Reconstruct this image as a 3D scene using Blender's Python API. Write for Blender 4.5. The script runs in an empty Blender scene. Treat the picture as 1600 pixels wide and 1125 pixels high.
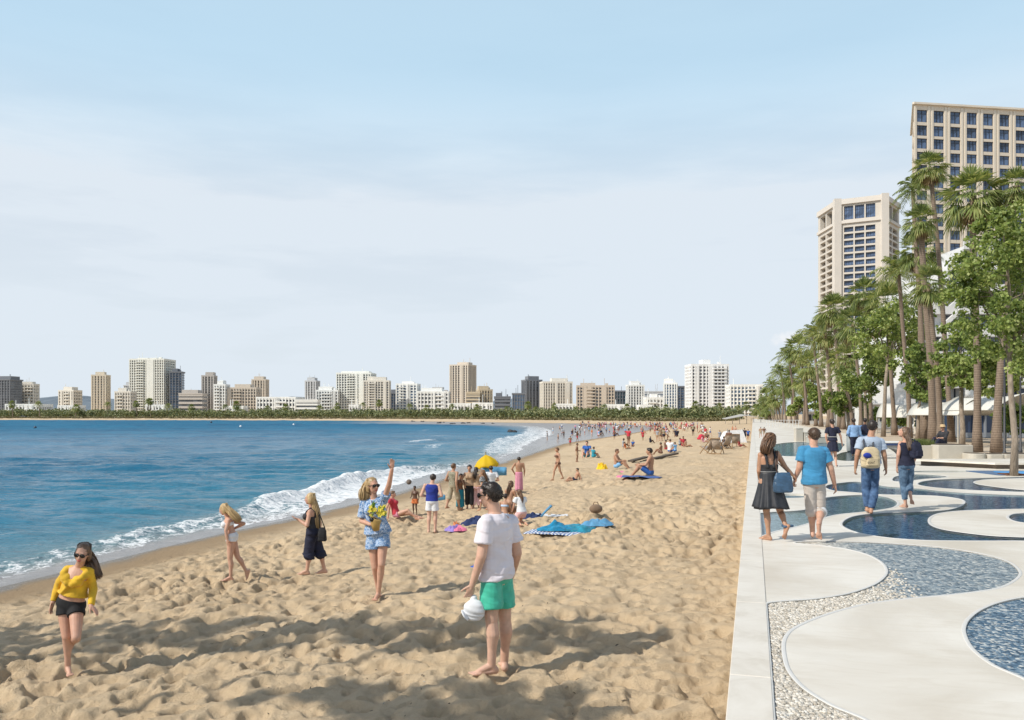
import bpy, bmesh, math, random
import numpy as np
from mathutils import Vector, Matrix
from mathutils.geometry import tessellate_polygon
R = math.radians
SC = bpy.context.scene
COL = SC.collection
random.seed(7)
# ---------------------------------------------------------------- camera
F, CX, HY, CH = 1300.0, 800.0, 647.0, 1.9          # pixels of a 1600 x 1125 frame, eye 1.9 m above the promenade
TH = math.atan((1177.0 - CX) / F)                  # the promenade runs along +Y, the camera looks a little left of it
RV = Vector((math.cos(TH), math.sin(TH), 0)); FV = Vector((-math.sin(TH), math.cos(TH), 0)); UP = Vector((0, 0, 1))
EYE = Vector((0, 0, CH))
cam_d = bpy.data.cameras.new("camera"); cam = bpy.data.objects.new("camera", cam_d); COL.objects.link(cam)
cam.location = EYE; cam.rotation_euler = (R(90), 0, TH)
cam_d.sensor_width = 36; cam_d.lens = F / 1600 * 36; cam_d.shift_y = (HY - 562.5) / 1600
cam_d.clip_start = 0.1; cam_d.clip_end = 20000
SC.camera = cam
# ---------------------------------------------------------------- sky, sun, exposure
SUN_EL, SUN_DIR = R(43), Vector((-0.72, -0.69, 0)).normalized()   # sun stands to the left, a little behind
SKY_K, SUN_K, EXPO = 0.12, 4.1, 0.0
W = bpy.data.worlds.new("World"); SC.world = W; W.use_nodes = True
def build_world():
    nt = W.node_tree; N = nt.nodes; L = nt.links; N.clear()
    out = N.new("ShaderNodeOutputWorld"); bg = N.new("ShaderNodeBackground"); L.new(bg.outputs[0], out.inputs[0])
    sky = N.new("ShaderNodeTexSky"); sky.sky_type = 'NISHITA'; sky.sun_disc = False
    sky.sun_elevation = SUN_EL; sky.sun_rotation = math.atan2(SUN_DIR.x, SUN_DIR.y)
    sky.altitude = 0; sky.air_density = 1.0; sky.dust_density = 1.6; sky.ozone_density = 1.2
    tc = N.new("ShaderNodeTexCoord"); sep = N.new("ShaderNodeSeparateXYZ"); L.new(tc.outputs['Generated'], sep.inputs[0])
    def math_(op, a, b=None, c=None):
        n = N.new("ShaderNodeMath"); n.operation = op
        for i, v in enumerate((a, b, c)):
            if v is None: continue
            if isinstance(v, (int, float)): n.inputs[i].default_value = v
            else: L.new(v, n.inputs[i])
        return n.outputs[0]
    def maprange(v, a, b, c, d):
        n = N.new("ShaderNodeMapRange"); n.interpolation_type = 'SMOOTHSTEP'; L.new(v, n.inputs[0])
        for i, x in enumerate((a, b, c, d)): n.inputs[i + 1].default_value = x
        return n.outputs[0]
    z = sep.outputs[2]
    # thin high cloud: a veil of noise stretched along the horizon
    mp = N.new("ShaderNodeMapping"); mp.inputs['Scale'].default_value = (1.2, 1.2, 7.0); L.new(tc.outputs['Generated'], mp.inputs[0])
    nz = N.new("ShaderNodeTexNoise"); nz.inputs['Scale'].default_value = 1.7; nz.inputs['Detail'].default_value = 6; nz.inputs['Roughness'].default_value = 0.55
    L.new(mp.outputs[0], nz.inputs['Vector'])
    veil = maprange(nz.outputs[0], 0.36, 0.66, 0.0, 0.35)
    low = maprange(z, 0.17, 0.40, 1.0, 0.12)
    base = maprange(z, 0.0, 0.55, 0.90, 0.74)
    fac = math_('ADD', math_('MULTIPLY', veil, low), base); 
    fac = math_('MINIMUM', fac, 0.97)
    fac = math_('MULTIPLY', fac, maprange(z, 0.47, 0.80, 1.0, 0.0))      # the sky overhead is clear and deep
    # one small white cloud low over the palms
    v = (EYE + FV * 1000 + RV * ((1240 - CX) / F * 1000) + UP * ((HY - 527) / F * 1000) - EYE).normalized()
    sub = N.new("ShaderNodeVectorMath"); sub.operation = 'SUBTRACT'; L.new(tc.outputs['Generated'], sub.inputs[0]); sub.inputs[1].default_value = v
    sc_ = N.new("ShaderNodeVectorMath"); sc_.operation = 'MULTIPLY'; L.new(sub.outputs[0], sc_.inputs[0]); sc_.inputs[1].default_value = (1, 1, 2.0)
    ln = N.new("ShaderNodeVectorMath"); ln.operation = 'LENGTH'; L.new(sc_.outputs[0], ln.inputs[0])
    n2 = N.new("ShaderNodeTexNoise"); n2.inputs['Scale'].default_value = 60; n2.inputs['Detail'].default_value = 5; L.new(tc.outputs['Generated'], n2.inputs['Vector'])
    blob = maprange(math_('ADD', ln.outputs['Value'], math_('MULTIPLY', math_('SUBTRACT', n2.outputs[0], 0.5), 0.05)), 0.008, 0.026, 0.8, 0.0)
    mix = N.new("ShaderNodeMix"); mix.data_type = 'RGBA'; L.new(fac, mix.inputs[0]); L.new(sky.outputs[0], mix.inputs[6])
    veilcol = N.new("ShaderNodeMix"); veilcol.data_type = 'RGBA'; L.new(math_('SUBTRACT', maprange(z, 0.20, 0.40, 0, 1), math_('MULTIPLY', veil, low)), veilcol.inputs[0])
    veilcol.inputs[6].default_value = (6.3, 6.95, 7.6, 1); veilcol.inputs[7].default_value = (5.0, 6.95, 8.35, 1); L.new(veilcol.outputs[2], mix.inputs[7])
    m2 = N.new("ShaderNodeMix"); m2.data_type = 'RGBA'; L.new(blob, m2.inputs[0]); L.new(mix.outputs[2], m2.inputs[6]); m2.inputs[7].default_value = (7.9, 7.9, 8.0, 1)
    L.new(m2.outputs[2], bg.inputs[0]); bg.inputs[1].default_value = SKY_K
build_world()
sun_d = bpy.data.lights.new("sun", 'SUN'); sun = bpy.data.objects.new("sun", sun_d); COL.objects.link(sun)
sun_d.energy = SUN_K; sun_d.angle = R(0.5); sun_d.color = (1.0, 0.945, 0.85)
SUNV = (SUN_DIR * math.cos(SUN_EL) + UP * math.sin(SUN_EL))
sun.rotation_euler = (-SUNV).to_track_quat('-Z', 'Y').to_euler()
VS = SC.view_settings; VS.view_transform = 'Standard'; VS.look = 'None'; VS.exposure = EXPO; VS.gamma = 1; VS.use_curve_mapping = False
SC.cycles.max_bounces = 6; SC.cycles.transparent_max_bounces = 12; SC.cycles.caustics_reflective = False; SC.cycles.caustics_refractive = False
SC.cycles.use_denoising = True
# ---------------------------------------------------------------- helpers
def pix(px, py, d): return EYE + FV * d + RV * ((px - CX) / F * d) + UP * ((HY - py) / F * d)
def onz(px, py, z=0.0): return pix(px, py, (CH - z) * F / (py - HY))
def dep(px, d, z=0.0):
    p = EYE + FV * d + RV * ((px - CX) / F * d); p.z = z; return p
def tag(o, label=None, cat=None, group=None, kind=None):
    if label: o['label'] = label
    if cat: o['category'] = cat
    if group: o['group'] = group
    if kind: o['kind'] = kind
    return o
def empty(name, loc, label=None, cat=None, group=None, rz=0.0):
    o = bpy.data.objects.new(name, None); COL.objects.link(o); o.location = loc; o.rotation_euler = (0, 0, rz); o.empty_display_size = 0.2
    return tag(o, label, cat, group)
def link(name, me, m=None, parent=None):
    o = bpy.data.objects.new(name, me); COL.objects.link(o)
    if m is not None and len(me.materials) == 0: me.materials.append(m)
    if parent is not None: o.parent = parent
    return o
def copy_tree(o, parent=None):
    c = o.copy(); COL.objects.link(c)
    if parent is not None: c.parent = parent
    for ch in list(o.children): copy_tree(ch, c)
    return c
def np_mesh(name, V, Fc, smooth=True):
    """V (n,3) array, Fc (m,4) or (m,3) int array"""
    me = bpy.data.meshes.new(name); V = np.asarray(V, np.float32); Fc = np.asarray(Fc, np.int32)
    k = Fc.shape[1]; me.vertices.add(len(V)); me.vertices.foreach_set("co", V.ravel())
    me.loops.add(Fc.size); me.loops.foreach_set("vertex_index", Fc.ravel())
    me.polygons.add(len(Fc)); me.polygons.foreach_set("loop_start", np.arange(0, Fc.size, k, dtype=np.int32))
    me.polygons.foreach_set("use_smooth", np.full(len(Fc), smooth)); me.update(calc_edges=True); me.validate()
    return me
def attr(me, name, vals):
    a = me.attributes.new(name, 'FLOAT', 'POINT'); a.data.foreach_set("value", np.asarray(vals, np.float32))
class MB:
    """collects boxes, tubes, lofts into one mesh"""
    def __init__(s): s.v = []; s.f = []; s.m = []; s.cur = 0; s.mats = []
    def mat(s, m):
        if m not in s.mats: s.mats.append(m)
        s.cur = s.mats.index(m); return s
    def face(s, ids): s.f.append(tuple(ids)); s.m.append(s.cur)
    def poly(s, pts):
        b = len(s.v); s.v += [tuple(p) for p in pts]; s.face(range(b, b + len(pts)))
    def box(s, c, sz, M=None):
        x, y, z = sz[0] / 2, sz[1] / 2, sz[2] / 2; b = len(s.v)
        for k in ((-1, -1, -1), (1, -1, -1), (1, 1, -1), (-1, 1, -1), (-1, -1, 1), (1, -1, 1), (1, 1, 1), (-1, 1, 1)):
            p = Vector((k[0] * x, k[1] * y, k[2] * z))
            if M is not None: p = M @ p
            s.v.append((p.x + c[0], p.y + c[1], p.z + c[2]))
        for q in ((0, 3, 2, 1), (4, 5, 6, 7), (0, 1, 5, 4), (1, 2, 6, 5), (2, 3, 7, 6), (3, 0, 4, 7)): s.face([b + i for i in q])
    def bar(s, a, b, w, h):
        a = Vector(a); b = Vector(b); d = b - a; q = d.to_track_quat('X', 'Z').to_matrix()
        s.box((a + b) / 2, (d.length, w, h), q)
    def loft(s, rings, cap=True):
        """rings: list of lists of points, equal length"""
        n = len(rings[0]); b = len(s.v)
        for r in rings: s.v += [tuple(p) for p in r]
        for i in range(len(rings) - 1):
            for j in range(n):
                k = (j + 1) % n
                s.face((b + i * n + j, b + i * n + k, b + (i + 1) * n + k, b + (i + 1) * n + j))
        if cap:
            s.face([b + j for j in reversed(range(n))]); e = b + (len(rings) - 1) * n; s.face([e + j for j in range(n)])
    def tube(s, pts, rad, n=8, cap=True):
        pts = [Vector(p) for p in pts]; rings = []
        if isinstance(rad, (int, float)): rad = [rad] * len(pts)
        ref = None
        for i, p in enumerate(pts):
            t = (pts[min(i + 1, len(pts) - 1)] - pts[max(i - 1, 0)])
            t = t.normalized() if t.length > 1e-9 else Vector((0, 0, 1))
            if ref is None: ref = Vector((1, 0, 0)) if abs(t.x) < 0.8 else Vector((0, 1, 0))
            u = (ref - t * ref.dot(t)).normalized(); ref = u; w = t.cross(u)
            rings.append([p + (u * math.cos(2 * math.pi * j / n) + w * math.sin(2 * math.pi * j / n)) * rad[i] for j in range(n)])
        s.loft(rings, cap)
    def ell(s, c, ax, M=None, nu=14, nv=9):
        rings = []; c = Vector(c)
        for i in range(nv + 1):
            a = math.pi * (0.02 + 0.96 * i / nv); r = math.sin(a); zz = -math.cos(a); ring = []
            for j in range(nu):
                p = Vector((ax[0] * r * math.cos(2 * math.pi * j / nu), ax[1] * r * math.sin(2 * math.pi * j / nu), ax[2] * zz))
                if M is not None: p = M @ p
                ring.append(c + p)
            rings.append(ring)
        s.loft(rings)
    def mesh(s, name, smooth=False):
        me = bpy.data.meshes.new(name); me.from_pydata(s.v, [], s.f)
        for m in s.mats: me.materials.append(m)
        if len(s.mats) > 1: me.polygons.foreach_set("material_index", s.m)
        if smooth: me.polygons.foreach_set("use_smooth", [True] * len(me.polygons))
        me.update(); return me
    def build(s, name, m=None, parent=None, smooth=False, fix=False):
        me = s.mesh(name, smooth)
        if fix:
            bm = bmesh.new(); bm.from_mesh(me); bmesh.ops.recalc_face_normals(bm, faces=bm.faces); bm.to_mesh(me); bm.free()
        return link(name, me, m, parent)
# noise -----------------------------------------------------------
def _h(ix, iy, seed):
    n = (ix.astype(np.int64) * 374761393 + iy.astype(np.int64) * 668265263 + seed * 1274126177) & 0xffffffff
    n = ((n ^ (n >> 13)) * 1274126177) & 0xffffffff
    return ((n ^ (n >> 16)) & 0xffffff) / float(0xffffff)
def vnoise(x, y, seed=0):
    ix = np.floor(x); iy = np.floor(y); fx = x - ix; fy = y - iy
    fx = fx * fx * fx * (fx * (fx * 6 - 15) + 10); fy = fy * fy * fy * (fy * (fy * 6 - 15) + 10)
    a = _h(ix, iy, seed); b = _h(ix + 1, iy, seed); c = _h(ix, iy + 1, seed); d = _h(ix + 1, iy + 1, seed)
    return (a + (b - a) * fx) * (1 - fy) + (c + (d - c) * fx) * fy - 0.5
def fbm(x, y, seed=0, o=4, g=0.5):
    t = 0; a = 1.0
    for k in range(o):
        t = t + a * vnoise(x * 2 ** k + 17.3 * k, y * 2 ** k - 9.1 * k, seed + k); a *= g
    return t
def pits(x, y, cell, seed, rad, ang=None):
    """jittered dents, returns a field in 0..1"""
    out = np.zeros_like(x); gx = np.floor(x / cell); gy = np.floor(y / cell)
    for dx in (-1, 0, 1):
        for dy in (-1, 0, 1):
            cx = gx + dx; cy = gy + dy
            px = (cx + _h(cx, cy, seed)) * cell; py = (cy + _h(cx, cy, seed + 1)) * cell
            a = _h(cx, cy, seed + 2) * 6.28; r = rad * (0.6 + 0.8 * _h(cx, cy, seed + 3)); w = 0.35 + 0.65 * _h(cx, cy, seed + 4)
            ux = (x - px) * np.cos(a) + (y - py) * np.sin(a); uy = -(x - px) * np.sin(a) + (y - py) * np.cos(a)
            q = (ux / (r * 1.7)) ** 2 + (uy / r) ** 2
            out = np.maximum(out, w * (1.08 * np.exp(-(q * .85) ** 2.2) - .16 * np.exp(-((np.sqrt(q) - 1.5) / .35) ** 2))) 
    return out
# materials -------------------------------------------------------
class NT:
    def __init__(s, name):
        s.m = bpy.data.materials.new(name); s.m.use_nodes = True; s.t = s.m.node_tree; s.N = s.t.nodes; s.L = s.t.links; s.N.clear()
        s.out = s.N.new("ShaderNodeOutputMaterial"); s.b = s.N.new("ShaderNodeBsdfPrincipled"); s.L.new(s.b.outputs[0], s.out.inputs[0])
    def put(s, sock, v):
        if isinstance(v, bpy.types.NodeSocket): s.L.new(v, sock)
        elif isinstance(v, tuple) and len(v) == 3 and sock.type == 'RGBA': sock.default_value = (*v, 1)
        else: sock.default_value = v
    def coord(s, kind='Object', scale=None):
        o = s.N.new("ShaderNodeTexCoord").outputs[kind]
        if scale is not None:
            mp = s.N.new("ShaderNodeMapping"); mp.inputs['Scale'].default_value = scale; s.L.new(o, mp.inputs[0]); o = mp.outputs[0]
        return o
    def pos(s, scale=None):
        o = s.N.new("ShaderNodeNewGeometry").outputs['Position']
        if scale is not None:
            mp = s.N.new("ShaderNodeMapping"); mp.inputs['Scale'].default_value = scale; s.L.new(o, mp.inputs[0]); o = mp.outputs[0]
        return o
    def noise(s, co, scale, detail=4, rough=0.55, dist=0.0):
        n = s.N.new("ShaderNodeTexNoise"); s.L.new(co, n.inputs['Vector']); n.inputs['Scale'].default_value = scale
        n.inputs['Detail'].default_value = detail; n.inputs['Roughness'].default_value = rough; n.inputs['Distortion'].default_value = dist
        return n.outputs[0]
    def voro(s, co, scale, out='Distance', feature='F1', rnd=1.0):
        n = s.N.new("ShaderNodeTexVoronoi"); n.feature = feature; s.L.new(co, n.inputs['Vector']); n.inputs['Scale'].default_value = scale; n.inputs['Randomness'].default_value = rnd
        return n.outputs[out]
    def wave(s, co, scale, dist=2.0, prof='SIN', dirn='X'):
        n = s.N.new("ShaderNodeTexWave"); n.wave_profile = prof; n.bands_direction = dirn; s.L.new(co, n.inputs['Vector']); n.inputs['Scale'].default_value = scale; n.inputs['Distortion'].default_value = dist
        return n.outputs[1]
    def ramp(s, v, stops, interp='LINEAR'):
        n = s.N.new("ShaderNodeValToRGB"); n.color_ramp.interpolation = interp; e = n.color_ramp.elements
        while len(e) < len(stops): e.new(0.5)
        for el, (p, c) in zip(e, stops): el.position = p; el.color = (*c, 1) if len(c) == 3 else c
        s.L.new(v, n.inputs[0]); return n.outputs[0]
    def mr(s, v, a, b, c=0.0, d=1.0):
        n = s.N.new("ShaderNodeMapRange"); n.interpolation_type = 'SMOOTHSTEP'; s.L.new(v, n.inputs[0])
        for i, x in enumerate((a, b, c, d)): n.inputs[i + 1].default_value = x
        return n.outputs[0]
    def math(s, op, a, b=None):
        n = s.N.new("ShaderNodeMath"); n.operation = op; s.put(n.inputs[0], a)
        if b is not None: s.put(n.inputs[1], b)
        return n.outputs[0]
    def mix(s, f, a, b, blend='MIX'):
        n = s.N.new("ShaderNodeMix"); n.data_type = 'RGBA'; n.blend_type = blend; s.put(n.inputs[0], f); s.put(n.inputs[6], a); s.put(n.inputs[7], b); return n.outputs[2]
    def attr(s, name):
        n = s.N.new("ShaderNodeAttribute"); n.attribute_name = name; return n.outputs['Fac']
    def rnd(s): return s.N.new("ShaderNodeObjectInfo").outputs['Random']
    def bump(s, h, strength=0.3, dist=0.02, prev=None):
        n = s.N.new("ShaderNodeBump"); n.inputs['Strength'].default_value = strength; n.inputs['Distance'].default_value = dist; s.L.new(h, n.inputs['Height'])
        if prev is not None: s.L.new(prev, n.inputs['Normal'])
        return n.outputs[0]
    def done(s, color=None, rough=None, normal=None, spec=None, **kw):
        if color is not None: s.put(s.b.inputs['Base Color'], color)
        if rough is not None: s.put(s.b.inputs['Roughness'], rough)
        if normal is not None: s.L.new(normal, s.b.inputs['Normal'])
        if spec is not None: s.put(s.b.inputs['Specular IOR Level'], spec)
        for k, v in kw.items(): s.put(s.b.inputs[k.replace('_', ' ')], v)
        return s.m
def stone(name, c, vary=0.12, scale=1.5, rough=0.8, bump=0.15, world=True, fine=40):
    t = NT(name); co = t.pos() if world else t.coord()
    n1 = t.noise(co, scale, 5, 0.6); n2 = t.noise(co, scale * fine, 3)
    a = tuple(max(0, x * (1 - vary)) for x in c); b = tuple(min(1, x * (1 + vary)) for x in c)
    col = t.ramp(n1, [(0.3, a), (0.7, b)])
    col = t.mix(0.25, col, t.ramp(n2, [(0.3, tuple(x * 0.8 for x in c)), (0.7, b)]))
    return t.done(col, rough, t.bump(n2, bump, 0.01))
def cloth(name, c, vary=0.1, rough=0.85, scale=9.0, c2=None):
    t = NT(name); co = t.coord(); n1 = t.noise(co, scale, 3); w = t.noise(t.coord('Object', (400, 400, 400)), 1.0, 1)
    a = tuple(x * (1 - vary) for x in c); b = c2 or tuple(min(1, x * (1 + vary)) for x in c)
    return t.done(t.ramp(n1, [(0.35, a), (0.65, b)]), rough, t.bump(w, 0.08, 0.002), Sheen_Weight=0.15 if max(c) > .1 else 0.0)
def plain(name, c, rough=0.5, metal=0.0, spec=None, vary=0.06):
    t = NT(name); n = t.noise(t.coord(), 6.0, 3)
    return t.done(t.ramp(n, [(0.3, tuple(x * (1 - vary) for x in c)), (0.7, tuple(min(1, x * (1 + vary)) for x in c))]), rough, None, spec, Metallic=metal)
# ================================================================ terrain
SEA = -1.42
WLINE = [(-12.6, -60), (-13.2, -20), (-13.6, 0), (-13.9, 12.6), (-14.3, 20), (-14.0, 25), (-14.4, 31), (-15.4, 41), (-16.6, 55), (-18.4, 71), (-21, 93), (-20.5, 121), (-20.5, 160),
         (-23, 200), (-28, 235), (-42, 268), (-70, 292), (-105, 318), (-140, 346), (-176, 371), (-240, 384), (-413, 378), (-700, 335), (-1100, 230), (-1500, 60)]
_wl = np.array(WLINE, float)
# smooth the corners of the waterline
for _ in range(2):
    q = [_wl[0]]
    for a, b in zip(_wl[:-1], _wl[1:]): q += [a * .75 + b * .25, a * .25 + b * .75]
    _wl = np.array(q + [_wl[-1]])
WPOLY = np.vstack([_wl, [(-1500, -800), (-100, -800)]])
def shore(x, y):
    """signed distance to the waterline, positive on land"""
    x = np.asarray(x, float); y = np.asarray(y, float); d2 = np.full(x.shape, 1e18)
    for a, b in zip(_wl[:-1], _wl[1:]):
        e = b - a; L = e @ e
        t = np.clip(((x - a[0]) * e[0] + (y - a[1]) * e[1]) / L, 0, 1)
        d2 = np.minimum(d2, (x - a[0] - t * e[0]) ** 2 + (y - a[1] - t * e[1]) ** 2)
    ins = np.zeros(x.shape, bool); n = len(WPOLY)
    for i in range(n):
        a = WPOLY[i]; b = WPOLY[(i + 1) % n]
        if a[1] == b[1]: continue
        c = ((a[1] > y) != (b[1] > y)) & (x < (b[0] - a[0]) * (y - a[1]) / (b[1] - a[1]) + a[0])
        ins ^= c
    return np.where(ins, -1, 1) * np.sqrt(d2)
def land_z(s, x, y):
    near = np.interp(s, [-60, -12, -2, 0, 1.5, 5.4, 9, 11.4, 13.4, 18, 40, 90], [-6, -2.2, -1.62, SEA, -1.33, -1.02, -.70, -.54, -.44, -.40, -.2, .3])
    far = np.interp(s, [-60, -12, 0, 10, 30, 60, 200], [-6, -2.2, SEA, -0.9, -0.2, 0.4, 1.2])
    t = np.clip((y - 200) / 80, 0, 1)
    return near * (1 - t) + far * t
def relief(x, y, s, r):
    nf = 1 / (1 + (r / 34.0) ** 3)
    x = x + .05 * fbm(x / .22, y / .22, 201, 2); y = y + .05 * fbm(x / .22, y / .22, 207, 2)
    dry = np.clip((s - 1.2) / 2.2, 0, 1); fade = 1 / (1 + (r / 60.0) ** 2)
    z = 0.13 * fbm(x / 1.5, y / 1.5, 3, 3) + 0.08 * fbm(x / .42, y / .42, 11, 3)
    z = z - nf * (0.17 * pits(x, y, 0.40, 21, 0.10) + 0.12 * pits(x + 7, y - 3, 0.30, 31, 0.065) + .08 * pits(x - 5, y + 9, 0.27, 141, 0.045))
    z = z + 0.07 * np.abs(fbm(x / .3 + 3, y / .3, 51, 3)) - .045 * np.abs(fbm(x / .13 + 9, y / .13, 57, 2)) * nf + .02 * fbm(x / .06, y / .06, 59, 2) / (1 + (r / 16.0) ** 4)
    clump = np.clip(0.75 + 1.3 * vnoise(x / 3.1, y / 3.1, 77), 0.35, 1.3)
    return 1.3 * z * dry * (0.35 + 0.65 * fade) * clump + 0.02 * fbm(x / 4, y / 4, 5, 2) * np.clip(s / 2, 0, 1)
def sand_z(x, y):
    xa = np.array([float(x)]); ya = np.array([float(y)]); s = shore(xa, ya)
    return float((land_z(s, xa, ya) + relief(xa, ya, s, np.hypot(xa, ya)))[0])
def sand_at(px, py):
    """where the sight line of a pixel meets the sand"""
    lo, hi = 3.0, 900.0
    ds = np.concatenate([np.arange(4, 60, .02), np.arange(60, 420, .25)])
    X = FV.x * ds + RV.x * (px - CX) / F * ds; Y = FV.y * ds + RV.y * (px - CX) / F * ds; Z = CH - (py - HY) / F * ds
    s = shore(X, Y); g = np.maximum(land_z(s, X, Y), SEA)
    i = int(np.argmax(Z < g)); p = Vector((X[i], Y[i], 0)); p.z = max(sand_z(p.x, p.y), SEA) if s[i] > 0 else g[i]
    return p
def polar(a0, a1, na, radii):
    A = np.linspace(R(a0), R(a1), na); RR, AA = np.meshgrid(radii, A, indexing='ij')
    x = -np.sin(AA) * RR; y = np.cos(AA) * RR; nr = len(radii)
    i = np.arange(nr - 1)[:, None] * na + np.arange(na - 1)[None, :]
    f = np.stack([i, i + 1, i + na + 1, i + na], -1).reshape(-1, 4)[:, ::-1]
    return x.ravel(), y.ravel(), RR.ravel(), f
def geom(r0, r1, q):
    n = int(math.log(r1 / r0) / math.log(1 + q)); return r0 * (r1 / r0) ** (np.arange(n + 1) / n)
def mat_sand():
    t = NT("sand"); p = t.pos(); s = t.attr('shore')
    n1 = t.noise(p, 0.35, 5, 0.6); n2 = t.noise(p, 3.0, 6, 0.65); n3 = t.noise(p, 60, 4, 0.7); n4 = t.noise(p, 900, 2)
    c = t.ramp(n1, [(0.3, (0.53, 0.395, 0.245)), (0.7, (0.65, 0.505, 0.33))])
    c = t.mix(t.mr(n2, 0.35, 0.7, 0.0, 0.5), c, (0.50, 0.365, 0.225))
    c = t.mix(0.3, c, t.ramp(n4, [(0.3, (0.36, 0.26, 0.16)), (0.7, (0.82, 0.655, 0.45))]))
    deb = t.math('MULTIPLY', t.mr(n3, 0.62, 0.72), t.mr(t.noise(p, 1.1, 3), 0.52, 0.66))      # crumbs of dried weed
    c = t.mix(t.math('MULTIPLY', deb, 0.75), c, (0.10, 0.075, 0.05))
    wet = t.math('ADD', s, t.math('MULTIPLY', t.math('SUBTRACT', t.noise(p, 0.6, 4), 0.5), 1.6))
    wf = t.mr(wet, 0.9, 2.6, 1.0, 0.0); sh = t.mr(wet, 0.15, 0.8, 1.0, 0.0)
    c = t.mix(t.math('MULTIPLY', wf, 0.85), c, (0.30, 0.205, 0.115)); c = t.mix(sh, c, (0.20, 0.165, 0.125))
    rough = t.math('SUBTRACT', 0.92, t.math('MULTIPLY', sh, 0.74))
    n5 = t.noise(p, 11, 6, .72, .4); b = t.bump(n5, .7, .07); b = t.bump(n3, 0.6, 0.03, b); b = t.bump(n4, 0.4, 0.004, b)
    return t.done(c, rough, b, 0.25)
def build_beach():
    rad = np.concatenate([geom(1.2, 4.5, .012)[:-1], geom(4.5, 26, .0031)[:-1], geom(26, 60, .0048)[:-1], geom(60, 150, .009)[:-1], geom(150, 2500, .03)])
    x, y, r, f = polar(-14, 114, 1000, rad)
    s = shore(x, y); z = land_z(s, x, y) + relief(x, y, s, r)
    under = (x > -0.12) & (y < 338); z = np.where(under, np.minimum(z, -0.55), z)
    me = np_mesh("beach", np.stack([x, y, z], 1), f); attr(me, "shore", s)
    tag(link("beach_sand", me, mat_sand()), kind='structure')
    g = MB(); g.poly([(-9000, -3000, -6.5), (9000, -3000, -6.5), (9000, 12000, -6.5), (-9000, 12000, -6.5)])
    tag(g.build("ground", stone("ground", (0.34, 0.27, 0.18), scale=0.05)), kind='structure')
build_beach()
# ================================================================ sea
def mat_sea():
    t = NT("sea_water"); p = t.pos(); s = t.attr('film'); cov = t.attr('foam')
    far = t.attr('range')
    a = Matrix.Rotation(-TH, 4, 'Z')
    mp = t.N.new("ShaderNodeMapping"); mp.vector_type = 'POINT'; mp.inputs['Rotation'].default_value = (0, 0, -TH); t.L.new(p, mp.inputs[0])
    def sc(x, y):
        m = t.N.new("ShaderNodeMapping"); m.inputs['Scale'].default_value = (x, y, 1); t.L.new(mp.outputs[0], m.inputs[0]); return m.outputs[0]
    w1 = t.noise(sc(.9, 2.6), 1.0, 5, 0.6, 0.4); w2 = t.noise(sc(.16, .55), 1.0, 5, 0.62, 0.3); w3 = t.noise(sc(.02, .11), 1.0, 4, 0.6)
    w0 = t.noise(sc(4, 9), 1.0, 4, 0.6)
    deep = t.mix(t.mr(w3, 0.35, 0.65), (0.001, 0.082, 0.172), (0.005, 0.145, 0.262))
    deep = t.mix(t.mr(w2, 0.40, 0.68, 0, 0.55), deep, (0.012, 0.14, 0.26))
    shal = t.attr('shallow')
    c = t.mix(shal, deep, (0.04, 0.19, 0.27))
    c = t.mix(t.attr('murk'), c, (0.20, 0.24, 0.22))
    c = t.mix(s, c, (0.30, 0.285, 0.275))
    # foam: broken lace where the cover is thin, solid where it is thick
    fn = t.noise(p, 1.6, 8, 0.68, 0.8); 
    wv = t.N.new("ShaderNodeVectorMath"); wv.operation = 'ADD'; nn = t.N.new("ShaderNodeTexNoise"); nn.inputs['Scale'].default_value = 2.2; nn.inputs['Detail'].default_value = 5; t.L.new(p, nn.inputs['Vector'])
    t.L.new(p, wv.inputs[0]); t.L.new(nn.outputs[1], wv.inputs[1]); fl = t.voro(wv.outputs[0], 3.4, 'Distance', 'DISTANCE_TO_EDGE')
    lace = t.math('ADD', t.math('MULTIPLY', fn, 0.9), t.math('MULTIPLY', t.mr(fl, 0.0, 0.20, 0.15, 0.0), 1.0))
    fm = t.mr(t.math('ADD', lace, cov), .98, 1.2)
    caps = t.math('MULTIPLY', t.mr(t.noise(sc(.35, 1.5), 1.0, 6, 0.7), 0.73, 0.78), 0.35)
    fm = t.math('MAXIMUM', fm, caps)
    c = t.mix(fm, c, (0.78, 0.79, 0.79))
    rough = t.math('ADD', t.math('MULTIPLY', fm, 0.6), t.mr(far, 25, 260, 0.12, 0.48))
    b = t.bump(w0, 0.40, 0.04); b = t.bump(w1, 0.75, 0.22, b); b = t.bump(w2, 0.6, 0.9, b)
    flat = t.N.new("ShaderNodeNewGeometry").outputs['Normal']
    nm = t.N.new("ShaderNodeMix"); nm.data_type = 'VECTOR'; t.L.new(t.math('MULTIPLY', s, 0.9), nm.inputs[0]); t.L.new(b, nm.inputs[4]); t.L.new(flat, nm.inputs[5])
    fb = t.bump(fn, 0.5, 0.12, nm.outputs[1])
    return t.done(c, rough, fb, 0.11, IOR=1.33)
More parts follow.
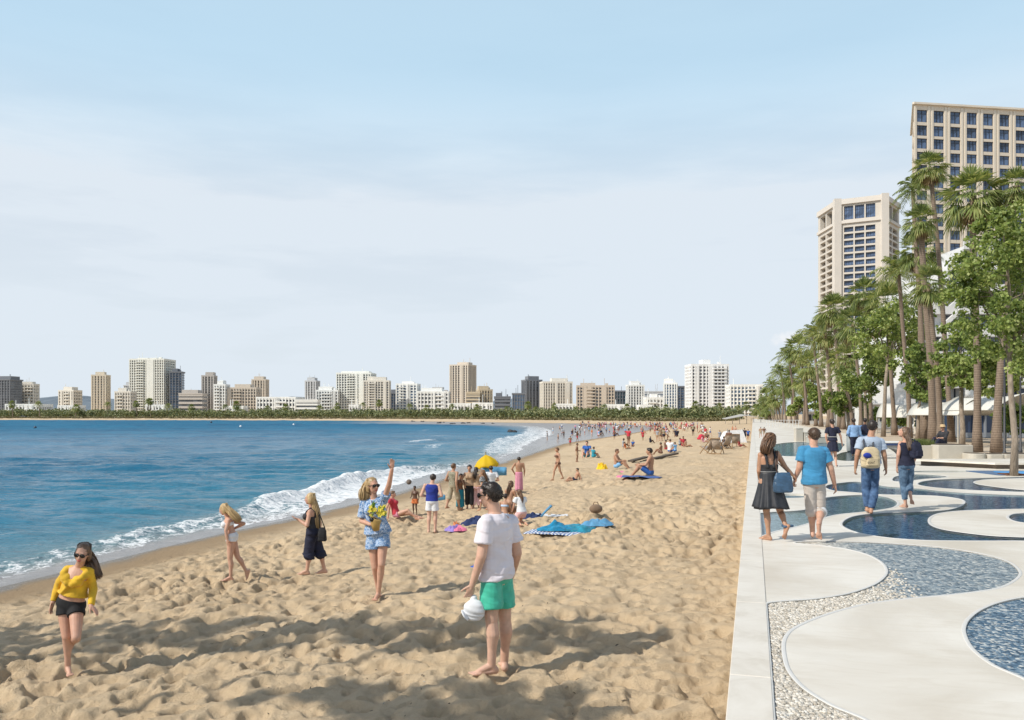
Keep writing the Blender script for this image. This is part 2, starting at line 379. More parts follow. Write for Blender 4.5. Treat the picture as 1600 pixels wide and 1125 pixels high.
def build_sea():
    rad = np.concatenate([geom(5, 14, .012)[:-1], geom(14, 70, .0042)[:-1], geom(70, 1900, .02)])
    x, y, r, f = polar(0, 116, 800, rad)
    s = shore(x, y)
    u = x * RV.x + y * RV.y; v = x * FV.x + y * FV.y
    calm = np.clip((-s - 0.6) / 5, 0, 1)
    wz = 0.22 * fbm(u / 7.5, v / 2.6, 5, 2) + 0.15 * fbm(u / 2.6, v / .95, 9, 3) + 0.10 * (0.5 - np.abs(vnoise(u / 11, v / 3.6, 40)) * 2)
    filmw = np.interp(y, [0, 20, 40, 70, 97, 126, 180, 270, 320, 345, 380], [.55, .6, 1.0, 1.6, 4.5, 9.5, 22, 45, 20, 6, 2])
    q = -s - filmw                                     # distance seaward of the swash film
    along = y
    jag = 0.9 * fbm(along / 4.0, s / 9, 61, 3) + 0.25 * fbm(x / .7, y / .7, 63, 2)
    lim = np.clip(np.interp(y, [-40, 14, 22, 28, 40, 47, 60, 66, 105, 160, 330, 345], [1.5, 1.5, 1.8, 3.2, 3.4, 1.8, 1.0, 3.0, 6.5, 6, 3, .5]), .3, 9)
    e = (q + jag) / lim
    solid = np.interp(y, [-40, 16, 24, 30, 42, 48, 58, 70, 140, 330, 345], [.50, .52, .60, .76, .72, .54, .42, .6, .62, .36, .12])
    cov = np.where((e > -0.1) & (e < 1.25), solid * np.interp(e, [-0.1, 0.05, 0.45, 0.8, 1.25], [0.5, 1.0, .92, 1.0, 0]), 0)
    cov = np.maximum(cov, 0.34 * np.exp(-((q + jag * 1.5 - lim - 1.3) / .55) ** 2) * np.clip(.5 + 1.6 * vnoise(along / 7, 0 * y, 90), 0, 1))
    # rollers that break further out where the bay bends
    for (q0, y0, y1, wd, amp) in ((8.5, 62, 100, 1.5, .56), (16, 84, 150, 2.6, .55), (26, 120, 190, 2.5, .42)):
        m = np.clip((y - y0) / 10, 0, 1) * np.clip((y1 - y) / 14, 0, 1)
        cov = np.maximum(cov, m * amp * np.exp(-((q - q0 + 3.5 * vnoise(along / 16, 0 * y, 93)) / wd) ** 2) * np.clip(.75 + 1.5 * vnoise(along / 6, 0 * y, 95), 0, 1.15))
    cov = np.where((e < 0.0), np.minimum(cov, .22), cov)
    br = np.exp(-((q + jag * .6 - lim * .8) / .55) ** 2) * np.clip((solid - .34) * 4, 0, 1) * (0.75 + 0.9 * vnoise(along / 2.3, s, 66))
    z = SEA + wz * calm * np.interp(r, [0, 60, 300, 900], [1, 1.1, 1.5, 1.5]) + 0.42 * br * np.interp(y, [0, 20, 28, 44, 50, 90], [.25, .4, 1, 1, .4, .3]) \
        + 0.05 * np.clip(cov * 2, 0, 1) * fbm(x / .25, y / .25, 70, 3)
    z = np.where(s > -0.15, SEA + 0.004, z)
    keep = s < 0.8
    z = np.where(s > 0.3, SEA - 0.06, z)
    fk = keep[f].any(1); idx = -np.ones(len(x), int); used = np.unique(f[fk]); idx[used] = np.arange(len(used))
    me = np_mesh("sea", np.stack([x, y, z], 1)[used], idx[f[fk]])
    attr(me, "film", np.clip(1 - q / (0.5 + filmw * .5), 0, 1)[used]); attr(me, "foam", cov[used]); attr(me, "range", r[used])
    attr(me, "shallow", (np.exp(-np.clip(-s, 0, 1e9) / 16) * .95 * np.clip(1.0 + .5 * vnoise(u / 20, v / 9, 31), 0, 1))[used])
    attr(me, "murk", (np.exp(-np.clip(q, 0, 1e9) / 2.2) * .85)[used])
    tag(link("sea_water", me, mat_sea()), kind='structure')
build_sea()
# ================================================================ promenade
def crom(pts, n=8, closed=True):
    P = [Vector((p[0], p[1])) for p in pts]; out = []; N_ = len(P)
    for i in range(N_):
        a, b, c, d = P[(i - 1) % N_], P[i], P[(i + 1) % N_], P[(i + 2) % N_]
        # centripetal-like tangents keep long edges from overshooting
        L = max((c - b).length, 1e-6); t1 = (c - a); t2 = (d - b)
        if t1.length > 1e-9: t1 = t1.normalized() * L * .9
        if t2.length > 1e-9: t2 = t2.normalized() * L * .9
        for k in range(n):
            t = k / n; h00 = 2 * t ** 3 - 3 * t * t + 1; h10 = t ** 3 - 2 * t * t + t; h01 = -2 * t ** 3 + 3 * t * t; h11 = t ** 3 - t * t
            out.append(b * h00 + t1 * h10 + c * h01 + t2 * h11)
    return out
def z7(l): return [onz(1180 + a / 3.81, 680 + b / 3.81) for a, b in l]
def z6(l): return [onz(1100 + a / 3.082, 760 + b / 3.082) for a, b in l]
def pxs(l): return [onz(a, b) for a, b in l]
SEAM = 0.135
def clampx(P): return [Vector((max(p[0], SEAM), p[1])) for p in P]
POOLS_AND_SHADOWS = {}  # outlines of the pools and of the painted shadow strips
POOLS_AND_SHADOWS['A'] = clampx(crom(z6([(440, 271), (560, 283), (700, 303), (800, 331), (868, 372), (886, 418), (830, 470), (700, 516), (540, 542), (300, 564), (285, 620), (300, 800), (312, 980), (325, 1120), (335, 1350), (480, 1420), (900, 1400), (1010, 1290), (770, 1125), (600, 1052), (470, 970), (397, 885), (374, 800), (377, 738), (412, 690), (500, 645), (640, 597), (800, 560), (1000, 536), (1200, 518), (1400, 490), (1487, 452), (1515, 412), (1450, 358), (1300, 318), (1100, 289), (800, 269), (560, 264)])))
POOLS_AND_SHADOWS['B'] = crom(z6([(1262, 700), (1275, 648), (1330, 600), (1420, 561), (1541, 535), (1900, 500), (2500, 560), (2500, 1000), (2000, 1050), (1640, 965), (1541, 920), (1400, 858), (1300, 778)]))
POOLS_AND_SHADOWS['C'] = crom(z7([(520, 525), (540, 503), (590, 482), (680, 468), (800, 461), (950, 456), (1080, 450), (1160, 442), (1225, 423), (1252, 400), (1235, 383), (1170, 370), (1080, 361), (980, 357), (870, 355), (740, 352), (600, 341), (480, 331), (425, 314), (435, 296), (520, 283), (620, 277), (700, 290), (800, 306), (900, 312), (1000, 319), (1100, 331), (1300, 345), (1600, 357), (2100, 366), (2300, 500), (2100, 640), (1600, 628), (1300, 628), (1000, 624), (800, 610), (640, 585), (560, 560), (526, 541)]))
POOLS_AND_SHADOWS['Ci'] = crom(z7([(1045, 510), (1060, 485), (1110, 465), (1200, 453), (1350, 446), (1600, 440), (1900, 438), (2050, 500), (1900, 612), (1600, 605), (1420, 597), (1260, 580), (1130, 560), (1065, 537)]))
POOLS_AND_SHADOWS['I'] = crom(z7([(1512, 490), (1525, 474), (1570, 465), (1700, 461), (1850, 470), (1900, 495), (1850, 518), (1700, 526), (1600, 520), (1540, 508)]))
POOLS_AND_SHADOWS['D'] = clampx(crom(z7([(845, 405), (822, 384), (762, 364), (680, 356), (600, 356), (500, 362), (410, 374), (365, 400), (335, 436), (250, 449), (90, 458), (15, 468), (10, 520), (15, 600), (60, 590), (120, 570), (200, 553), (300, 528), (400, 492), (500, 470), (640, 456), (760, 441), (822, 427)])))
POOLS_AND_SHADOWS['G'] = crom(z7([(970, 292), (990, 277), (1040, 269), (1100, 263), (1350, 255), (1600, 248), (2000, 240), (2150, 300), (2000, 346), (1600, 338), (1300, 327), (1100, 314), (1010, 303)]))
POOLS_AND_SHADOWS['Gi'] = crom(z7([(1310, 281), (1330, 271), (1400, 263), (1600, 257), (1850, 256), (1950, 300), (1850, 332), (1600, 325), (1450, 309), (1345, 294)]))
POOLS_AND_SHADOWS['H'] = crom(z7([(818, 262), (835, 247), (880, 238), (940, 233), (1040, 235), (1110, 241), (1142, 248), (1100, 254), (1010, 260), (940, 268), (880, 277), (830, 274)]))
POOLS_AND_SHADOWS['J'] = crom(pxs([(1204, 699), (1212, 694), (1250, 690.5), (1308, 691), (1316, 699), (1300, 709), (1240, 713), (1210, 708)]))
POOLS_AND_SHADOWS['K'] = crom(pxs([(1304, 714), (1318, 706.5), (1340, 705), (1352, 709), (1345, 717), (1320, 720)]))
POOLS_AND_SHADOWS['L'] = crom(pxs([(1205, 773.2), (1230, 771), (1258, 772), (1268, 774.5), (1250, 777.5), (1215, 777.5)]))
POOLS_AND_SHADOWS['M'] = crom(pxs([(1436, 727), (1450, 725.8), (1500, 725.6), (1545, 726.8), (1548, 728), (1500, 728.2), (1450, 728.2)]))  # palm shadow put in as a thin strip of grey stones
POOLS_AND_SHADOWS['N'] = crom(pxs([(1425, 737), (1440, 735.6), (1500, 735.2), (1545, 736), (1550, 737.2), (1500, 737.8), (1440, 738)]))  # nearer palm shadow, also a strip of grey stones
def inpoly(P, x, y):
    xs = np.array([p[0] for p in P]); ys = np.array([p[1] for p in P]); c = np.zeros(np.shape(x), bool)
    for i in range(len(P)):
        j = i - 1
        if ys[i] == ys[j]: continue
        c ^= ((ys[i] > y) != (ys[j] > y)) & (x < (xs[j] - xs[i]) * (y - ys[i]) / (ys[j] - ys[i]) + xs[i])
    return c
def fill2d(polys, z, wall=0.0):
    """even-odd fill of closed outlines as one sheet, with side walls going down"""
    from mathutils.geometry import delaunay_2d_cdt
    vs = []; es = []; polys = [[Vector((p[0], p[1])) for p in P] for P in polys]
    for P in polys:
        b = len(vs); vs += P; es += [(b + i, b + (i + 1) % len(P)) for i in range(len(P))]
    V, E, Fc, *_ = delaunay_2d_cdt(vs, es, [], 0, 1e-4)
    cx = np.array([sum(V[i].x for i in f) / len(f) for f in Fc]); cy = np.array([sum(V[i].y for i in f) / len(f) for f in Fc]); k = np.zeros(len(Fc), bool)
    for P in polys: k ^= inpoly(P, cx, cy)
    m = MB(); m.v = [(v.x, v.y, z) for v in V]
    for f, q in zip(Fc, k):
        if q: m.face(f)
    if wall:
        for P in polys:
            n = len(P)
            for i in range(n): p, q = P[i], P[(i + 1) % n]; m.poly([(p.x, p.y, z), (q.x, q.y, z), (q.x, q.y, z - wall), (p.x, p.y, z - wall)])
    return m.mesh("outline")
def rim(P, w, z, h):
    """thin raised edging that follows an outline"""
    n = len(P); P = [Vector((p[0], p[1])) for p in P]; A = sum(P[i].x * P[(i + 1) % n].y - P[(i + 1) % n].x * P[i].y for i in range(n)); sg = 1 if A > 0 else -1
    Q = [p for i, p in enumerate(P) if (p - P[i - 1]).length > 1e-3]; n = len(Q); m = MB()
    sec = [(0.0, -h * 6), (0.0, h * .6), (w * .2, h), (w * .8, h), (w, h * .4), (w, -h)]
    rings = []
    for i in range(n):
        t = (Q[(i + 1) % n] - Q[i - 1]); t = t.normalized() if t.length > 1e-6 else Vector((1, 0)); o = Vector((t.y, -t.x)) * sg
        rings.append([(Q[i].x + o.x * a, Q[i].y + o.y * a, z + b) for a, b in sec])
    b0 = len(m.v)
    for r in rings: m.v += r
    k = len(sec)
    for i in range(n):
        j = (i + 1) % n
        for q in range(k - 1): m.face((i * k + q, j * k + q, j * k + q + 1, i * k + q + 1))
    return m
def mat_pave():
    t = NT("white_concrete"); p = t.pos(); n = t.noise(p, .55, 6, .6, .6); n2 = t.noise(t.pos((1.2, 4, 1)), 1.3, 6, .65, .8); n3 = t.noise(p, 150, 3); st = t.noise(p, 3.3, 7, .75)
    c = t.ramp(n, [(.34, (.60, .54, .45)), (.60, (.745, .70, .62))])
    c = t.mix(t.mr(n2, .47, .72, 0, .40), c, (.55, .495, .41))
    c = t.mix(t.mr(st, .62, .74, 0, .22), c, (.55, .50, .42))
    return t.done(c, t.mr(n2, .3, .7, .42, .62), t.bump(n3, .12, .004, t.bump(n2, .15, .01)), .35)
def mat_pebble(name, cols, scale=24):
    t = NT(name); p = t.pos((1, 1, .2)); 
    v = t.voro(p, scale, 'Color'); d = t.voro(p, scale, 'Distance'); sep = t.N.new("ShaderNodeSeparateColor"); t.L.new(v, sep.inputs[0])
    n = t.noise(p, 1.1, 4); f = t.math('ADD', t.math('MULTIPLY', sep.outputs[0], .8), t.math('MULTIPLY', n, .3))
    k = len(cols); c = t.ramp(f, [(.12 + .8 * i / (k - 1), x) for i, x in enumerate(cols)], 'LINEAR')
    return t.done(c, .5, t.bump(t.mr(d, 0, .62, 1, 0), .9, .02), .5)
def mat_channel():
    """cream pebbles by the kerb giving way to blue grey ones"""
    t = NT("channel_pebbles"); p = t.pos((1, 1, .2)); sc = 24
    v = t.voro(p, sc, 'Color'); d = t.voro(p, sc, 'Distance'); sep = t.N.new("ShaderNodeSeparateColor"); t.L.new(v, sep.inputs[0])
    f = sep.outputs[0]
    cream = t.ramp(f, [(0, (.36, .33, .27)), (.5, (.62, .57, .48)), (1, (.80, .76, .68))]); blue = t.ramp(f, [(0, (.09, .125, .155)), (.4, (.20, .25, .285)), (.75, (.32, .36, .37)), (1, (.56, .56, .52))])
    x = t.N.new("ShaderNodeSeparateXYZ"); t.L.new(t.pos(), x.inputs[0])
    w = t.mr(t.math('ADD', x.outputs[0], t.math('MULTIPLY', t.math('SUBTRACT', t.noise(p, 3, 3), .5), .8)), .75, 1.65)
    return t.done(t.mix(w, cream, blue), .5, t.bump(t.mr(d, 0, .62, 1, 0), .9, .02), .5)
def mat_film(name, tint, gl=1.0):
    t = NT(name); t.N.remove(t.b); tr = t.N.new("ShaderNodeBsdfTransparent"); tr.inputs[0].default_value = (*tint, 1); g = t.N.new("ShaderNodeBsdfGlossy"); g.inputs['Roughness'].default_value = .03
    fr = t.N.new("ShaderNodeFresnel"); fr.inputs[0].default_value = 1.33; mx = t.N.new("ShaderNodeMixShader")
    n = t.noise(t.pos((1, 1.6, 1)), 9, 3, .5); n2 = t.noise(t.pos((1, 1.6, 1)), 30, 2); b = t.bump(n, .10, .02); b = t.bump(n2, .05, .01, b); t.L.new(b, g.inputs['Normal']); t.L.new(b, fr.inputs['Normal'])
    t.L.new(t.math('MULTIPLY', fr.outputs[0], gl), mx.inputs[0]); t.L.new(tr.outputs[0], mx.inputs[1]); t.L.new(g.outputs[0], mx.inputs[2]); t.L.new(mx.outputs[0], t.out.inputs[0]); return t.m
PAVE = mat_pave()
def build_promenade():
    xr = lambda y: 9.6
    outer = [(SEAM - .008, -6), (30, -6), (30, 33.5), (9.7, 33.5), (9.4, 44), (8.6, 90), (7.4, 150), (5.6, 215), (4.2, 300), (3.2, 336), (SEAM - .008, 336)]
    holes = [POOLS_AND_SHADOWS[k] for k in POOLS_AND_SHADOWS]
    me = fill2d([outer] + holes, 0.0, 0.055); tag(link("promenade_paving", me, PAVE), kind='structure')
    edge = stone("white_edging", (.66, .64, .60), .05, 2, .5, .05)
    for k, P in POOLS_AND_SHADOWS.items():
        if k in 'ABCCiIGGiHD':
            o = rim(P, .035 if k in 'AB' else .05, 0.0, .004).build("pool_edging", edge, None, True, True); tag(o, kind='structure')
    dark = mat_pebble("pool_stones", [(.02, .04, .09), (.06, .11, .19), (.13, .20, .29), (.34, .40, .44)], 26)
    bright = mat_pebble("pool_blue_stones", [(.02, .055, .10), (.065, .13, .20), (.17, .245, .31), (.54, .55, .52)], 30)
    turq = mat_pebble("pool_turquoise_tiles", [(.03, .20, .34), (.05, .27, .42), (.09, .34, .48)], 9)
    greyb = mat_pebble("grey_pool_and_shadow_stones", [(.05, .09, .12), (.11, .17, .20), (.2, .26, .28)], 22)  # also colours the strips that stand in for palm shadow
    fd = mat_film("pool_water", (.66, .82, .93), .6); fl = mat_film("clear_water", (.90, .95, .97), .8)
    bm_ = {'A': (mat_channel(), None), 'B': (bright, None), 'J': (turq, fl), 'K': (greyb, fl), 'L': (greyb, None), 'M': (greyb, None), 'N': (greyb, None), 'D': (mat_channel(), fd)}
    for k, P in POOLS_AND_SHADOWS.items():
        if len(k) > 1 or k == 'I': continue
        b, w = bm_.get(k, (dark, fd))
        tag(link("pebble_channel" if k in 'A' else "pool_and_shadow_bed", fill2d([P], -0.014 if k in 'AB' else -0.052), b), kind='structure')  # pool floors, plus the grey strips painted as palm shadow
        if w and k != 'A': tag(link("pool_water", fill2d([P], -0.012), w), kind='structure')
    # base under the paving
    g = MB(); g.poly([(SEAM - .12, -8, -0.2), (32, -8, -0.2), (32, 340, -0.2), (SEAM - .12, 340, -0.2)]); tag(g.build("promenade_base", stone("base_grey", (.3, .28, .25))), kind='structure')
    # sandy plaza under the trees
    pz = MB(); pz.poly([(9.0, 33.6, -0.012), (140, 33.6, -0.012), (140, 700, -0.012), (2.9, 700, -0.012), (2.9, 336.2, -0.012), (4.1, 300, -0.012), (5.5, 215, -0.012), (7.3, 150, -0.012), (8.5, 90, -0.012), (9.3, 44, -0.012)])
    tag(pz.build("plaza_paving", stone("plaza_sand_paving", (.52, .42, .31), .15, .4, .85)), kind='structure')
    # coping wall along the sand, in lengths with open joints
    st = stone("coping_stone", (.79, .755, .69), .07, .9, .6, .12)
    t = NT("coping"); p = t.pos(); n = t.noise(p, 2.2, 6, .65, .7); n2 = t.noise(p, 140, 3)
    cm = t.done(t.ramp(n, [(.28, (.57, .515, .43)), (.5, (.67, .62, .54)), (.75, (.73, .685, .61))]), .55, t.bump(n2, .12, .004), .35)
    m = MB(); y = -6.0; rr = random.Random(3)
    while y < 337:
        L = 2.45 if y < 60 else 12
        m.box((-0.02, y + L / 2, -0.03), (0.29, L - (.006 if y < 60 else .03), 0.08)); y += L
    o = m.build("coping", cm); o.modifiers.new("bevel", 'BEVEL').width = .006
    w = MB(); w.box((-0.012, 165, -0.79), (0.25, 344, 1.44))
    b = w.build("sea_wall", stone("wall_concrete", (.6, .56, .5)))
    tag(b, 'low white concrete wall between the sand and the curving promenade', 'wall'); o.parent = b
    # loose pebbles in the near end of the channel
    rng = np.random.default_rng(5); P = POOLS_AND_SHADOWS['A']; xs = np.array([p.x for p in P]); ys = np.array([p.y for p in P])
    def inside(x, y):
        c = np.zeros(len(x), bool)
        for i in range(len(P)):
            j = (i + 1) % len(P); cc = ((ys[i] > y) != (ys[j] > y)); 
            with np.errstate(divide='ignore', invalid='ignore'): xx = (xs[j] - xs[i]) * (y - ys[i]) / (ys[j] - ys[i]) + xs[i]
            c ^= cc & (x < xx)
        return c
    N_ = 38000; x = rng.uniform(SEAM + .012, 2.0, N_); y = rng.uniform(4.0, 11.2, N_); k = inside(x, y) & inside(x + .012, y) & inside(x - .012, y) & inside(x, y + .02) & inside(x, y - .02)
    k &= rng.uniform(0, 1, N_) < np.clip(1.75 - x, .0, 1); x = x[k]; y = y[k]; n = len(x)
    nu, nv = 7, 4; base = []
    for i in range(nv + 1):
        a = math.pi * (.06 + .88 * i / nv)
        for j in range(nu): base.append((math.sin(a) * math.cos(2 * math.pi * j / nu), math.sin(a) * math.sin(2 * math.pi * j / nu), -math.cos(a)))
    base = np.array(base); fb = [(i * nu + j, i * nu + (j + 1) % nu, (i + 1) * nu + (j + 1) % nu, (i + 1) * nu + j) for i in range(nv) for j in range(nu)]
    sx = rng.uniform(.011, .023, n); sy = sx * rng.uniform(.6, .95, n); sz = sx * rng.uniform(.42, .65, n); an = rng.uniform(0, 6.28, n)
    bx = base[None, :, 0] * sx[:, None]; by = base[None, :, 1] * sy[:, None]; bz = base[None, :, 2] * sz[:, None]
    bx, by = bx * (1 + .15 * np.sin(by * 90 + an[:, None])), by
    vx = bx * np.cos(an)[:, None] - by * np.sin(an)[:, None] + x[:, None]; vy = bx * np.sin(an)[:, None] + by * np.cos(an)[:, None] + y[:, None]; vz = bz - .020 + rng.uniform(0, .012, n)[:, None]
    V = np.stack([vx, vy, vz], -1).reshape(-1, 3); Fc = (np.arange(n)[:, None, None] * len(base) + np.array(fb)[None]).reshape(-1, 4)
    me = np_mesh("pebbles", V, Fc); attr(me, "tone", np.repeat(rng.uniform(0, 1, n), len(base)))
    t = NT("loose_pebbles"); c = t.ramp(t.attr('tone'), [(0, (.38, .34, .28)), (.35, (.50, .455, .385)), (.8, (.62, .575, .50)), (1, (.70, .67, .61))])
    tag(link("pebbles", me, t.done(c, .45, t.bump(t.noise(t.pos(), 120, 3), .1, .004), .4)), kind='stuff')
build_promenade()
# ================================================================ hills
def build_hills():
    for (x0, x1, d, prof, nm) in ((-250, 420, 2700, [(0, 630), (40, 617), (75, 615), (105, 619), (140, 622), (180, 617), (220, 614.5), (270, 615), (320, 617), (360, 622), (400, 626), (430, 616), (455, 617), (480, 622), (560, 633)], "hills"),
                                  (600, 1300, 3000, [(600, 640), (700, 634), (790, 622), (810, 618), (840, 626), (960, 630), (1100, 634), (1300, 640)], "hills")):
        ks = np.array(prof, float); xs = np.arange(x0, x1 + 400, 3.0)
        V = []; nr = 10
        for px in xs:
            top = np.interp(px, ks[:, 0], ks[:, 1]); H = max((HY - top) / F * d + 1.9, 4) + 6 * fbm(np.array([px / 26.0]), np.array([.5]), 8, 4)[0]
            for k in range(nr):
                t = k / (nr - 1); dd = d + 500 * t - 250; hh = H * math.sin(math.pi * min(1, t * .5 + .02)) if True else H
                p = EYE + FV * dd + RV * ((px - CX) / F * d); V.append((p.x, p.y, hh - 3 + (5 * fbm(np.array([px / 12.0]), np.array([t * 3]), 4, 3)[0] if 0 < k < nr - 1 else 0)))
        n = len(xs); i = np.arange(n - 1)[:, None] * nr + np.arange(nr - 1)[None]; f = np.stack([i, i + nr, i + nr + 1, i + 1], -1).reshape(-1, 4)
        t = NT("hazy_hill_scrub"); c = t.ramp(t.noise(t.pos(), .012, 6, .6), [(.35, (.115, .150, .185)), (.65, (.17, .205, .235))])  # distance haze is put into the blue grey of the scrub
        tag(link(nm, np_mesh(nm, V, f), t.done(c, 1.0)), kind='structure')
build_hills()
# ================================================================ plants
def mat_leaf(name, cols, trans=.42, rough=.5):
    t = NT(name); g = t.N.new("ShaderNodeNewGeometry"); isl = g.outputs['Random Per Island']; n = t.noise(t.pos(), .9, 3)
    f = t.math('ADD', t.math('MULTIPLY', isl, .75), t.math('MULTIPLY', t.math('SUBTRACT', n, .5), .9)); f = t.math('ADD', f, t.math('MULTIPLY', t.math('SUBTRACT', t.rnd(), .35), .25))
    k = len(cols); c = t.ramp(f, [(.1 + .8 * i / (k - 1), x) for i, x in enumerate(cols)])
    t.done(c, rough, None, .35)
    tr = t.N.new("ShaderNodeBsdfTranslucent"); t.L.new(t.mix(1.0, c, (1.0, .95, .55), 'MULTIPLY'), tr.inputs[0]); mx = t.N.new("ShaderNodeMixShader"); mx.inputs[0].default_value = trans
    t.L.new(t.b.outputs[0], mx.inputs[1]); t.L.new(tr.outputs[0], mx.inputs[2]); t.L.new(mx.outputs[0], t.out.inputs[0]); return t.m
LEAF = mat_leaf("tree_leaves", [(.11, .16, .045), (.22, .30, .075), (.36, .43, .13), (.50, .54, .24)])
FAN = mat_leaf("palm_fan_leaves", [(.11, .155, .05), (.21, .27, .085), (.34, .38, .14), (.47, .46, .21)])
DEAD = mat_leaf("dry_palm_leaves", [(.15, .10, .055), (.26, .18, .095), (.36, .27, .15)], .15)
BELT = mat_leaf("far_leaves", [(.10, .13, .06), (.20, .23, .10), (.31, .32, .15), (.42, .40, .23)], .2)
def mat_bark(name, a, b, ring=0.0):
    t = NT(name); p = t.coord(); n = t.noise(t.coord('Object', (6, 6, 1.5)), 3, 6, .65); f = n
    if ring:
        w = t.wave(t.coord('Object'), ring, 1.2, 'SAW', 'Z'); f = t.math('ADD', t.math('MULTIPLY', n, .7), t.math('MULTIPLY', w, .35))
        return t.done(t.ramp(f, [(.25, a), (.8, b)]), .9, t.bump(f, .8, .03))
    return t.done(t.ramp(f, [(.3, a), (.7, b)]), .9, t.bump(n, .7, .02))
PBARK = mat_bark("palm_bark", (.11, .078, .055), (.31, .235, .175), 2.6)
TBARK = mat_bark("tree_bark", (.15, .115, .085), (.38, .31, .24))
def fan_crown(seed, n=44, R_=1.0, dead=True):
    """a head of fan leaves, unit size about one metre of petiole plus one of blade"""
    r = random.Random(seed); m = MB(); m.mat(FAN)
    def frond(az, el, Lp, Lf, dr, mt):
        m.mat(mt); d = Vector((math.cos(az) * math.cos(el), math.sin(az) * math.cos(el), math.sin(el))); side = Vector((-math.sin(az), math.cos(az), 0)); up = d.cross(side) * -1
        pts = [d * (Lp * t) + Vector((0, 0, -dr * .35 * t * t)) for t in (0, .35, .7, 1)]
        for a, b in zip(pts[:-1], pts[1:]): m.poly([a + side * .012, a - side * .012, b - side * .011, b + side * .011])
        o = pts[-1]; dd = (pts[-1] - pts[-2]).normalized(); tw = r.uniform(-.35, .35); sd = (side * math.cos(tw) + up * math.sin(tw)); nm = dd.cross(sd)
        ns = 13
        for k in range(ns):
            a = (k / (ns - 1) - .5) * 2 * 1.30 + r.uniform(-.05, .05); L = Lf * (1 - .22 * (a / 1.3) ** 2) * r.uniform(.88, 1.06)
            v = (dd * math.cos(a) + sd * math.sin(a)); w = v.cross(nm).normalized() * (.052 * Lf); c = nm * (abs(math.sin(a)) * .10 * Lf)
            p1 = o + v * L * .55 + c * .6 + Vector((0, 0, -dr * .10)); p2 = o + v * L + c + Vector((0, 0, -dr * r.uniform(.30, .62)))
            m.poly([o + v * .03, p1 - w, p2, p1 + w])
    for i in range(n):
        t = (i + .5) / n; az = i * 2.39996 + r.uniform(-.3, .3); el = R(88 - 120 * t ** .9 + r.uniform(-9, 9))
        frond(az, el, R_ * r.uniform(.75, 1.05), R_ * r.uniform(.85, 1.08), R_ * (.25 + .75 * t), FAN)
    if dead:
        for i in range(10): frond(r.uniform(0, 6.28), R(-55 + r.uniform(-20, 12)), R_ * r.uniform(.5, .8), R_ * r.uniform(.6, .85), R_ * .6, DEAD)
    return m.mesh("fan_crown")
def feather_crown(seed, n=26, R_=2.2):
    r = random.Random(seed); m = MB(); m.mat(FAN)
    for i in range(n):
        t = (i + .5) / n; az = i * 2.39996 + r.uniform(-.25, .25); el = R(80 - 95 * t + r.uniform(-8, 8)); L = R_ * r.uniform(.85, 1.1)
        h = Vector((math.cos(az), math.sin(az), 0)); side = Vector((-math.sin(az), math.cos(az), 0)); g = L * (.30 + .25 * t)
        P = lambda q: h * (L * q * math.cos(el)) + Vector((0, 0, L * q * math.sin(el) - g * q * q * 1.5))
        K = 20
        for k in range(K):
            a, b = P(k / K), P((k + 1) / K); w = .018 * (1 - k / K) + .004; m.poly([a + side * w, a - side * w, b - side * w, b + side * w])
            if k < 2: continue
            q = k / K; tl = (b - a).normalized(); ll = L * .26 * (1 - abs(q - .45) * 1.05) + .05
            for s in (-1, 1):
                v = (tl * .75 + side * s * .85 + Vector((0, 0, r.uniform(-.45, .1)))).normalized() * ll * r.uniform(.85, 1.1); ww = tl * .022 * R_
                mid = a + v * .55; m.poly([a, mid - ww, a + v + Vector((0, 0, -ll * .25)), mid + ww])
    return m.mesh("feather_crown")
FANS = [fan_crown(k, 46 + 3 * k) for k in range(5)]
FEATH = [feather_crown(20 + k) for k in range(3)]
def palm(px, d, cx, cy, rpx, label, kind='fan', tr=.2, bend=.35, group='palms lining the promenade', zb=0.0, sd=0):
    base = dep(px, d, zb); top = pix(cx, cy, d); r = random.Random(int(px * 7 + d))
    e = empty('palm_tree', base, label, 'palm tree', group)
    pts = []; rad = []; n = 14; v = top - base
    for i in range(n + 1):
        t = i / n; p = Vector((v.x * (t ** (1 + bend)), v.y * (t ** (1 + bend)), v.z * t)); p += Vector((math.sin(t * 5 + px), math.cos(t * 4 + px), 0)) * .06 * math.sin(math.pi * t) * min(1, v.length / 8)
        pts.append(p); rad.append(tr * (1.45 - .55 * min(1, t * 7)) * (1 - .25 * t) * r.uniform(.97, 1.03))
    m = MB(); m.tube(pts, rad, 10); m.build('trunk', PBARK, e, True)
    S = rpx * d / F
    c = link('crown', (FANS if kind == 'fan' else FEATH)[(int(px) + sd) % (5 if kind == 'fan' else 3)], None, e)
    c.location = pts[-1]; k = S / (1.95 if kind == 'fan' else 2.05); c.scale = (k, k, k * r.uniform(.92, 1.08)); c.rotation_euler = (r.uniform(-.12, .12), r.uniform(-.12, .12), r.uniform(0, 6.28))
    return e
def leaf_cloud(rng, centres, radii, per, size, squash=.75):
    """many leaf quads scattered in clumps; returns verts, faces"""
    C = np.repeat(np.array(centres, float), per, 0); Rr = np.repeat(np.array(radii, float), per); n = len(C)
    v = rng.normal(size=(n, 3)); v /= np.linalg.norm(v, axis=1)[:, None]; v *= (rng.uniform(.12, 1, n) ** .45)[:, None] * Rr[:, None]; v[:, 2] *= squash
    P = C + v; a = rng.normal(size=(n, 3)); a[:, 2] -= .25; a /= np.linalg.norm(a, axis=1)[:, None]; b = np.cross(a, rng.normal(size=(n, 3))); b /= np.linalg.norm(b, axis=1)[:, None]
    s = (size * rng.uniform(.7, 1.5, n))[:, None]; q = .36 * s
    V = np.stack([P, P + a * s * .5 + b * q, P + a * s, P + a * s * .5 - b * q], 1).reshape(-1, 3); return V, np.arange(n * 4).reshape(-1, 4)
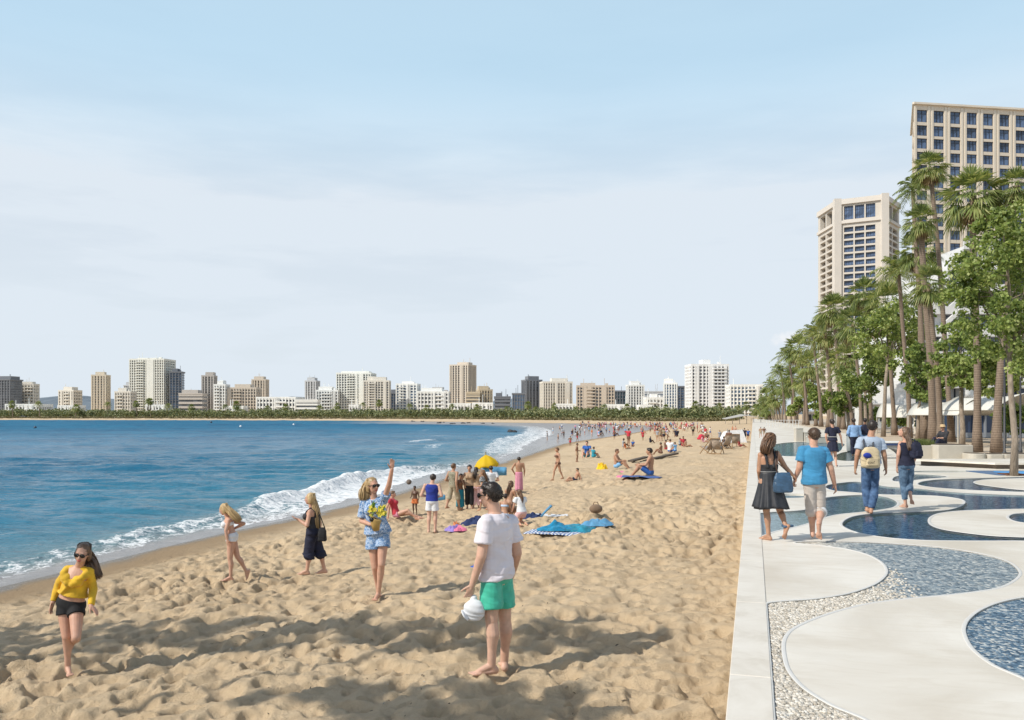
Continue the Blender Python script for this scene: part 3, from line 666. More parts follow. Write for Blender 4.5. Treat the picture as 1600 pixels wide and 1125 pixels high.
def leafy_tree(px, d, cx, cy, rx, ry, label, leaf=.14, clumps=70, per=110, seed=1, group='leafy trees along the promenade', tr=.11, zb=0.0, lean=.0):
    rng = np.random.default_rng(seed); base = dep(px, d, zb) if d else Vector(px); ctr = (pix(cx, cy, d) if d else Vector(cx)) - base; k = d / F if d else 1; ax = np.array([rx * k, (rx if d else cy) * k, ry * k])
    e = empty('broadleaf_tree', base, label, 'tree', group)
    # limbs grow from the trunk to points spread through the crown
    m = MB(); fork = Vector((ctr.x * .45 + lean, ctr.y * .45, max(ctr.z - ax[2] * .75, ctr.z * .35)))
    tp = [Vector((0, 0, -.05)), Vector((fork.x * .1 + .05, fork.y * .1, fork.z * .3)), Vector((fork.x * .5, fork.y * .5 + .06, fork.z * .7)), fork]; m.tube(tp, [tr * 1.35, tr, tr * .85, tr * .75], 9)
    cen = []; rad = []
    nl = 9
    tips = []
    for i in range(nl):
        a = i * 2.4 + rng.uniform(-.4, .4); h = rng.uniform(-.6, .85); q = math.sqrt(max(.05, 1 - h * h)) * rng.uniform(.55, .85)
        tip = Vector((ctr.x + ax[0] * q * math.cos(a), ctr.y + ax[1] * q * math.sin(a), ctr.z + ax[2] * h * .85))
        mid = fork.lerp(tip, .5) + Vector((rng.uniform(-.2, .2), rng.uniform(-.2, .2), .12 * ax[2])); m.tube([fork, fork.lerp(mid, .55), mid, tip], [tr * .55, tr * .42, tr * .3, tr * .08], 6, False); tips.append((mid, tip))
        for w in range(3):
            s = mid.lerp(tip, rng.uniform(0, .8)); tt = s + Vector(rng.normal(size=3)) * .28 * float(min(ax)); m.tube([s, s.lerp(tt, .5) + Vector((0, 0, .05)), tt], [tr * .2, tr * .13, tr * .05], 5, False); tips.append((s, tt))
    m.build('trunk', TBARK, e, True)
    for i in range(clumps):
        if i < len(tips): c = np.array(tips[i][1])
        else:
            v = rng.normal(size=3); v /= np.linalg.norm(v); c = np.array(ctr) + v * ax * rng.uniform(.25, 1.0) ** .5
        cen.append(c); rad.append(min(ax) * rng.uniform(.12, .27))
    V, f = leaf_cloud(rng, cen, rad, per, leaf)
    link('crown', np_mesh('leaves', V, f, False), LEAF, e); return e
def build_trees():
    P = [  # base px, depth, crown px, crown py, crown radius px, label
        (1487, 57, 1453, 262, 36, 'tallest slim palm, its lone head standing in front of the beige tower', 'fan', .2, .2),
        (1446, 62, 1426, 298, 38, 'palm whose drooping head crosses the left corner of the beige tower', 'feather', .2, .4),
        (1527, 42, 1520, 306, 60, 'broad headed palm rising behind the big leafy tree under the tower windows', 'fan', .2, .4),
        (1557, 41, 1590, 290, 42, 'palm at the right border with its head against the beige tower wall', 'fan', .22, .4),
        (1458, 55, 1438, 346, 36, 'thick trunked palm standing behind the long planter box', 'fan', .27, .3),
        (1441, 63, 1437, 392, 42, 'palm with an upright bright fan leaf below the tallest palm', 'fan', .22, .3),
        (1421, 66, 1404, 424, 52, 'wide shaggy palm hiding the foot of the octagonal tower', 'feather', .2, .4),
        (1470, 50, 1450, 444, 40, 'low palm with a bright spiky head beside the tallest trunk', 'fan', .2, .3),
        (1398, 75, 1385, 474, 46, 'palm with yellowing leaves left of the low leafy tree', 'fan', .22, .3),
        (1362, 88, 1350, 458, 34, 'palm set against the octagonal tower base with a dark round head', 'fan', .24, .3),
        (1345, 96, 1332, 505, 38, 'leaning palm with a long bare trunk behind the navy dress walker', 'fan', .22, .8),
        (1312, 108, 1303, 484, 38, 'tall palm directly below the left edge of the octagonal tower', 'fan', .26, .3),
        (1300, 112, 1290, 520, 34, 'palm with dry skirt just in front of the octagonal tower edge palm', 'fan', .26, .3),
        (1283, 125, 1270, 524, 34, 'feathery palm reaching into the sky left of the octagonal tower', 'feather', .26, .5),
        (1262, 142, 1250, 546, 32, 'palm with a ragged head just right of the small white cloud', 'fan', .28, .3),
        (1275, 132, 1266, 570, 30, 'shorter palm tucked under the feathery palm', 'fan', .26, .3),
        (1243, 165, 1232, 556, 28, 'palm under the small white cloud', 'feather', .28, .4)]
    for i, (a, d, cx, cy, r, lab, kind, tr, bend) in enumerate(P): palm(a, d, cx, cy, r, lab, kind, tr, bend, sd=i)
    rr = random.Random(12)
    far = [(1228, 180, 1220, 582, 26), (1236, 172, 1240, 592, 26), (1222, 195, 1228, 604, 22), (1215, 210, 1206, 602, 20), (1219, 205, 1214, 622, 20), (1208, 230, 1198, 618, 17), (1211, 222, 1207, 634, 18), (1202, 250, 1192, 630, 15),
           (1205, 240, 1199, 640, 14), (1197, 275, 1186, 638, 13), (1200, 262, 1193, 645, 12), (1190, 300, 1180, 640, 11), (1294, 118, 1297, 560, 30), (1318, 104, 1320, 560, 30), (1256, 150, 1258, 596, 26), (1332, 98, 1318, 588, 28)]
    for i, q in enumerate(far): palm(*q, 'small far palm in the crowded row where the promenade narrows to a point', 'fan' if i % 3 else 'feather', .27, rr.uniform(.2, .6), group='far palms at the end of the promenade', sd=i)
    T = [(1584, 25.6, 1568, 455, 84, 135, 'big leafy tree with a thin bare trunk rooted in the paving by the blue mat', .11, 115, 125, 3, .095),
         (1640, 30, 1622, 420, 78, 110, 'leafy tree cut off by the right border above the canopies', .12, 80, 115, 4, .12),
         (1503, 47, 1500, 560, 52, 62, 'leafy tree with low branches between the thick palm trunks', .18, 60, 80, 5, .14),
         (1560, 44, 1560, 578, 58, 50, 'leafy tree whose crown hangs over the white canopies', .17, 60, 110, 6, .13),
         (1380, 70, 1396, 520, 58, 58, 'round leafy tree above the backpack walkers', .24, 75, 80, 7, .16),
         (1433, 60, 1443, 585, 40, 52, 'slender leafy tree in front of the white terraced building', .2, 56, 100, 8, .13),
         (1352, 84, 1352, 580, 40, 46, 'leafy tree left of the round one, low over the walkers', .24, 64, 100, 9, .18),
         (1325, 99, 1322, 622, 30, 26, 'small leafy tree low among the palm trunks behind the navy dress walker', .28, 40, 90, 10, .16),
         (1282, 128, 1284, 622, 26, 26, 'small bushy tree among palm trunks left of the octagonal tower', .34, 36, 90, 11, .2),
         (1246, 160, 1247, 632, 22, 20, 'low bushy tree in the far palm row', .4, 30, 80, 12, .2)]
    for a, d, cx, cy, rx, ry, lab, leaf, cl, per, sd, tr in T: leafy_tree(a, d, cx, cy, rx, ry, lab, leaf, cl, per, sd, tr=tr)
    # shrubs at the foot of the buildings
    for px, d, cy, rx, ry, lab in ((1447, 74, 650, 16, 24, 'green shrub left of the dark glass pavilion'), (1478, 72, 652, 14, 16, 'low green shrub beside the dark glass pavilion'), (1577, 50, 655, 22, 26, 'dark green shrub under the white canopies'), (1400, 90, 650, 22, 16, 'shrub behind the palm trunks above the bench'), (1360, 100, 648, 16, 14, 'shrub behind the palm trunks above the men walking')):
        rng = np.random.default_rng(int(px)); b = dep(px, d, 0); k = d / F; c0 = np.array(pix(px, cy, d) - b); ax = np.array([rx * k, rx * k, ry * k])
        cen = [c0 + rng.uniform(-1, 1, 3) * ax * .75 for _ in range(30)]; V, f = leaf_cloud(rng, cen, [min(ax) * .35] * 30, 70, .22); V[:, 2] = np.abs(V[:, 2])
        o = link('shrub', np_mesh('shrub', V, f, False), LEAF); o.location = b; tag(o, lab, 'shrub', 'shrubs below the buildings')
def build_belt():
    rng = np.random.default_rng(9); cen = []; rad = []; low = []; lrad = []
    for px in np.arange(-120, 1215, 2.2):
        ds = np.arange(230, 620, 2.0); X = FV.x * ds + RV.x * (px - CX) / F * ds; Y = FV.y * ds + RV.y * (px - CX) / F * ds; s = shore(X, Y)
        if px > 1150: s = np.where(X > -6, -1, s)
        ok = np.where((s > 30) & (Y > 280))[0]
        if not len(ok): continue
        i0 = ok[0]
        for k in range(5):
            j = min(i0 + int(rng.uniform(0, 22)), len(ds) - 1); h = rng.uniform(0.5, 4.6) * (1 + .5 * fbm(np.array([px / 30.]), np.array([k]), 3, 3)[0]) * (1.0 if px < 800 else .9)
            z0 = float(land_z(s[j:j + 1], X[j:j + 1], Y[j:j + 1])[0]); cen.append((X[j] + rng.uniform(-1, 1), Y[j], z0 + h * .75)); rad.append(rng.uniform(.8, 1.9))
        for k in range(3):
            j = max(i0 - int(rng.uniform(1, 9)), 0); z0 = float(land_z(s[j:j + 1], X[j:j + 1], Y[j:j + 1])[0]); low.append((X[j], Y[j], z0 + .3)); lrad.append(rng.uniform(.5, 1.1))
    V, f = leaf_cloud(rng, cen, rad, 46, .75, .8); tag(link('far_shore_trees', np_mesh('belt', V, f, False), BELT), kind='stuff')
    V, f = leaf_cloud(rng, low, lrad, 22, .6, .5); sc = mat_leaf("dune_scrub", [(.14, .12, .06), (.20, .18, .085), (.27, .23, .12)], .1)
    tag(link('dune_scrub', np_mesh('scrub', V, f, False), sc), kind='stuff')
    # single palms that stand above the belt
    r = random.Random(4)
    for i, px in enumerate([20, 62, 118, 168, 214, 231, 236, 262, 301, 352, 371, 418, 446, 500, 527, 566, 592, 640, 668, 706, 744, 790, 826, 838, 866, 898, 930, 942, 978, 1010, 1042, 1066, 1088, 1098, 1112, 1126, 1140, 1155, 1166]):
        d = 500 if px < 700 else np.interp(px, [700, 860, 1000, 1170], [470, 400, 370, 340]); cy = r.uniform(629, 638) if px < 700 else r.uniform(632, 643)
        if px in (231, 236): cy = 627
        palm(px, d, px + r.uniform(-2, 2), cy, r.uniform(6, 9), 'small palm above the tree belt on the far shore', 'feather' if i % 2 else 'fan', .3, .3, 'palms on the far shore', .4, i)
def build_shade():
    # trees added on the sand behind the camera's left shoulder, outside the picture: their shadow crosses the foreground
    sh = Vector((SUN_DIR.x, SUN_DIR.y, 0)) / math.tan(SUN_EL)
    for i, (tx, ty, rx, ry, rz, h) in enumerate(((-9.3, 8.6, 2.6, 1.0, .55, 8.4), (-6.2, 9.0, 2.5, .9, .5, 8.8), (-2.7, 9.2, 2.3, .75, .5, 8.6), (-2.3, 6.8, 2.0, .5, .45, 8.6))):
        c = Vector((tx, ty, -.7)) + sh * (h + .7); c.z = h; b = Vector((c.x - .6, c.y - .8, sand_z(c.x - .6, c.y - .8)))
        leafy_tree(b, None, c, ry, rx, rz, 'unseen tree added behind the viewer on the left to shade the sand', .15, (60, 60, 52, 56)[i], 60, 40 + i, 'unseen trees added for beach shade', .05)
build_trees(); build_belt(); build_shade()
# ================================================================ buildings
def glass(name, c, rough=.08, vary=.5):
    t = NT(name); p = t.coord('Object', (.21, .21, .33)); v = t.voro(p, 1.4, 'Color'); sp = t.N.new("ShaderNodeSeparateColor"); t.L.new(v, sp.inputs[0])
    a = tuple(x * (1 - vary) for x in c); b = tuple(min(1, x * (1 + vary)) for x in c)
    f = t.math('ADD', t.math('MULTIPLY', sp.outputs[0], .6), t.math('MULTIPLY', t.rnd(), .4))
    return t.done(t.ramp(f, [(.2, a), (.8, b)]), rough, None, .5)
def facade(m, A, B, z0, z1, xs, zs, dep_):
    """wall from A to B (outside on the right hand of A->B seen from above... normal n), openings xs x zs recessed by dep_"""
    A = Vector((A[0], A[1])); B = Vector((B[0], B[1])); u = (B - A); L = u.length; u /= L; n = Vector((u.y, -u.x))
    def P(x, z, k=0.0): q = A + u * x - n * k; return (q.x, q.y, z)
    cx = sorted({0.0, L, *[a for q in xs for a in q]}); cz = sorted({z0, z1, *[a for q in zs for a in q]})
    ox = lambda c: any(a - 1e-6 <= c <= b + 1e-6 for a, b in xs); oz = lambda c: any(a - 1e-6 <= c <= b + 1e-6 for a, b in zs)
    for x0, x1 in zip(cx[:-1], cx[1:]):
        for a, b in zip(cz[:-1], cz[1:]):
            if ox((x0 + x1) / 2) and oz((a + b) / 2):
                m.poly([P(x0, a), P(x0, b), P(x0, b, dep_), P(x0, a, dep_)]); m.poly([P(x1, a), P(x1, a, dep_), P(x1, b, dep_), P(x1, b)])
                m.poly([P(x0, a), P(x0, a, dep_), P(x1, a, dep_), P(x1, a)]); m.poly([P(x0, b), P(x1, b), P(x1, b, dep_), P(x0, b, dep_)])
            else: m.poly([P(x0, a), P(x1, a), P(x1, b), P(x0, b)])
    return P, u, n
def window_mesh(w, h, mull, gl, fr, rail=False, trans=True):
    m = MB(); m.mat(gl).poly([(-w / 2, 0, 0), (w / 2, 0, 0), (w / 2, 0, h), (-w / 2, 0, h)]); m.mat(fr); t = .09
    for x in ([-w / 2 + t / 2, w / 2 - t / 2] + [(-w / 2 + w * (i + 1) / (mull + 1)) for i in range(mull)]): m.box((x, -.05, h / 2), (t, .1, h - .002))
    for z in (t / 2, h - t / 2): m.box((0, -.04, z), (w - .01, .08, t))
    if trans: m.box((0, -.035, h * .70), (w - .01, .06, t * .7))
    if rail: m.box((0, -.3, h * .33), (w - .02, .05, .06)); m.box((0, -.3, .2), (w - .02, .04, .05))
    return m.mesh("window")
def put_windows(par, P, u, n, xs, zs, k, mesh_for, skip=None):
    an = math.atan2(u.y, u.x)
    for j, (a, b) in enumerate(zs):
        for i, (x0, x1) in enumerate(xs):
            if skip and skip(i, j): continue
            q = P((x0 + x1) / 2, a, k - .004); o = link('window', mesh_for(x1 - x0, b - a, i, j), None, par); o.location = Vector(q) - par.location; o.rotation_euler = (0, 0, an)
def cache(fn):
    D = {}
    def g(w, h, i, j):
        k = (round(w, 2), round(h, 2), (i * 7 + j * 3) % 2)
        if k not in D: D[k] = fn(w, h, k[2])
        return D[k]
    return g
def build_towers():
    blue = glass("blue_glass", (.085, .13, .225), .15, .6); fr = plain("bronze_frame", (.03, .032, .04), .4); wall = stone("tower_limestone", (.70, .615, .505), .06, .25, .8, .05); pale = stone("tower_concrete", (.60, .55, .485), .06, .2, .8, .05); tan = stone("tower_tan", (.47, .36, .25), .06, .2, .8, .05)
    # beige slab tower at the right border
    d = 195.0; s = d / F; e = empty('hotel_tower', dep(1427, d, 0), 'beige stone tower with a grid of square dark blue windows at the right border', 'building', 'promenade towers')
    A = dep(1428, d); B = dep(1760, d + 8); zt = pix(0, 163, d).z; m = MB()
    xs = [((1433.3 + 28.45 * i - 1428) * s, (1450.6 + 28.45 * i - 1428) * s) for i in range(9)]; zz = lambda py: pix(0, py, d).z
    rows = [(zz(190), zz(171)), (zz(211.3), zz(195)), (zz(231.5), zz(215.5))] + [(zz(251.5 + 20.2 * k), zz(236.7 + 20.2 * k)) for k in range(8)]
    rows = [r_ for r_ in rows if r_[0] > 2]
    P, u, n = facade(m, A, B, 0, zt, xs, rows, .28)
    L = (B - A).length; back = 22.0
    side_z = [(a - .25, b + .1) for a, b in rows]
    A2 = dep(1425.0, d + back); A2 = Vector((A2.x, A2.y)); P2, u2, n2 = facade(m, A2, A, 0, zt - .0, [(5, 12), (15, 22)], side_z, 1.6)
    B2 = Vector((B.x, B.y)) + (A2 - Vector((A.x, A.y))); m.poly([(A.x, A.y, zt), (B.x, B.y, zt), (B2.x, B2.y, zt), (A2.x, A2.y, zt)]); m.poly([(B.x, B.y, 0), (B2.x, B2.y, 0), (B2.x, B2.y, zt), (B.x, B.y, zt)]); m.poly([(B2.x, B2.y, 0), (A2.x, A2.y, 0), (A2.x, A2.y, zt), (B2.x, B2.y, zt)])
    w = m.mesh('wall'); w.transform(Matrix.Translation(-e.location)); link('wall', w, wall, e)
    tm = MB(); up = lambda p: Vector((p[0], p[1]))
    a0 = up(A) + n * .25 - u * .25; b0 = up(B) + n * .25
    tm.bar((a0.x, a0.y, zt + .2), (b0.x, b0.y, zt + .2), .55, .45); a1 = up(A2) - u * .25; tm.bar((a0.x, a0.y, zt + .203), (a1.x, a1.y, zt + .203), .55, .45)
    for i in range(10):                               # slim pilasters between the windows
        x = (1433.3 + 28.45 * i - 5.6 - 1428) * s
        if i == 0: x = .35
        for dx in ((-.45, .45) if i else (0,)): q = up(A) + u * (x + dx) + n * .05; tm.box((q.x, q.y, zt / 2 - .1), (.5, .12, zt - .3), Matrix.Rotation(math.atan2(u.y, u.x), 3, 'Z'))
    tmm = tm.mesh('cornice'); tmm.transform(Matrix.Translation(-e.location)); link('cornice', tmm, stone("tower_trim", (.73, .65, .54), .06, .3), e)
    put_windows(e, P, u, n, xs, rows, .26, cache(lambda w_, h_, k: window_mesh(w_, h_, 1 + k, blue, fr)))
    sg = MB()
    for a, b in side_z:
        for x0, x1 in ((5, 12), (15, 22)): sg.poly([P2(x0, a, 1.58), P2(x1, a, 1.58), P2(x1, b, 1.58), P2(x0, b, 1.58)])
    sgm = sg.mesh('balcony_glazing'); sgm.transform(Matrix.Translation(-e.location)); link('balcony_glazing', sgm, blue, e)
    # octagonal tower left of it
    D = 365.0; C1 = dep(1382, D); C0 = dep(1308, 374.5); CL = dep(1278.5, 398); CR = dep(1405, 382); zt = pix(0, 304, D).z
    e = empty('hotel_tower', C0, 'tall many sided concrete tower with stacked balconies, left of the beige slab tower', 'building', 'promenade towers')
    back = [dep(1404, 415), dep(1300, 425)]; m = MB(); fl = 3.0; nrow = 24
    L = (C1 - C0).length; pw = 2.4
    bays = lambda L, n, a, b, g: [(a + (L - a - b) * i / n + g / 2, a + (L - a - b) * (i + 1) / n - g / 2) for i in range(n)]
    z2 = zt - 10.6; rows = [(zt - 9.2, zt - 3.2)] + [(z2 - 1.2 - fl * (k + 1), z2 - 1.2 - fl * k - .82) for k in range(26)]
    xf = bays(L, 3, 2.6, 3.4, .6); P, u, n = facade(m, C0, C1, 0, zt, xf, rows, .8)
    LL = (C0 - CL).length; xl = bays(LL, 2, 2.0, 5.5, 1.2); Pl, ul, nl = facade(m, CL, C0, 0, zt, xl, rows, 2.2)
    LR = (CR - C1).length; xr = bays(LR, 2, 3.4, 2.0, 1.0); Pr, ur, nr = facade(m, C1, CR, 0, zt, xr, rows, 2.2)
    ring = [CL, C0, C1, CR] + back; m.poly([(p.x, p.y, zt) for p in ring])
    for a, b in ((CR, back[0]), (back[0], back[1]), (back[1], CL)): m.poly([(a.x, a.y, 0), (b.x, b.y, 0), (b.x, b.y, zt), (a.x, a.y, zt)])
    wm = m.mesh('wall'); wm.transform(Matrix.Translation(-e.location)); link('wall', wm, pale, e)
    m = MB()                                            # projecting frame: corner piers, roof beam, band
    def pier(p, w, h0=0, h1=zt): m.box((p.x, p.y, (h0 + h1) / 2), (w, w, h1 - h0), Matrix.Rotation(math.atan2(u.y, u.x) + .4, 3, 'Z'))
    def beam(a, b, z, h, k, nn):
        a = Vector((a.x, a.y)) + nn * k; b = Vector((b.x, b.y)) + nn * k; m.bar((a.x, a.y, z), (b.x, b.y, z), .9, h)
    for p in (C0, C1): pier(Vector((p.x, p.y)), 3.0, 0, zt + .35)
    for a, b, nn in ((CL, C0, nl), (C0, C1, n), (C1, CR, nr)): beam(a, b, zt - 1.15, 2.3, .35, nn); beam(a, b, zt - 10.3, 1.3, .32, nn)
    mm = m.mesh('corner_frame'); mm.transform(Matrix.Translation(-e.location)); link('corner_frame', mm, stone("tower_piers", (.66, .605, .54), .05, .2), e)
    wf = cache(lambda w_, h_, k: window_mesh(w_, h_, 3, blue, fr, True)); put_windows(e, P, u, n, xf, rows[:20], .75, wf)
    dk = glass("balcony_glass", (.05, .06, .07), .2, .6); wl = cache(lambda w_, h_, k: window_mesh(w_, h_, 1, dk, tan, True)); put_windows(e, Pl, ul, nl, xl, rows[:18], 2.1, wl); put_windows(e, Pr, ur, nr, xr, rows[:1], 2.1, wl)
    g2 = MB()
    for a, b in rows[1:]:
        for x0, x1 in xr: g2.poly([Pr(x0, a, 2.15), Pr(x1, a, 2.15), Pr(x1, b, 2.15), Pr(x0, b, 2.15)])
    gm = g2.mesh('balcony_glazing'); gm.transform(Matrix.Translation(-e.location)); link('balcony_glazing', gm, dk, e)
    # white terraced building behind the trees
    d0 = 112.0; e = empty('terraced_building', dep(1500, d0, 0), 'white terraced building with slanted fins seen through the leafy trees', 'building'); white = stone("white_render", (.66, .655, .64), .05, .3, .7, .05)
    m = MB(); gl = MB(); k = d0 / F; fins = MB()
    for i in range(8):
        z0, z1 = i * 3.25, i * 3.25 + 3.25; x0 = 1408 + [0, 4, 8, 18, 34, 52, 70, 92][i]; a = dep(x0, d0 + i * 1.2); b = dep(1720, d0 + i * 1.2); c = (a + b) / 2; Lb = (b - a).length; M = Matrix.Rotation(TH, 3, 'Z'); f3 = FV * 9
        m.box((c.x + f3.x, c.y + f3.y, z1 - .2), (Lb, 20, .4), M); m.box((c.x - FV.x * .9, c.y - FV.y * .9, z1 + .35), (Lb, .18, .7), M); gl.box((c.x + f3.x, c.y + f3.y, (z0 + z1) / 2 - .2), (Lb - 1.2, 17, 2.84), M)
        m.box((a.x + f3.x, a.y + f3.y, (z0 + z1) / 2 - .2), (.35, 19.6, 2.84), M)
        for q in range(0, 12):
            p = a + RV * (2.2 + q * 2.6); m.box((p.x + FV.x * .2, p.y + FV.y * .2, (z0 + z1) / 2 - .2), (.28 if q % 3 else 1.1, .5, 2.842), M)
        p = a + RV * 1.0 - FV * 1.1; fins.poly([p, p + RV * .25, p + RV * 4.2 + UP * 3.0, p + RV * 3.6 + UP * 3.4]) if False else fins.bar(p + UP * z0 - p * 0, p + RV * 3.6 + UP * (z0 + 3.3), .5, .55)
    for nm, q, mt in (('wall', m, white), ('glazing', gl, glass("grey_glass", (.10, .12, .15), .15, .5)), ('slanted_fin', fins, white)): me = q.mesh(nm); me.transform(Matrix.Translation(-e.location)); link(nm, me, mt, e)
    # dark glass pavilion
    e = empty('pavilion', dep(1508, 66, 0), 'low pavilion with dark blue glass and a flat pale roof behind the palm trunks', 'building'); M = Matrix.Rotation(TH, 3, 'Z'); k = 66 / F
    g = MB(); fr_ = MB(); rf = MB()
    def bx(q, px0, px1, py0, py1, dd, dp): a = pix(px0, py1, dd) ; b = pix(px1, py0, dd); c = (a + b) / 2 + FV * dp / 2; q.box(c - e.location, ((px1 - px0) * dd / F, dp, (py1 - py0) * dd / F), M)
    bx(g, 1488, 1660, 606, 676, 66, 6)
    for i in range(10): bx(fr_, 1488 + i * 17, 1490.5 + i * 17, 606, 683, 65.8, .3)
    bx(fr_, 1494, 1503, 606, 683, 65.7, .2); bx(fr_, 1488, 1660, 676, 684, 65.85, .3); bx(rf, 1480, 1668, 602, 606.4, 64.6, 9)
    g.build('glazing', glass("pavilion_glass", (.03, .055, .11), .12, .5), e); fr_.build('frame', plain("grey_steel", (.25, .27, .30), .5), e); rf.build('roof', white, e)
    for px0, px1, y0, dd, lab, col in ((1452, 1480, 642, 78, 'low pale wall with a dark opening behind the thick palm trunk', (.55, .5, .42)), (1350, 1384, 632, 110, 'white kiosk half hidden by trunks left of the bench', (.62, .62, .60)), (1312, 1340, 640, 125, 'small white hut among the palm trunks above the blue shirted man', (.6, .6, .58)), (1262, 1282, 644, 160, 'tiny white hut at the far end of the palm row', (.6, .6, .58))):
        e = empty('kiosk', dep((px0 + px1) / 2, dd, 0), lab, 'kiosk', 'small buildings under the palms'); w = (px1 - px0) * dd / F; h = CH + (HY - y0) * dd / F
        m = MB(); m.box((0, 1.5, h / 2), (w, 3, h)); m.build('wall', stone("kiosk_wall", col), e); m = MB(); m.box((0, 1.3, h + .08), (w + .8, 4, .16)); m.build('roof', white, e); m = MB()
        for i in range(3): m.box((-w / 3 + i * w / 3, -.02, h * .55), (w * .24, .1, h * .5))
        m.build('opening', plain("dark_opening", (.04, .045, .05), .6), e); e.rotation_euler.z = TH
build_towers()
# ---------------------------------------------------------------- the city across the bay
def far_building(x0, x1, ytop, d, label, wall, gl, nx, nz, style='grid', yaw=0.0, pent=None, z0=.6, depth=None, taper=None):
    d = float(d); w = (x1 - x0) * d / F; h = CH + (HY - ytop) * d / F - z0; dp = depth or max(10, min(w * .7, 22))
    rv = random.Random(int(x0 * 3 + ytop))
    e = empty('city_building', dep((x0 + x1) / 2, d, z0), label, 'building', 'buildings across the bay', TH + yaw)
    g = MB(); g.box((0, dp / 2, h / 2 - .05), (w - 1.0, dp - 1.0, h - .3)); g.build('glazing', gl, e)
    m = MB(); fh = h / nz; y0 = 0.0
    pw = w / nx
    if style in ('grid', 'bands'):
        t = fh * (.34 if style == 'grid' else .5)
        for i in range(nz + 1): m.box((0, dp / 2, min(i * fh, h - t / 2)), (w, dp, t))
    if style in ('grid', 'piers'):
        q = pw * (.30 if style == 'grid' else .42)
        for i in range(nx + 1):
            x = -w / 2 + w * i / nx; x = max(-w / 2 + q / 2, min(w / 2 - q / 2, x)); m.box((x, .12, h / 2), (q, .9, h - .01)); m.box((x, dp - .12, h / 2), (q, .9, h - .012))
        ns = max(2, int(dp / max(pw, 2.5)))
        for sx in (-1, 1):
            for i in range(1, ns): m.box((sx * (w / 2 - .14), dp * i / ns, h / 2), (.9, q, h - .014))
    if style == 'piers':
        for i in range(nz + 1): m.box((0, dp / 2, min(i * fh, h - fh * .15)), (w - .5, dp - .5, fh * .28))
    if style == 'glass':
        for i in range(nz + 1): m.box((0, dp / 2, min(i * fh, h - .2)), (w - .6, dp - .6, .5))
        for i in range(nx + 1): m.box((max(-w / 2 + .4, min(w / 2 - .4, -w / 2 + w * i / nx)), .3, h / 2), (.5, .6, h))
    m.box((0, dp / 2, h + .35), (w + .3, dp + .3, 1.0))
    if style in ('grid', 'piers') and w > 12:             # solid stair bays, projecting balconies and a set back upper storey make the blocks differ
        for q in range(rv.choice((1, 2, 2, 3))): m.box((rv.uniform(-.42, .42) * w, .05, h / 2), (rv.uniform(.06, .14) * w, 1.3, h - .03))
    if style == 'grid':
        b0 = rv.uniform(-.4, .1) * w; bw = rv.uniform(.2, .45) * w
        for i in range(1, nz): m.box((min(b0 + bw / 2, w / 2 - bw / 2), -.55, i * fh + fh * .12), (bw, 1.2, fh * .34))
    if pent is None and h > 14: m.box((rv.uniform(-.15, .15) * w, dp / 2, h + 1.9), (w * rv.uniform(.45, .75), dp * .7, 2.6))
    for q in range(rv.randint(1, 3)): x = rv.uniform(-.4, .4) * w; m.tube([(x, dp / 2, h + .5), (x, dp / 2, h + rv.uniform(3, 6.5))], .16, 5)
    m.build('wall', wall, e)
    r = random.Random(int(x0)); p = MB()
    for (fx, fw, ph) in (pent if pent is not None else [(r.uniform(-.25, .1), r.uniform(.25, .4), r.uniform(1.6, 3))]): p.box((fx * w, dp * .5, h + .85 + ph / 2), (w * fw, dp * .5, ph))
    p.box((w * .3, dp * .3, h + 1.5), (w * .08, 2, 1.4))
    if pent is None or pent: p.build('roof_house', wall, e)
    return e
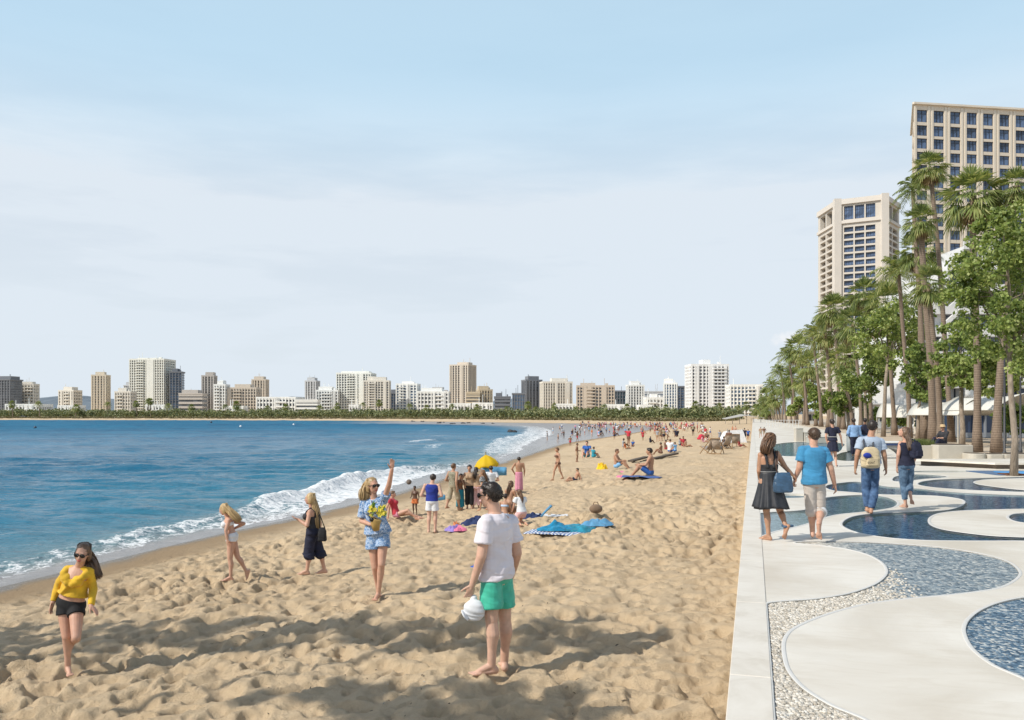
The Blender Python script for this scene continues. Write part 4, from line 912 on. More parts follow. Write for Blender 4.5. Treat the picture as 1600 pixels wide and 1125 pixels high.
def build_city():
    S = lambda n, c: stone(n, c, .05, .1, .85, .03)
    cream, white, tan, taupe, gold, grey = S("cream_wall", (0.732, 0.690, 0.613)), S("white_wall", (0.814, 0.814, 0.784)), S("tan_wall", (0.633, 0.557, 0.464)), S("taupe_wall", (0.518, 0.472, 0.425)), S("gold_wall", (0.612, 0.511, 0.367)), S("grey_wall", (0.552, 0.560, 0.568))
    dk, bl, tl, sm = glass("far_dark_glass", (.14, .15, .165), .25, .4), glass("far_blue_glass", (.10, .16, .25), .2, .5), glass("far_teal_glass", (.04, .08, .10), .2, .5), glass("far_smoke_glass", (.24, .235, .225), .3, .4)
    dark = S("dark_wall", (.20, .21, .23))
    B = far_building
    B(-26, 17, 594, 640, 'dark glass block cut off by the left border of the skyline', dark, dk, 9, 14, 'glass', -.1)
    B(29, 52, 601, 660, 'small cream block with a stepped roof near the left border', cream, sm, 5, 10, 'grid', .1, [(0, .7, 1.6)])
    B(90, 116, 611, 640, 'short white block with tan front standing alone by the hills', cream, sm, 6, 8, 'grid', -.15)
    B(143, 165, 587, 640, 'slim yellow sandstone tower with a narrower crown', S("yellow_stone", (0.704, 0.619, 0.492)), sm, 5, 16, 'piers', .12, [(0, .6, 2.2)])
    B(179, 204, 613, 620, 'low beige block at the left foot of the biggest white slab', cream, sm, 6, 7, 'grid')
    B(193, 202, 603, 720, 'narrow blue glass block peeking behind the biggest white slab', grey, bl, 3, 10, 'glass')
    B(201, 257, 562, 650, 'biggest white slab tower of the skyline with rows of balconies', S("ivory_wall", (0.800, 0.788, 0.715)), sm, 15, 22, 'grid', -.06, [(-.2, .3, .9), (.1, .2, .9)])
    B(251, 266, 614, 660, 'low grey block right of the biggest white slab', grey, sm, 4, 6, 'grid')
    B(265, 284, 582, 650, 'slim dark blue glass tower with a beige cap', dark, bl, 4, 17, 'glass', .15)
    B(279, 316, 616, 600, 'low long grey block with banded windows between two slim towers', taupe, dk, 8, 5, 'bands')
    B(315, 334, 588, 620, 'slim taupe tower with vertical ribs', taupe, sm, 4, 16, 'piers', .1)
    B(334, 352, 602, 600, 'white corner block joined to a wide tan apartment building', white, sm, 4, 10, 'grid')
    B(352, 400, 607, 603, 'wide tan apartment building with white bays', tan, sm, 11, 9, 'grid', .05)
    B(393, 415, 594, 690, 'tan block with a flat crown behind the wide apartments', tan, sm, 5, 12, 'piers')
    B(400, 462, 622, 570, 'long low white building with open galleries', white, dk, 12, 4, 'grid', -.05, [])
    B(476, 494, 596, 680, 'plain grey tower with a pale top standing alone', grey, sm, 4, 14, 'piers', -.1)
    B(462, 496, 626, 560, 'low white gallery building in front of the grey tower', white, dk, 8, 4, 'bands', 0, [])
    B(494, 528, 611, 590, 'white stepped wing left of the large hotel', white, dk, 8, 8, 'grid', 0)
    B(525, 580, 584, 595, 'large white hotel block with rows of balconies', S("hotel_white", (0.808, 0.808, 0.749)), dk, 13, 17, 'grid', -.05, [(.0, .8, 1.2)])
    B(568, 608, 596, 580, 'lower right wing of the large white hotel', cream, dk, 9, 14, 'grid', .05)
    B(607, 619, 615, 640, 'narrow dark blue block right of the large hotel', dark, bl, 3, 8, 'glass')
    B(618, 652, 601, 600, 'white and glass office block with a stepped roof', white, bl, 6, 11, 'grid', -.12, [(0, .5, 1.6)])
    B(652, 701, 613, 590, 'low white office row left of the tan tower', white, dk, 9, 6, 'grid', 0)
    B(668, 698, 611, 660, 'dark roofed block behind the low white offices', grey, dk, 5, 8, 'glass')
    B(701, 733, 571, 640, 'tall tan tower with a pale ribbed right side', tan, dk, 7, 22, 'piers', -.35, [(.1, .6, 1.8)], depth=16)
    B(728, 750, 614, 590, 'low golden block at the foot of the tan tower', gold, sm, 5, 7, 'bands', 0, [])
    B(748, 770, 610, 600, 'golden block with a white rounded right side', gold, sm, 5, 8, 'piers', .2)
    B(772, 798, 621, 580, 'low dark office block by the golden one', dark, dk, 6, 5, 'bands')
    B(800, 821, 616, 560, 'low dark blue glass cube', dark, bl, 5, 6, 'glass', 0, [])
    B(821, 848, 595, 560, 'taupe tower with a dark left half', dark, dk, 5, 13, 'piers', .3)
    B(848, 895, 598, 540, 'beige block with white ribs and a white roof drum', cream, sm, 12, 11, 'piers', .12, [(.1, .55, 2.2)])
    B(901, 960, 604, 520, 'wide brown and tan block with deep square windows', S("brown_wall", (0.553, 0.476, 0.392)), dk, 12, 9, 'grid', -.08, [(-.2, .4, 1.6)])
    B(960, 982, 612, 560, 'low teal glass block between tan and white towers', dark, tl, 5, 7, 'glass', 0, [])
    B(981, 1007, 603, 540, 'white tower with vertical ribs above the tree belt', white, dk, 6, 11, 'piers')
    B(1005, 1038, 613, 570, 'long grey glass block behind the small white houses', grey, bl, 7, 6, 'bands', 0, [])
    B(1010, 1037, 623, 480, 'small white house front below the grey glass block', white, sm, 5, 4, 'grid')
    B(1037, 1058, 600, 500, 'white block with blue glazed left side', white, bl, 5, 11, 'piers', -.2)
    B(1058, 1080, 605, 520, 'blue grey glass block left of the large gridded hotel', dark, bl, 4, 11, 'glass', 0, [])
    B(1080, 1139, 571, 470, 'large white hotel with a regular grid of dark windows', S("grid_white", (0.818, 0.818, 0.810)), dk, 10, 15, 'grid', .04, [(-.05, .22, 2.6)])
    B(1141, 1192, 603, 440, 'white low rise with blue windows next to the first palms', white, bl, 9, 8, 'grid', -.05, [])
    for i, (a, b, y, d) in enumerate(((8, 62, 633, 560), (90, 122, 635, 560), (228, 258, 634, 545), (352, 380, 636, 560), (545, 560, 634, 540), (700, 735, 632, 540), (738, 770, 631, 535), (868, 900, 633, 460), (945, 985, 634, 430), (1000, 1020, 635, 410))):
        B(a, b, y, d, 'low white flat roofed building half sunk in the far tree belt', white, sm, max(3, (b - a) // 5), 2, 'grid', 0, [])
build_city()
# ================================================================ street furniture and beach things
def obj_at(name, loc, label, cat, group=None, rz=TH): return empty(name, loc, label, cat, group, rz)
def rbox(m, c, sz, r, n=5):
    """box with rounded vertical corners"""
    hx, hy = sz[0] / 2 - r, sz[1] / 2 - r; pts = []
    for (sx, sy, a0) in ((1, 1, 0), (-1, 1, 90), (-1, -1, 180), (1, -1, 270)):
        for k in range(n + 1): a = R(a0 + 90 * k / n); pts.append((c[0] + sx * hx + r * math.cos(a), c[1] + sy * hy + r * math.sin(a)))
    z0, z1 = c[2] - sz[2] / 2, c[2] + sz[2] / 2; b = min(.02, sz[2] / 5)
    def sc(q, k): return [(c[0] + (x - c[0]) * k, c[1] + (y - c[1]) * k) for x, y in q]
    m.loft([[(x, y, z0) for x, y in pts], [(x, y, z1 - b) for x, y in pts], [(x, y, z1) for x, y in sc(pts, 1 - b / max(sz[0], sz[1]) * 2)]])
def build_furniture():
    conc = stone("planter_concrete", (.50, .46, .39), .1, 2.5, .85, .15); soil = stone("soil", (.10, .075, .05), .3, 8)
    k = lambda d: d / F
    def planter(x0, x1, y0, y1, label, depth, rad, grp='concrete planters'):
        d = (CH) * F / (y1 - HY); w = (x1 - x0) * k(d); h = (y1 - y0) * k(d); e = obj_at('planter', dep((x0 + x1) / 2, d, 0), label, 'planter', grp); m = MB()
        rbox(m, (0, depth / 2, h / 2), (w, depth, h), rad); m.build('box', conc, e, False, True); m = MB(); rbox(m, (0, depth / 2, h + .004), (w * .86, depth * .82, .03), rad * .8); m.build('soil', soil, e, False, True); return e, w, h, d
    e, w, h, d = planter(1466, 1521, 695.5, 719.5, 'longest rectangular concrete planter in front of the thick palm trunks', 1.6, .03)
    e, w, h, d = planter(1432, 1465.3, 696, 718.5, 'rectangular concrete planter filled with low grass beside the woman with the navy backpack', 1.5, .03)
    rng = np.random.default_rng(2); V = []; f = []
    for i in range(1500):
        x, y = rng.uniform(-w * .45, w * .45), rng.uniform(.1, 1.4); hh = rng.uniform(.12, .30); a = rng.uniform(0, 6.28); b = len(V); q = .012
        V += [(x - q * math.cos(a), y - q * math.sin(a), h), (x + q * math.cos(a), y + q * math.sin(a), h), (x + rng.normal() * .06, y + rng.normal() * .06, h + hh)]; f.append((b, b + 1, b + 2))
    g = link('planter_grass', np_mesh('grass', np.array(V), np.array(f), False), mat_leaf("planter_grass", [(.10, .14, .04), (.2, .24, .08), (.32, .33, .14)])); g.location = e.location; g.rotation_euler = e.rotation_euler; tag(g, 'low pale grass growing in the planter beside the woman with the navy backpack', 'plant')
    planter(1518, 1545, 709, 721, 'small round cornered concrete planter at the foot of the palms', 1.0, .28)
    planter(1544.6, 1571, 710, 721, 'second small planter touching the round cornered one, under the rust brown trunk', 1.0, .12)
    planter(1571.5, 1640, 710, 720.5, 'low concrete planter wall running out of the right border', 1.2, .05)
    # stepped deck
    d = CH * F / (733.5 - HY); e = obj_at('deck', dep(1497, d, 0), 'low stone deck one step high with a dark riser, in front of the planters', 'deck'); m = MB(); W_ = 9.0
    m.loft([[(0, 2.6, .0), (1.5, .35, .0), (W_, .35, .0), (W_, 3.2, .0)], [(0, 2.6, .15), (1.5, .35, .15), (W_, .35, .15), (W_, 3.2, .15)]]); m.build('riser', stone("deck_riser", (.17, .14, .115), .15, 3), e, False, True)
    m = MB(); m.loft([[(-.35, 2.7, .151), (1.35, .15, .151), (W_, .15, .151), (W_, 3.3, .151)], [(-.35, 2.7, .215), (1.35, .15, .215), (W_, .15, .215), (W_, 3.3, .215)]]); m.build('top', PAVE, e, False, True)
    # bare trunk tree pit, blue mat
    e = obj_at('mat', dep(1598, 26.0, 0), 'bright blue mat lying on the paving at the foot of the thin bare trunk', 'mat'); m = MB(); rbox(m, (.3, .7, .012), (2.4, 1.9, .02), .05); m.build('border', cloth("mat_navy", (.03, .09, .20)), e, False, True)
    m = MB(); rbox(m, (.55, .55, .03), (1.75, 1.0, .018), .04); m.build('pad', cloth("mat_blue", (.02, .27, .62)), e, False, True)
    e = obj_at('tree_pit', dep(1580, 25.9, 0), 'rusty brown square collar around the thin bare trunk', 'tree pit'); m = MB()
    for sx, sy, a, b in ((0, .22, .56, .08), (0, -.22, .56, .08), (.24, 0, .08, .36), (-.24, 0, .08, .36)): m.box((sx, sy, .03), (a, b, .05))
    m.build('frame', plain("rust", (.16, .07, .04), .8), e)
    # grey litter bin
    d = CH * F / (705.5 - HY); e = obj_at('litter_bin', dep(1328, d, 0), 'slim grey litter bin behind the woman in the navy dress', 'litter bin'); m = MB(); m.tube([(0, 0, 0), (0, 0, .06), (0, 0, .80)], [.13, .16, .17], 16); m.build('body', plain("bin_grey", (.24, .26, .26), .6), e, True)
    m = MB(); m.tube([(0, 0, .80), (0, 0, .86), (0, 0, .95), (0, 0, .97)], [.185, .19, .15, .02], 16); m.build('lid', plain("bin_lid", (.16, .17, .17), .5), e, True)
    # counter with curved foot
    d = CH * F / (717 - HY); e = obj_at('counter', dep(1392, d, 0), 'white topped counter with a blue stripe on a curved grey foot', 'counter'); m = MB(); rbox(m, (0, .4, .70), (1.5, .8, .06), .04); m.build('top', stone("counter_white", (.68, .67, .64)), e, False, True)
    m = MB(); m.box((0, .4, .62), (1.42, .74, .10)); m.build('stripe', plain("stripe_blue", (.03, .06, .17), .5), e); m = MB(); n = 18
    m.loft([[(-.62 + 1.24 * i / n, y, .03 + .42 * math.sin(math.pi * i / n) ** .6) for i in range(n + 1)] + [(.70 - 1.40 * i / n, y, .57) for i in range(n + 1)] for y in (.08, .72)]); m.build('foot', plain("foot_grey", (.28, .28, .27), .6), e, False, True)
    # pale block bollards in the distance
    for px, y1, h, w, lab in ((1249.5, 690, .9, .5, 'square pale stone block standing on the promenade above the blue shirted man'), (1266, 690, .62, .85, 'wide pale stone block right of the square block'), (1283, 692, .38, 1.6, 'long low stone bench left of the woman in the navy dress')):
        d = CH * F / (y1 - HY); e = empty('stone_block', dep(px, d, 0), lab, 'stone block', 'stone blocks on the promenade', TH); m = MB(); rbox(m, (0, .25, h / 2), (w, .5, h), .03); m.build('block', conc, e, False, True); m = MB(); rbox(m, (0, .25, h + .02), (w + .05, .55, .04), .03); m.build('cap', PAVE, e, False, True)
    # slim lamp posts, white banner
    st = plain("dark_steel", (.035, .035, .04), .45); wht = cloth("white_banner", (.66, .66, .66))
    for px, d, top, lab in ((1569.5, 36, 552, 'thin black lamp post standing before the white canopies'), (1594.5, 38, 590, 'thin black pole by the right border'), (1420, 80, 520, 'thin pole among the palm trunks above the woman with the navy backpack'), (1224, 175, 590, 'far thin pole in the gap of the palm row')):
        h = CH + (HY - top) * d / F; e = empty('lamp_post', dep(px, d, 0), lab, 'lamp post', 'thin posts among the trees', TH); m = MB(); m.tube([(0, 0, 0), (0, 0, .25), (0, 0, .3), (0, 0, h)], [.09, .09, .05, .035], 8); m.build('pole', st, e, True); m = MB(); m.tube([(0, 0, h - .05), (.25, 0, h + .05), (.6, 0, h + .05)], .03, 6); m.box((.7, 0, h + .04), (.4, .14, .06)); m.build('lamp_head', st, e)
    e = empty('banner', dep(1513, 52, 0), 'tall narrow white banner hanging between palm trunks', 'banner', None, TH); m = MB(); m.tube([(-.32, 0, 0), (-.32, 0, 7.0)], .035, 8); m.build('pole', st, e, True)
    m = MB(); rings = []
    for i in range(15): z = 2.9 + 3.9 * i / 14; o = .06 * math.sin(z * 2.2); rings.append([(-.28, o, z), (.34, o + .05 * math.sin(z * 3), z), (.34, o + .02 + .05 * math.sin(z * 3), z), (-.28, o + .02, z)])
    m.loft(rings); m.build('cloth', wht, e, True)
    # white vaulted canopies
    sail = stone("canopy_fabric", (.66, .64, .58), .04, .5, .7, .03)
    def canopy(x0, x1, d, ylow, ytop, label, dp=7.0, n=14):
        w = (x1 - x0) * k(d); zl = CH + (HY - ylow) * k(d); zt = CH + (HY - ytop) * k(d); e = empty('shade_canopy', dep((x0 + x1) / 2, d, 0), label, 'canopy', 'white canopies', TH); m = MB(); rings = []
        for j in range(7):
            y = dp * j / 6; dip = .25 * math.sin(math.pi * j / 6); R1 = []; R2 = []
            for i in range(n + 1): t = i / n; z = zl + (zt - zl) * math.sin(math.pi * t) ** .75 - dip * math.sin(math.pi * t); R1.append((-w / 2 + w * t, y, z)); R2.append((-w / 2 + w * t, y, z - .05))
            rings.append(R1 + R2[::-1])
        m.loft(rings); m.build('roof', sail, e, True, True); m = MB()
        for x in (-w / 2 + .05, w / 2 - .05):
            for y in (.1, dp - .1): m.tube([(x, y, 0), (x, y, zl + .05)], .05, 8)
        m.build('posts', plain("canopy_post", (.45, .42, .36), .5), e)
    canopy(1497, 1562, 54, 648, 622, 'left white vaulted canopy starting behind the rust brown trunk'); canopy(1556, 1680, 50, 640, 612, 'larger white canopy running out of the right border'); canopy(1424, 1450, 72, 652, 628, 'small cream canopy glimpsed between the thick palm trunks')
    e = empty('parasol_shelter', dep(1165, 190, -.4), 'long flat grey shade shelter at the far end of the beach', 'shelter', None, TH); m = MB(); w = 60 * k(190)
    m.loft([[(-w / 2, 0, 1.2), (0, 0, 2.0), (w / 2, 0, 1.5), (w / 2, 0, 1.42), (0, 0, 1.9), (-w / 2, 0, 1.1)], [(-w / 2, 4, 1.3), (0, 4, 2.3), (w / 2, 4, 1.6), (w / 2, 4, 1.5), (0, 4, 2.2), (-w / 2, 4, 1.2)]]); m.build('roof', stone("shelter_grey", (.42, .40, .37)), e, False, True); m = MB()
    for i in range(6): m.tube([(-w / 2 + .3 + i * (w - .6) / 5, 2, -.2), (-w / 2 + .3 + i * (w - .6) / 5, 2, 1.5)], .06, 6)
    m.build('posts', plain("shelter_posts", (.3, .28, .25), .6), e)
    # white railing far along the promenade edge
    e = empty('railing', dep(1215, 120, 0), 'white railing across the far end of the promenade', 'railing', None, TH); m = MB()
    for i in range(12): m.box((-1.6 + i * .42, 0, .5), (.06, .06, 1.0))
    m.box((.7, 0, 1.02), (4.9, .08, .06)); m.box((.7, 0, .55), (4.9, .05, .05)); m.build('rails', plain("white_rail", (.66, .66, .65), .5), e)
build_furniture()
def cloth_sheet(name, w, l, m, parent=None, amp=.03, seed=0, nx=26, ny=34, fold=0.0, thick=.012):
    xs, ys = np.meshgrid(np.linspace(-w / 2, w / 2, nx), np.linspace(-l / 2, l / 2, ny), indexing='ij')
    z = amp * (fbm(xs * 2.2 + seed, ys * 2.2 - seed, seed, 3) + .5) + thick; z = np.maximum(z, .008)
    ex = .05 * fbm(ys * 1.5 + seed, xs * .2, seed + 5, 3); xs2 = xs + ex * (np.abs(xs) / (w / 2)); i = np.arange(nx - 1)[:, None] * ny + np.arange(ny - 1)[None]; f = np.stack([i, i + ny, i + ny + 1, i + 1], -1).reshape(-1, 4)
    o = link(name, np_mesh(name, np.stack([xs2.ravel(), ys.ravel(), z.ravel()], 1), f), m, parent); so = o.modifiers.new("thickness", 'SOLIDIFY'); so.thickness = thick; return o
def mat_stripes(name, a, b, scale=5.0, dirn='X'):
    t = NT(name); w = t.wave(t.coord(), scale, .3, 'SIN', dirn); return t.done(t.ramp(w, [(.48, a), (.52, b)]), .85)
def on_sand(name, px, py, label, cat, group=None, rz=0.0, dz=0.0):
    p = sand_at(px, py); p.z += dz; return empty(name, p, label, cat, group, TH + rz)
def crumple(m, w, l, h, seed, n=34):
    """a heap of cloth"""
    xs, ys = np.meshgrid(np.linspace(-1, 1, n), np.linspace(-1, 1, n), indexing='ij'); rr = np.sqrt(np.clip(xs ** 2 + ys ** 2, 0, 1))
    z = h * (1 - rr ** 2.2) ** .6 * (.55 + 1.4 * np.abs(fbm(xs * 1.6 + seed, ys * 1.6, seed, 3))); k = 1 + .25 * fbm(xs * 2 + 9, ys * 2, seed + 3, 2)
    i = np.arange(n - 1)[:, None] * n + np.arange(n - 1)[None]; f = np.stack([i, i + n, i + n + 1, i + 1], -1).reshape(-1, 4)
    r2 = np.maximum(np.sqrt(xs ** 2 + ys ** 2), 1e-6); s = np.maximum(np.abs(xs), np.abs(ys)) / r2
    return np_mesh(m, np.stack([(xs * s * k).ravel() * w / 2, (ys * s * k).ravel() * l / 2, z.ravel() * (1) + .004], 1), f)
def build_beach_things():
    turq, navy, white, sky, pink, red, lilac, yellow = (cloth("turquoise_cloth", (.012, .21, .31), .35), cloth("navy_cloth", (.015, .03, .10)), cloth("white_cloth", (.68, .68, .69)), cloth("sky_cloth", (.09, .27, .45)), cloth("pink_cloth", (.70, .18, .30)), cloth("red_cloth", (.55, .03, .06)), cloth("lilac_cloth", (.25, .18, .48)), cloth("yellow_cloth", (.80, .50, .01)))
    strp = mat_stripes("blue_white_stripes", (.03, .10, .30), (.68, .70, .72), 4.0, 'Y')
    # turquoise bundle with a pale roll, striped towel
    e = on_sand('towel', 898, 824, 'crumpled turquoise towel bundle lying on open sand right of the man in the white shirt', 'towel', 'towels on the sand', .12); link('cloth', crumple('heap', 1.45, .75, .17, 4), turq, e); c = link('fold', crumple('fold', .8, .5, .15, 8), cloth("teal_cloth", (.005, .20, .36), .3), e); c.location = (-.45, -.12, .06)
    c = link('fold', crumple('fold2', .7, .5, .12, 12), sky, e); c.location = (.5, .1, .12)
    e = on_sand('beach_bag', 931, 811, 'small brown bag propped on the turquoise towel bundle', 'bag', None); m = MB(); m.ell((0, 0, .10), (.16, .11, .11)); m.tube([(-.07, 0, .17), (-.04, 0, .26), (.04, 0, .26), (.07, 0, .17)], .012, 6); m.build('body', cloth("brown_bag", (.20, .13, .08)), e, True, True)
    e = on_sand('towel', 866, 831, 'blue and white striped towel spread flat beside the turquoise bundle', 'towel', 'towels on the sand', R(68)); cloth_sheet('cloth', .55, 1.25, strp, e, .05, 3)
    e = on_sand('towel', 858, 806, 'white towel under a pale blue swim fin', 'towel', 'towels on the sand', R(80)); cloth_sheet('cloth', .5, 1.0, white, e, .05, 5)
    e = on_sand('swim_fin', 845, 808, 'pale blue swim fin sticking up from a dark bag on the sand', 'swim fin'); m = MB(); rings = []
    for i in range(9): t = i / 8; w = .05 + .07 * t; rings.append([(-.05 + .32 * t - w * .2, -w, .02 + .36 * t ** .8), (-.05 + .32 * t - w * .2, w, .02 + .36 * t ** .8), (-.03 + .32 * t, w, .0 + .36 * t ** .8), (-.03 + .32 * t, -w, .0 + .36 * t ** .8)])
    m.loft(rings); m.build('blade', sky, e, True, True); c = link('foot_pocket', crumple('bag', .62, .34, .17, 21), navy, e); c.location = (-.16, 0, .0)
    e = on_sand('towel', 712, 827, 'lilac and pink towel with an orange tip behind the man in the white shirt', 'towel', 'towels on the sand', R(80)); link('cloth', crumple('heap', .62, .5, .13, 31), lilac, e); c = link('fold', crumple('fold', .34, .36, .10, 33), pink, e); c.location = (-.18, -.12, .02); c = link('fold', crumple('fold', .26, .2, .14, 35), cloth("orange_cloth", (.62, .22, .08)), e); c.location = (.28, .05, .03)
    e = on_sand('towel', 745, 814, 'navy bag and towel heap at the feet of the seated group', 'towel', 'towels on the sand', .1); link('cloth', crumple('heap', .75, .55, .18, 41), navy, e)
    e = on_sand('towel', 741, 884, 'tiny bright blue cloth just left of the man in the white shirt', 'cloth', None, .3); link('cloth', crumple('heap', .17, .13, .06, 44), cloth("royal_cloth", (.01, .12, .55)), e)
    e = on_sand('towel', 685, 781, 'small blue box like bag behind the teenager in the blue vest', 'bag', None, .1); m = MB(); rbox(m, (0, 0, .12), (.5, .3, .24), .05); m.build('body', sky, e, True, True)
    e = on_sand('towel', 972, 736.5, 'pink and red towel under the person in pale blue shorts', 'towel', 'towels on the sand', R(80)); cloth_sheet('cloth', .8, 1.5, pink, e, .06, 9)
    e = on_sand('towel', 1003, 748, 'blue towel with a pink tip under the seated bare backed man', 'towel', 'towels on the sand', R(72)); cloth_sheet('cloth', .8, 1.5, cloth("blue_towel", (.02, .075, .27)), e, .06, 11); c = link('tip', crumple('tip', .5, .4, .07, 51), pink, e); c.location = (.05, .8, .0)
    e = on_sand('bag', 941, 733, 'small yellow bag alone on the sand left of the pink towel', 'bag', None); link('cloth', crumple('heap', .55, .45, .30, 61), yellow, e)
    for a, b, c_, d_, lab in ((985, 725, 1010, 719, 'dark driftwood plank behind the bare backed man'), (1020, 719, 1057, 713.5, 'long dark plank lying right of the bare backed man')):
        p, q = sand_at(a, b), sand_at(c_, d_); e = empty('plank', p, lab, 'plank', 'planks on the sand'); m = MB(); v = q - p; m.bar(Vector((0, 0, .10)), v + Vector((0, 0, .14)), .28, .09); m.bar(v * .1 + Vector((0, 0, .02)), v * .14 + Vector((.1, 0, .1)), .1, .1); m.build('board', stone("driftwood", (.10, .075, .055), .3, 4), e)
    # parasol above the group, blue windbreak
    p = sand_at(764, 776); e = empty('parasol', p, 'yellow beach parasol tilted over the standing group by the surf', 'parasol'); d = FV.dot(p - EYE); k = d / F; m = MB(); top = pix(759, 712, d) - p
    m.tube([(0, 0, -.1), top], .022, 8); m.build('pole', plain("white_pole", (.6, .6, .6), .4), e, True); m = MB(); n = 32; Rr = 20 * k; rings = []
    ax = (Vector((-.15, 0, 1))).normalized(); q = ax.to_track_quat('Z', 'X').to_matrix()
    def ring(r, z): return [top + q @ Vector((r * math.cos(2 * math.pi * j / n) * (1 - .05 * (j % 4 == 2)), r * math.sin(2 * math.pi * j / n) * (1 - .05 * (j % 4 == 2)), z - .05 * (j % 4 == 2) * r / Rr)) for j in range(n)]
    m.loft([ring(.02, .03), ring(Rr * .4, -.05), ring(Rr * .75, -.17), ring(Rr, -.33), ring(Rr * 1.0, -.40), ring(Rr * .97, -.40), ring(Rr * .96, -.33), ring(Rr * .7, -.19), ring(.02, -.02)]); me = m.mesh('canopy', True)
    t = NT("parasol_panels"); co = t.coord(); g = t.N.new("ShaderNodeTexGradient"); g.gradient_type = 'RADIAL'; mp = t.N.new("ShaderNodeMapping"); mp.inputs['Location'].default_value = (-top.x, -top.y, 0); t.L.new(co, mp.inputs[0]); t.L.new(mp.outputs[0], g.inputs[0])
    fr = t.math('FRACT', t.math('ADD', t.math('MULTIPLY', g.outputs[1], 1.0), .15)); cc = t.ramp(fr, [(0, (.80, .56, .012)), (.62, (.80, .56, .012)), (.63, (.72, .72, .70)), (.9, (.72, .72, .70)), (.91, (.02, .30, .62))], 'CONSTANT'); t.done(cc, .7); tr = t.N.new("ShaderNodeBsdfTranslucent"); t.L.new(cc, tr.inputs[0]); mx = t.N.new("ShaderNodeMixShader"); mx.inputs[0].default_value = .35; t.L.new(t.b.outputs[0], mx.inputs[1]); t.L.new(tr.outputs[0], mx.inputs[2]); t.L.new(mx.outputs[0], t.out.inputs[0])
    link('canopy', me, t.m, e); m = MB(); m.tube([top + Vector((0, 0, .02)), top + Vector((-.01, 0, .14))], .025, 6); m.build('finial', plain("finial", (.25, .25, .2)), e)
    e = empty('towel', pix(773, 737, d - .4), 'light blue towel hanging under the yellow parasol', 'towel', 'towels on the sand', TH); m = MB(); rings = []
    for i in range(9): x = -.42 + .84 * i / 8; o = .05 * math.sin(i * 1.3); rings.append([(x, o, .18 - .02 * i / 8), (x, o + .012, .18 - .02 * i / 8), (x, o + .03, -.17 + .04 * (i / 8)), (x, o + .018, -.17 + .04 * (i / 8))])
    m.loft(rings); m.build('cloth', sky, e, True, True)
    # white sheet tent, red ball, ball in the air
    e = on_sand('beach_tent', 1150, 692, 'low white sheet tent pitched on the far sand by the promenade wall', 'tent'); m = MB(); m.loft([[(-1.0, 0, 0), (-.65, .2, .95), (.6, .2, 1.05), (.9, 0, 0)], [(-1.1, 1.6, 0), (-.7, 1.3, .85), (.6, 1.3, .9), (1.0, 1.6, 0)]]); m.build('sheet', white, e, False, True); m = MB()
    for x in (-.65, .6): m.tube([(x, .2, 0), (x, .2, 1.1)], .03, 6)
    m.build('poles', plain("tent_pole", (.3, .3, .3)), e)
    e = empty('ball', pix(639, 753, 34), 'small dark ball in the air above the surf', 'ball'); m = MB(); m.ell((0, 0, 0), (.11, .11, .11)); m.build('ball', stone("ball_brown", (.14, .11, .09), .4, 9), e, True)
    e = on_sand('ball', 1096, 687, 'red bag on the sand by the folding chairs', 'bag', None); m = MB(); m.ell((0, 0, .25), (.30, .26, .27)); m.ell((-.1, .1, .12), (.3, .3, .15)); m.build('body', red, e, True)
    # things on the water and on the far shore
    def buoy(px, py, r, label, col):
        d = (CH - SEA) * F / (py - HY); e = empty('buoy', dep(px, d, SEA), label, 'buoy', 'buoys on the water'); m = MB(); m.tube([(0, 0, -.3), (0, 0, r * .5), (0, 0, r * 1.1), (0, 0, r * 1.4)], [r, r, r * .75, r * .25], 12); m.build('float', plain("buoy_" + label.split()[1], col, .5), e, True)
    buoy(376, 667, .30, 'small white buoy left on the far water', (.75, .75, .75)); buoy(459, 664, .32, 'tall white buoy in the middle of the far water', (.75, .75, .75)); buoy(330, 660.5, .4, 'low dark buoy near the far shore', (.05, .05, .06)); buoy(55, 669, .35, 'lone dark buoy near the left border', (.04, .06, .09))
    def boat(px, py, L, label, hull, deck, cov=False):
        d = (CH - SEA) * F / (py - HY); X = dep(px, d, 0); z = max(float(land_z(shore(np.array([X.x]), np.array([X.y])), np.array([X.x]), np.array([X.y]))[0]), SEA - .1); e = empty('boat', dep(px, d, z), label, 'boat', 'boats along the far shore', TH); m = MB(); rings = []
        for i in range(9): t = i / 8; b = .75 * math.sin(math.pi * min(1, .12 + t * .75)) ** .7 if t < .99 else .05; x = -L / 2 + L * t; sh = .75 + .35 * t * t; rings.append([(x, -b, sh), (x, -b * .7, .1), (x, 0, -.05 + .25 * t ** 4), (x, b * .7, .1), (x, b, sh), (x, b * .85, sh - .08), (x, 0, .3 + .3 * t ** 4), (x, -b * .85, sh - .08)])
        m.loft(rings); m.build('hull', hull, e, True, True); m = MB(); m.loft([[(-L * .25, -.5, .8), (-L * .25, .5, .8), (-L * .22, .45, 1.4), (-L * .22, -.45, 1.4)], [(L * .15, -.5, .8), (L * .15, .5, .8), (L * .05, .4, 1.4), (L * .05, -.4, 1.4)]]); m.build('cabin', deck, e, False, True)
    blk, wh = plain("hull_black", (.02, .025, .04), .4), plain("hull_white", (.68, .68, .66), .4); n = 0
    boat(36, 655.6, 4.5, 'black rowing boat pulled up on the white far beach', blk, blk); boat(43.5, 655.2, 3.5, 'smaller black boat right beside the black rowing boat', blk, blk); boat(68, 655.4, 3, 'brown skiff on the far beach by the black boats', stone("hull_brown", (.18, .11, .07)), blk); boat(242, 654.6, 12, 'long white boat moored before the far trees', wh, wh)
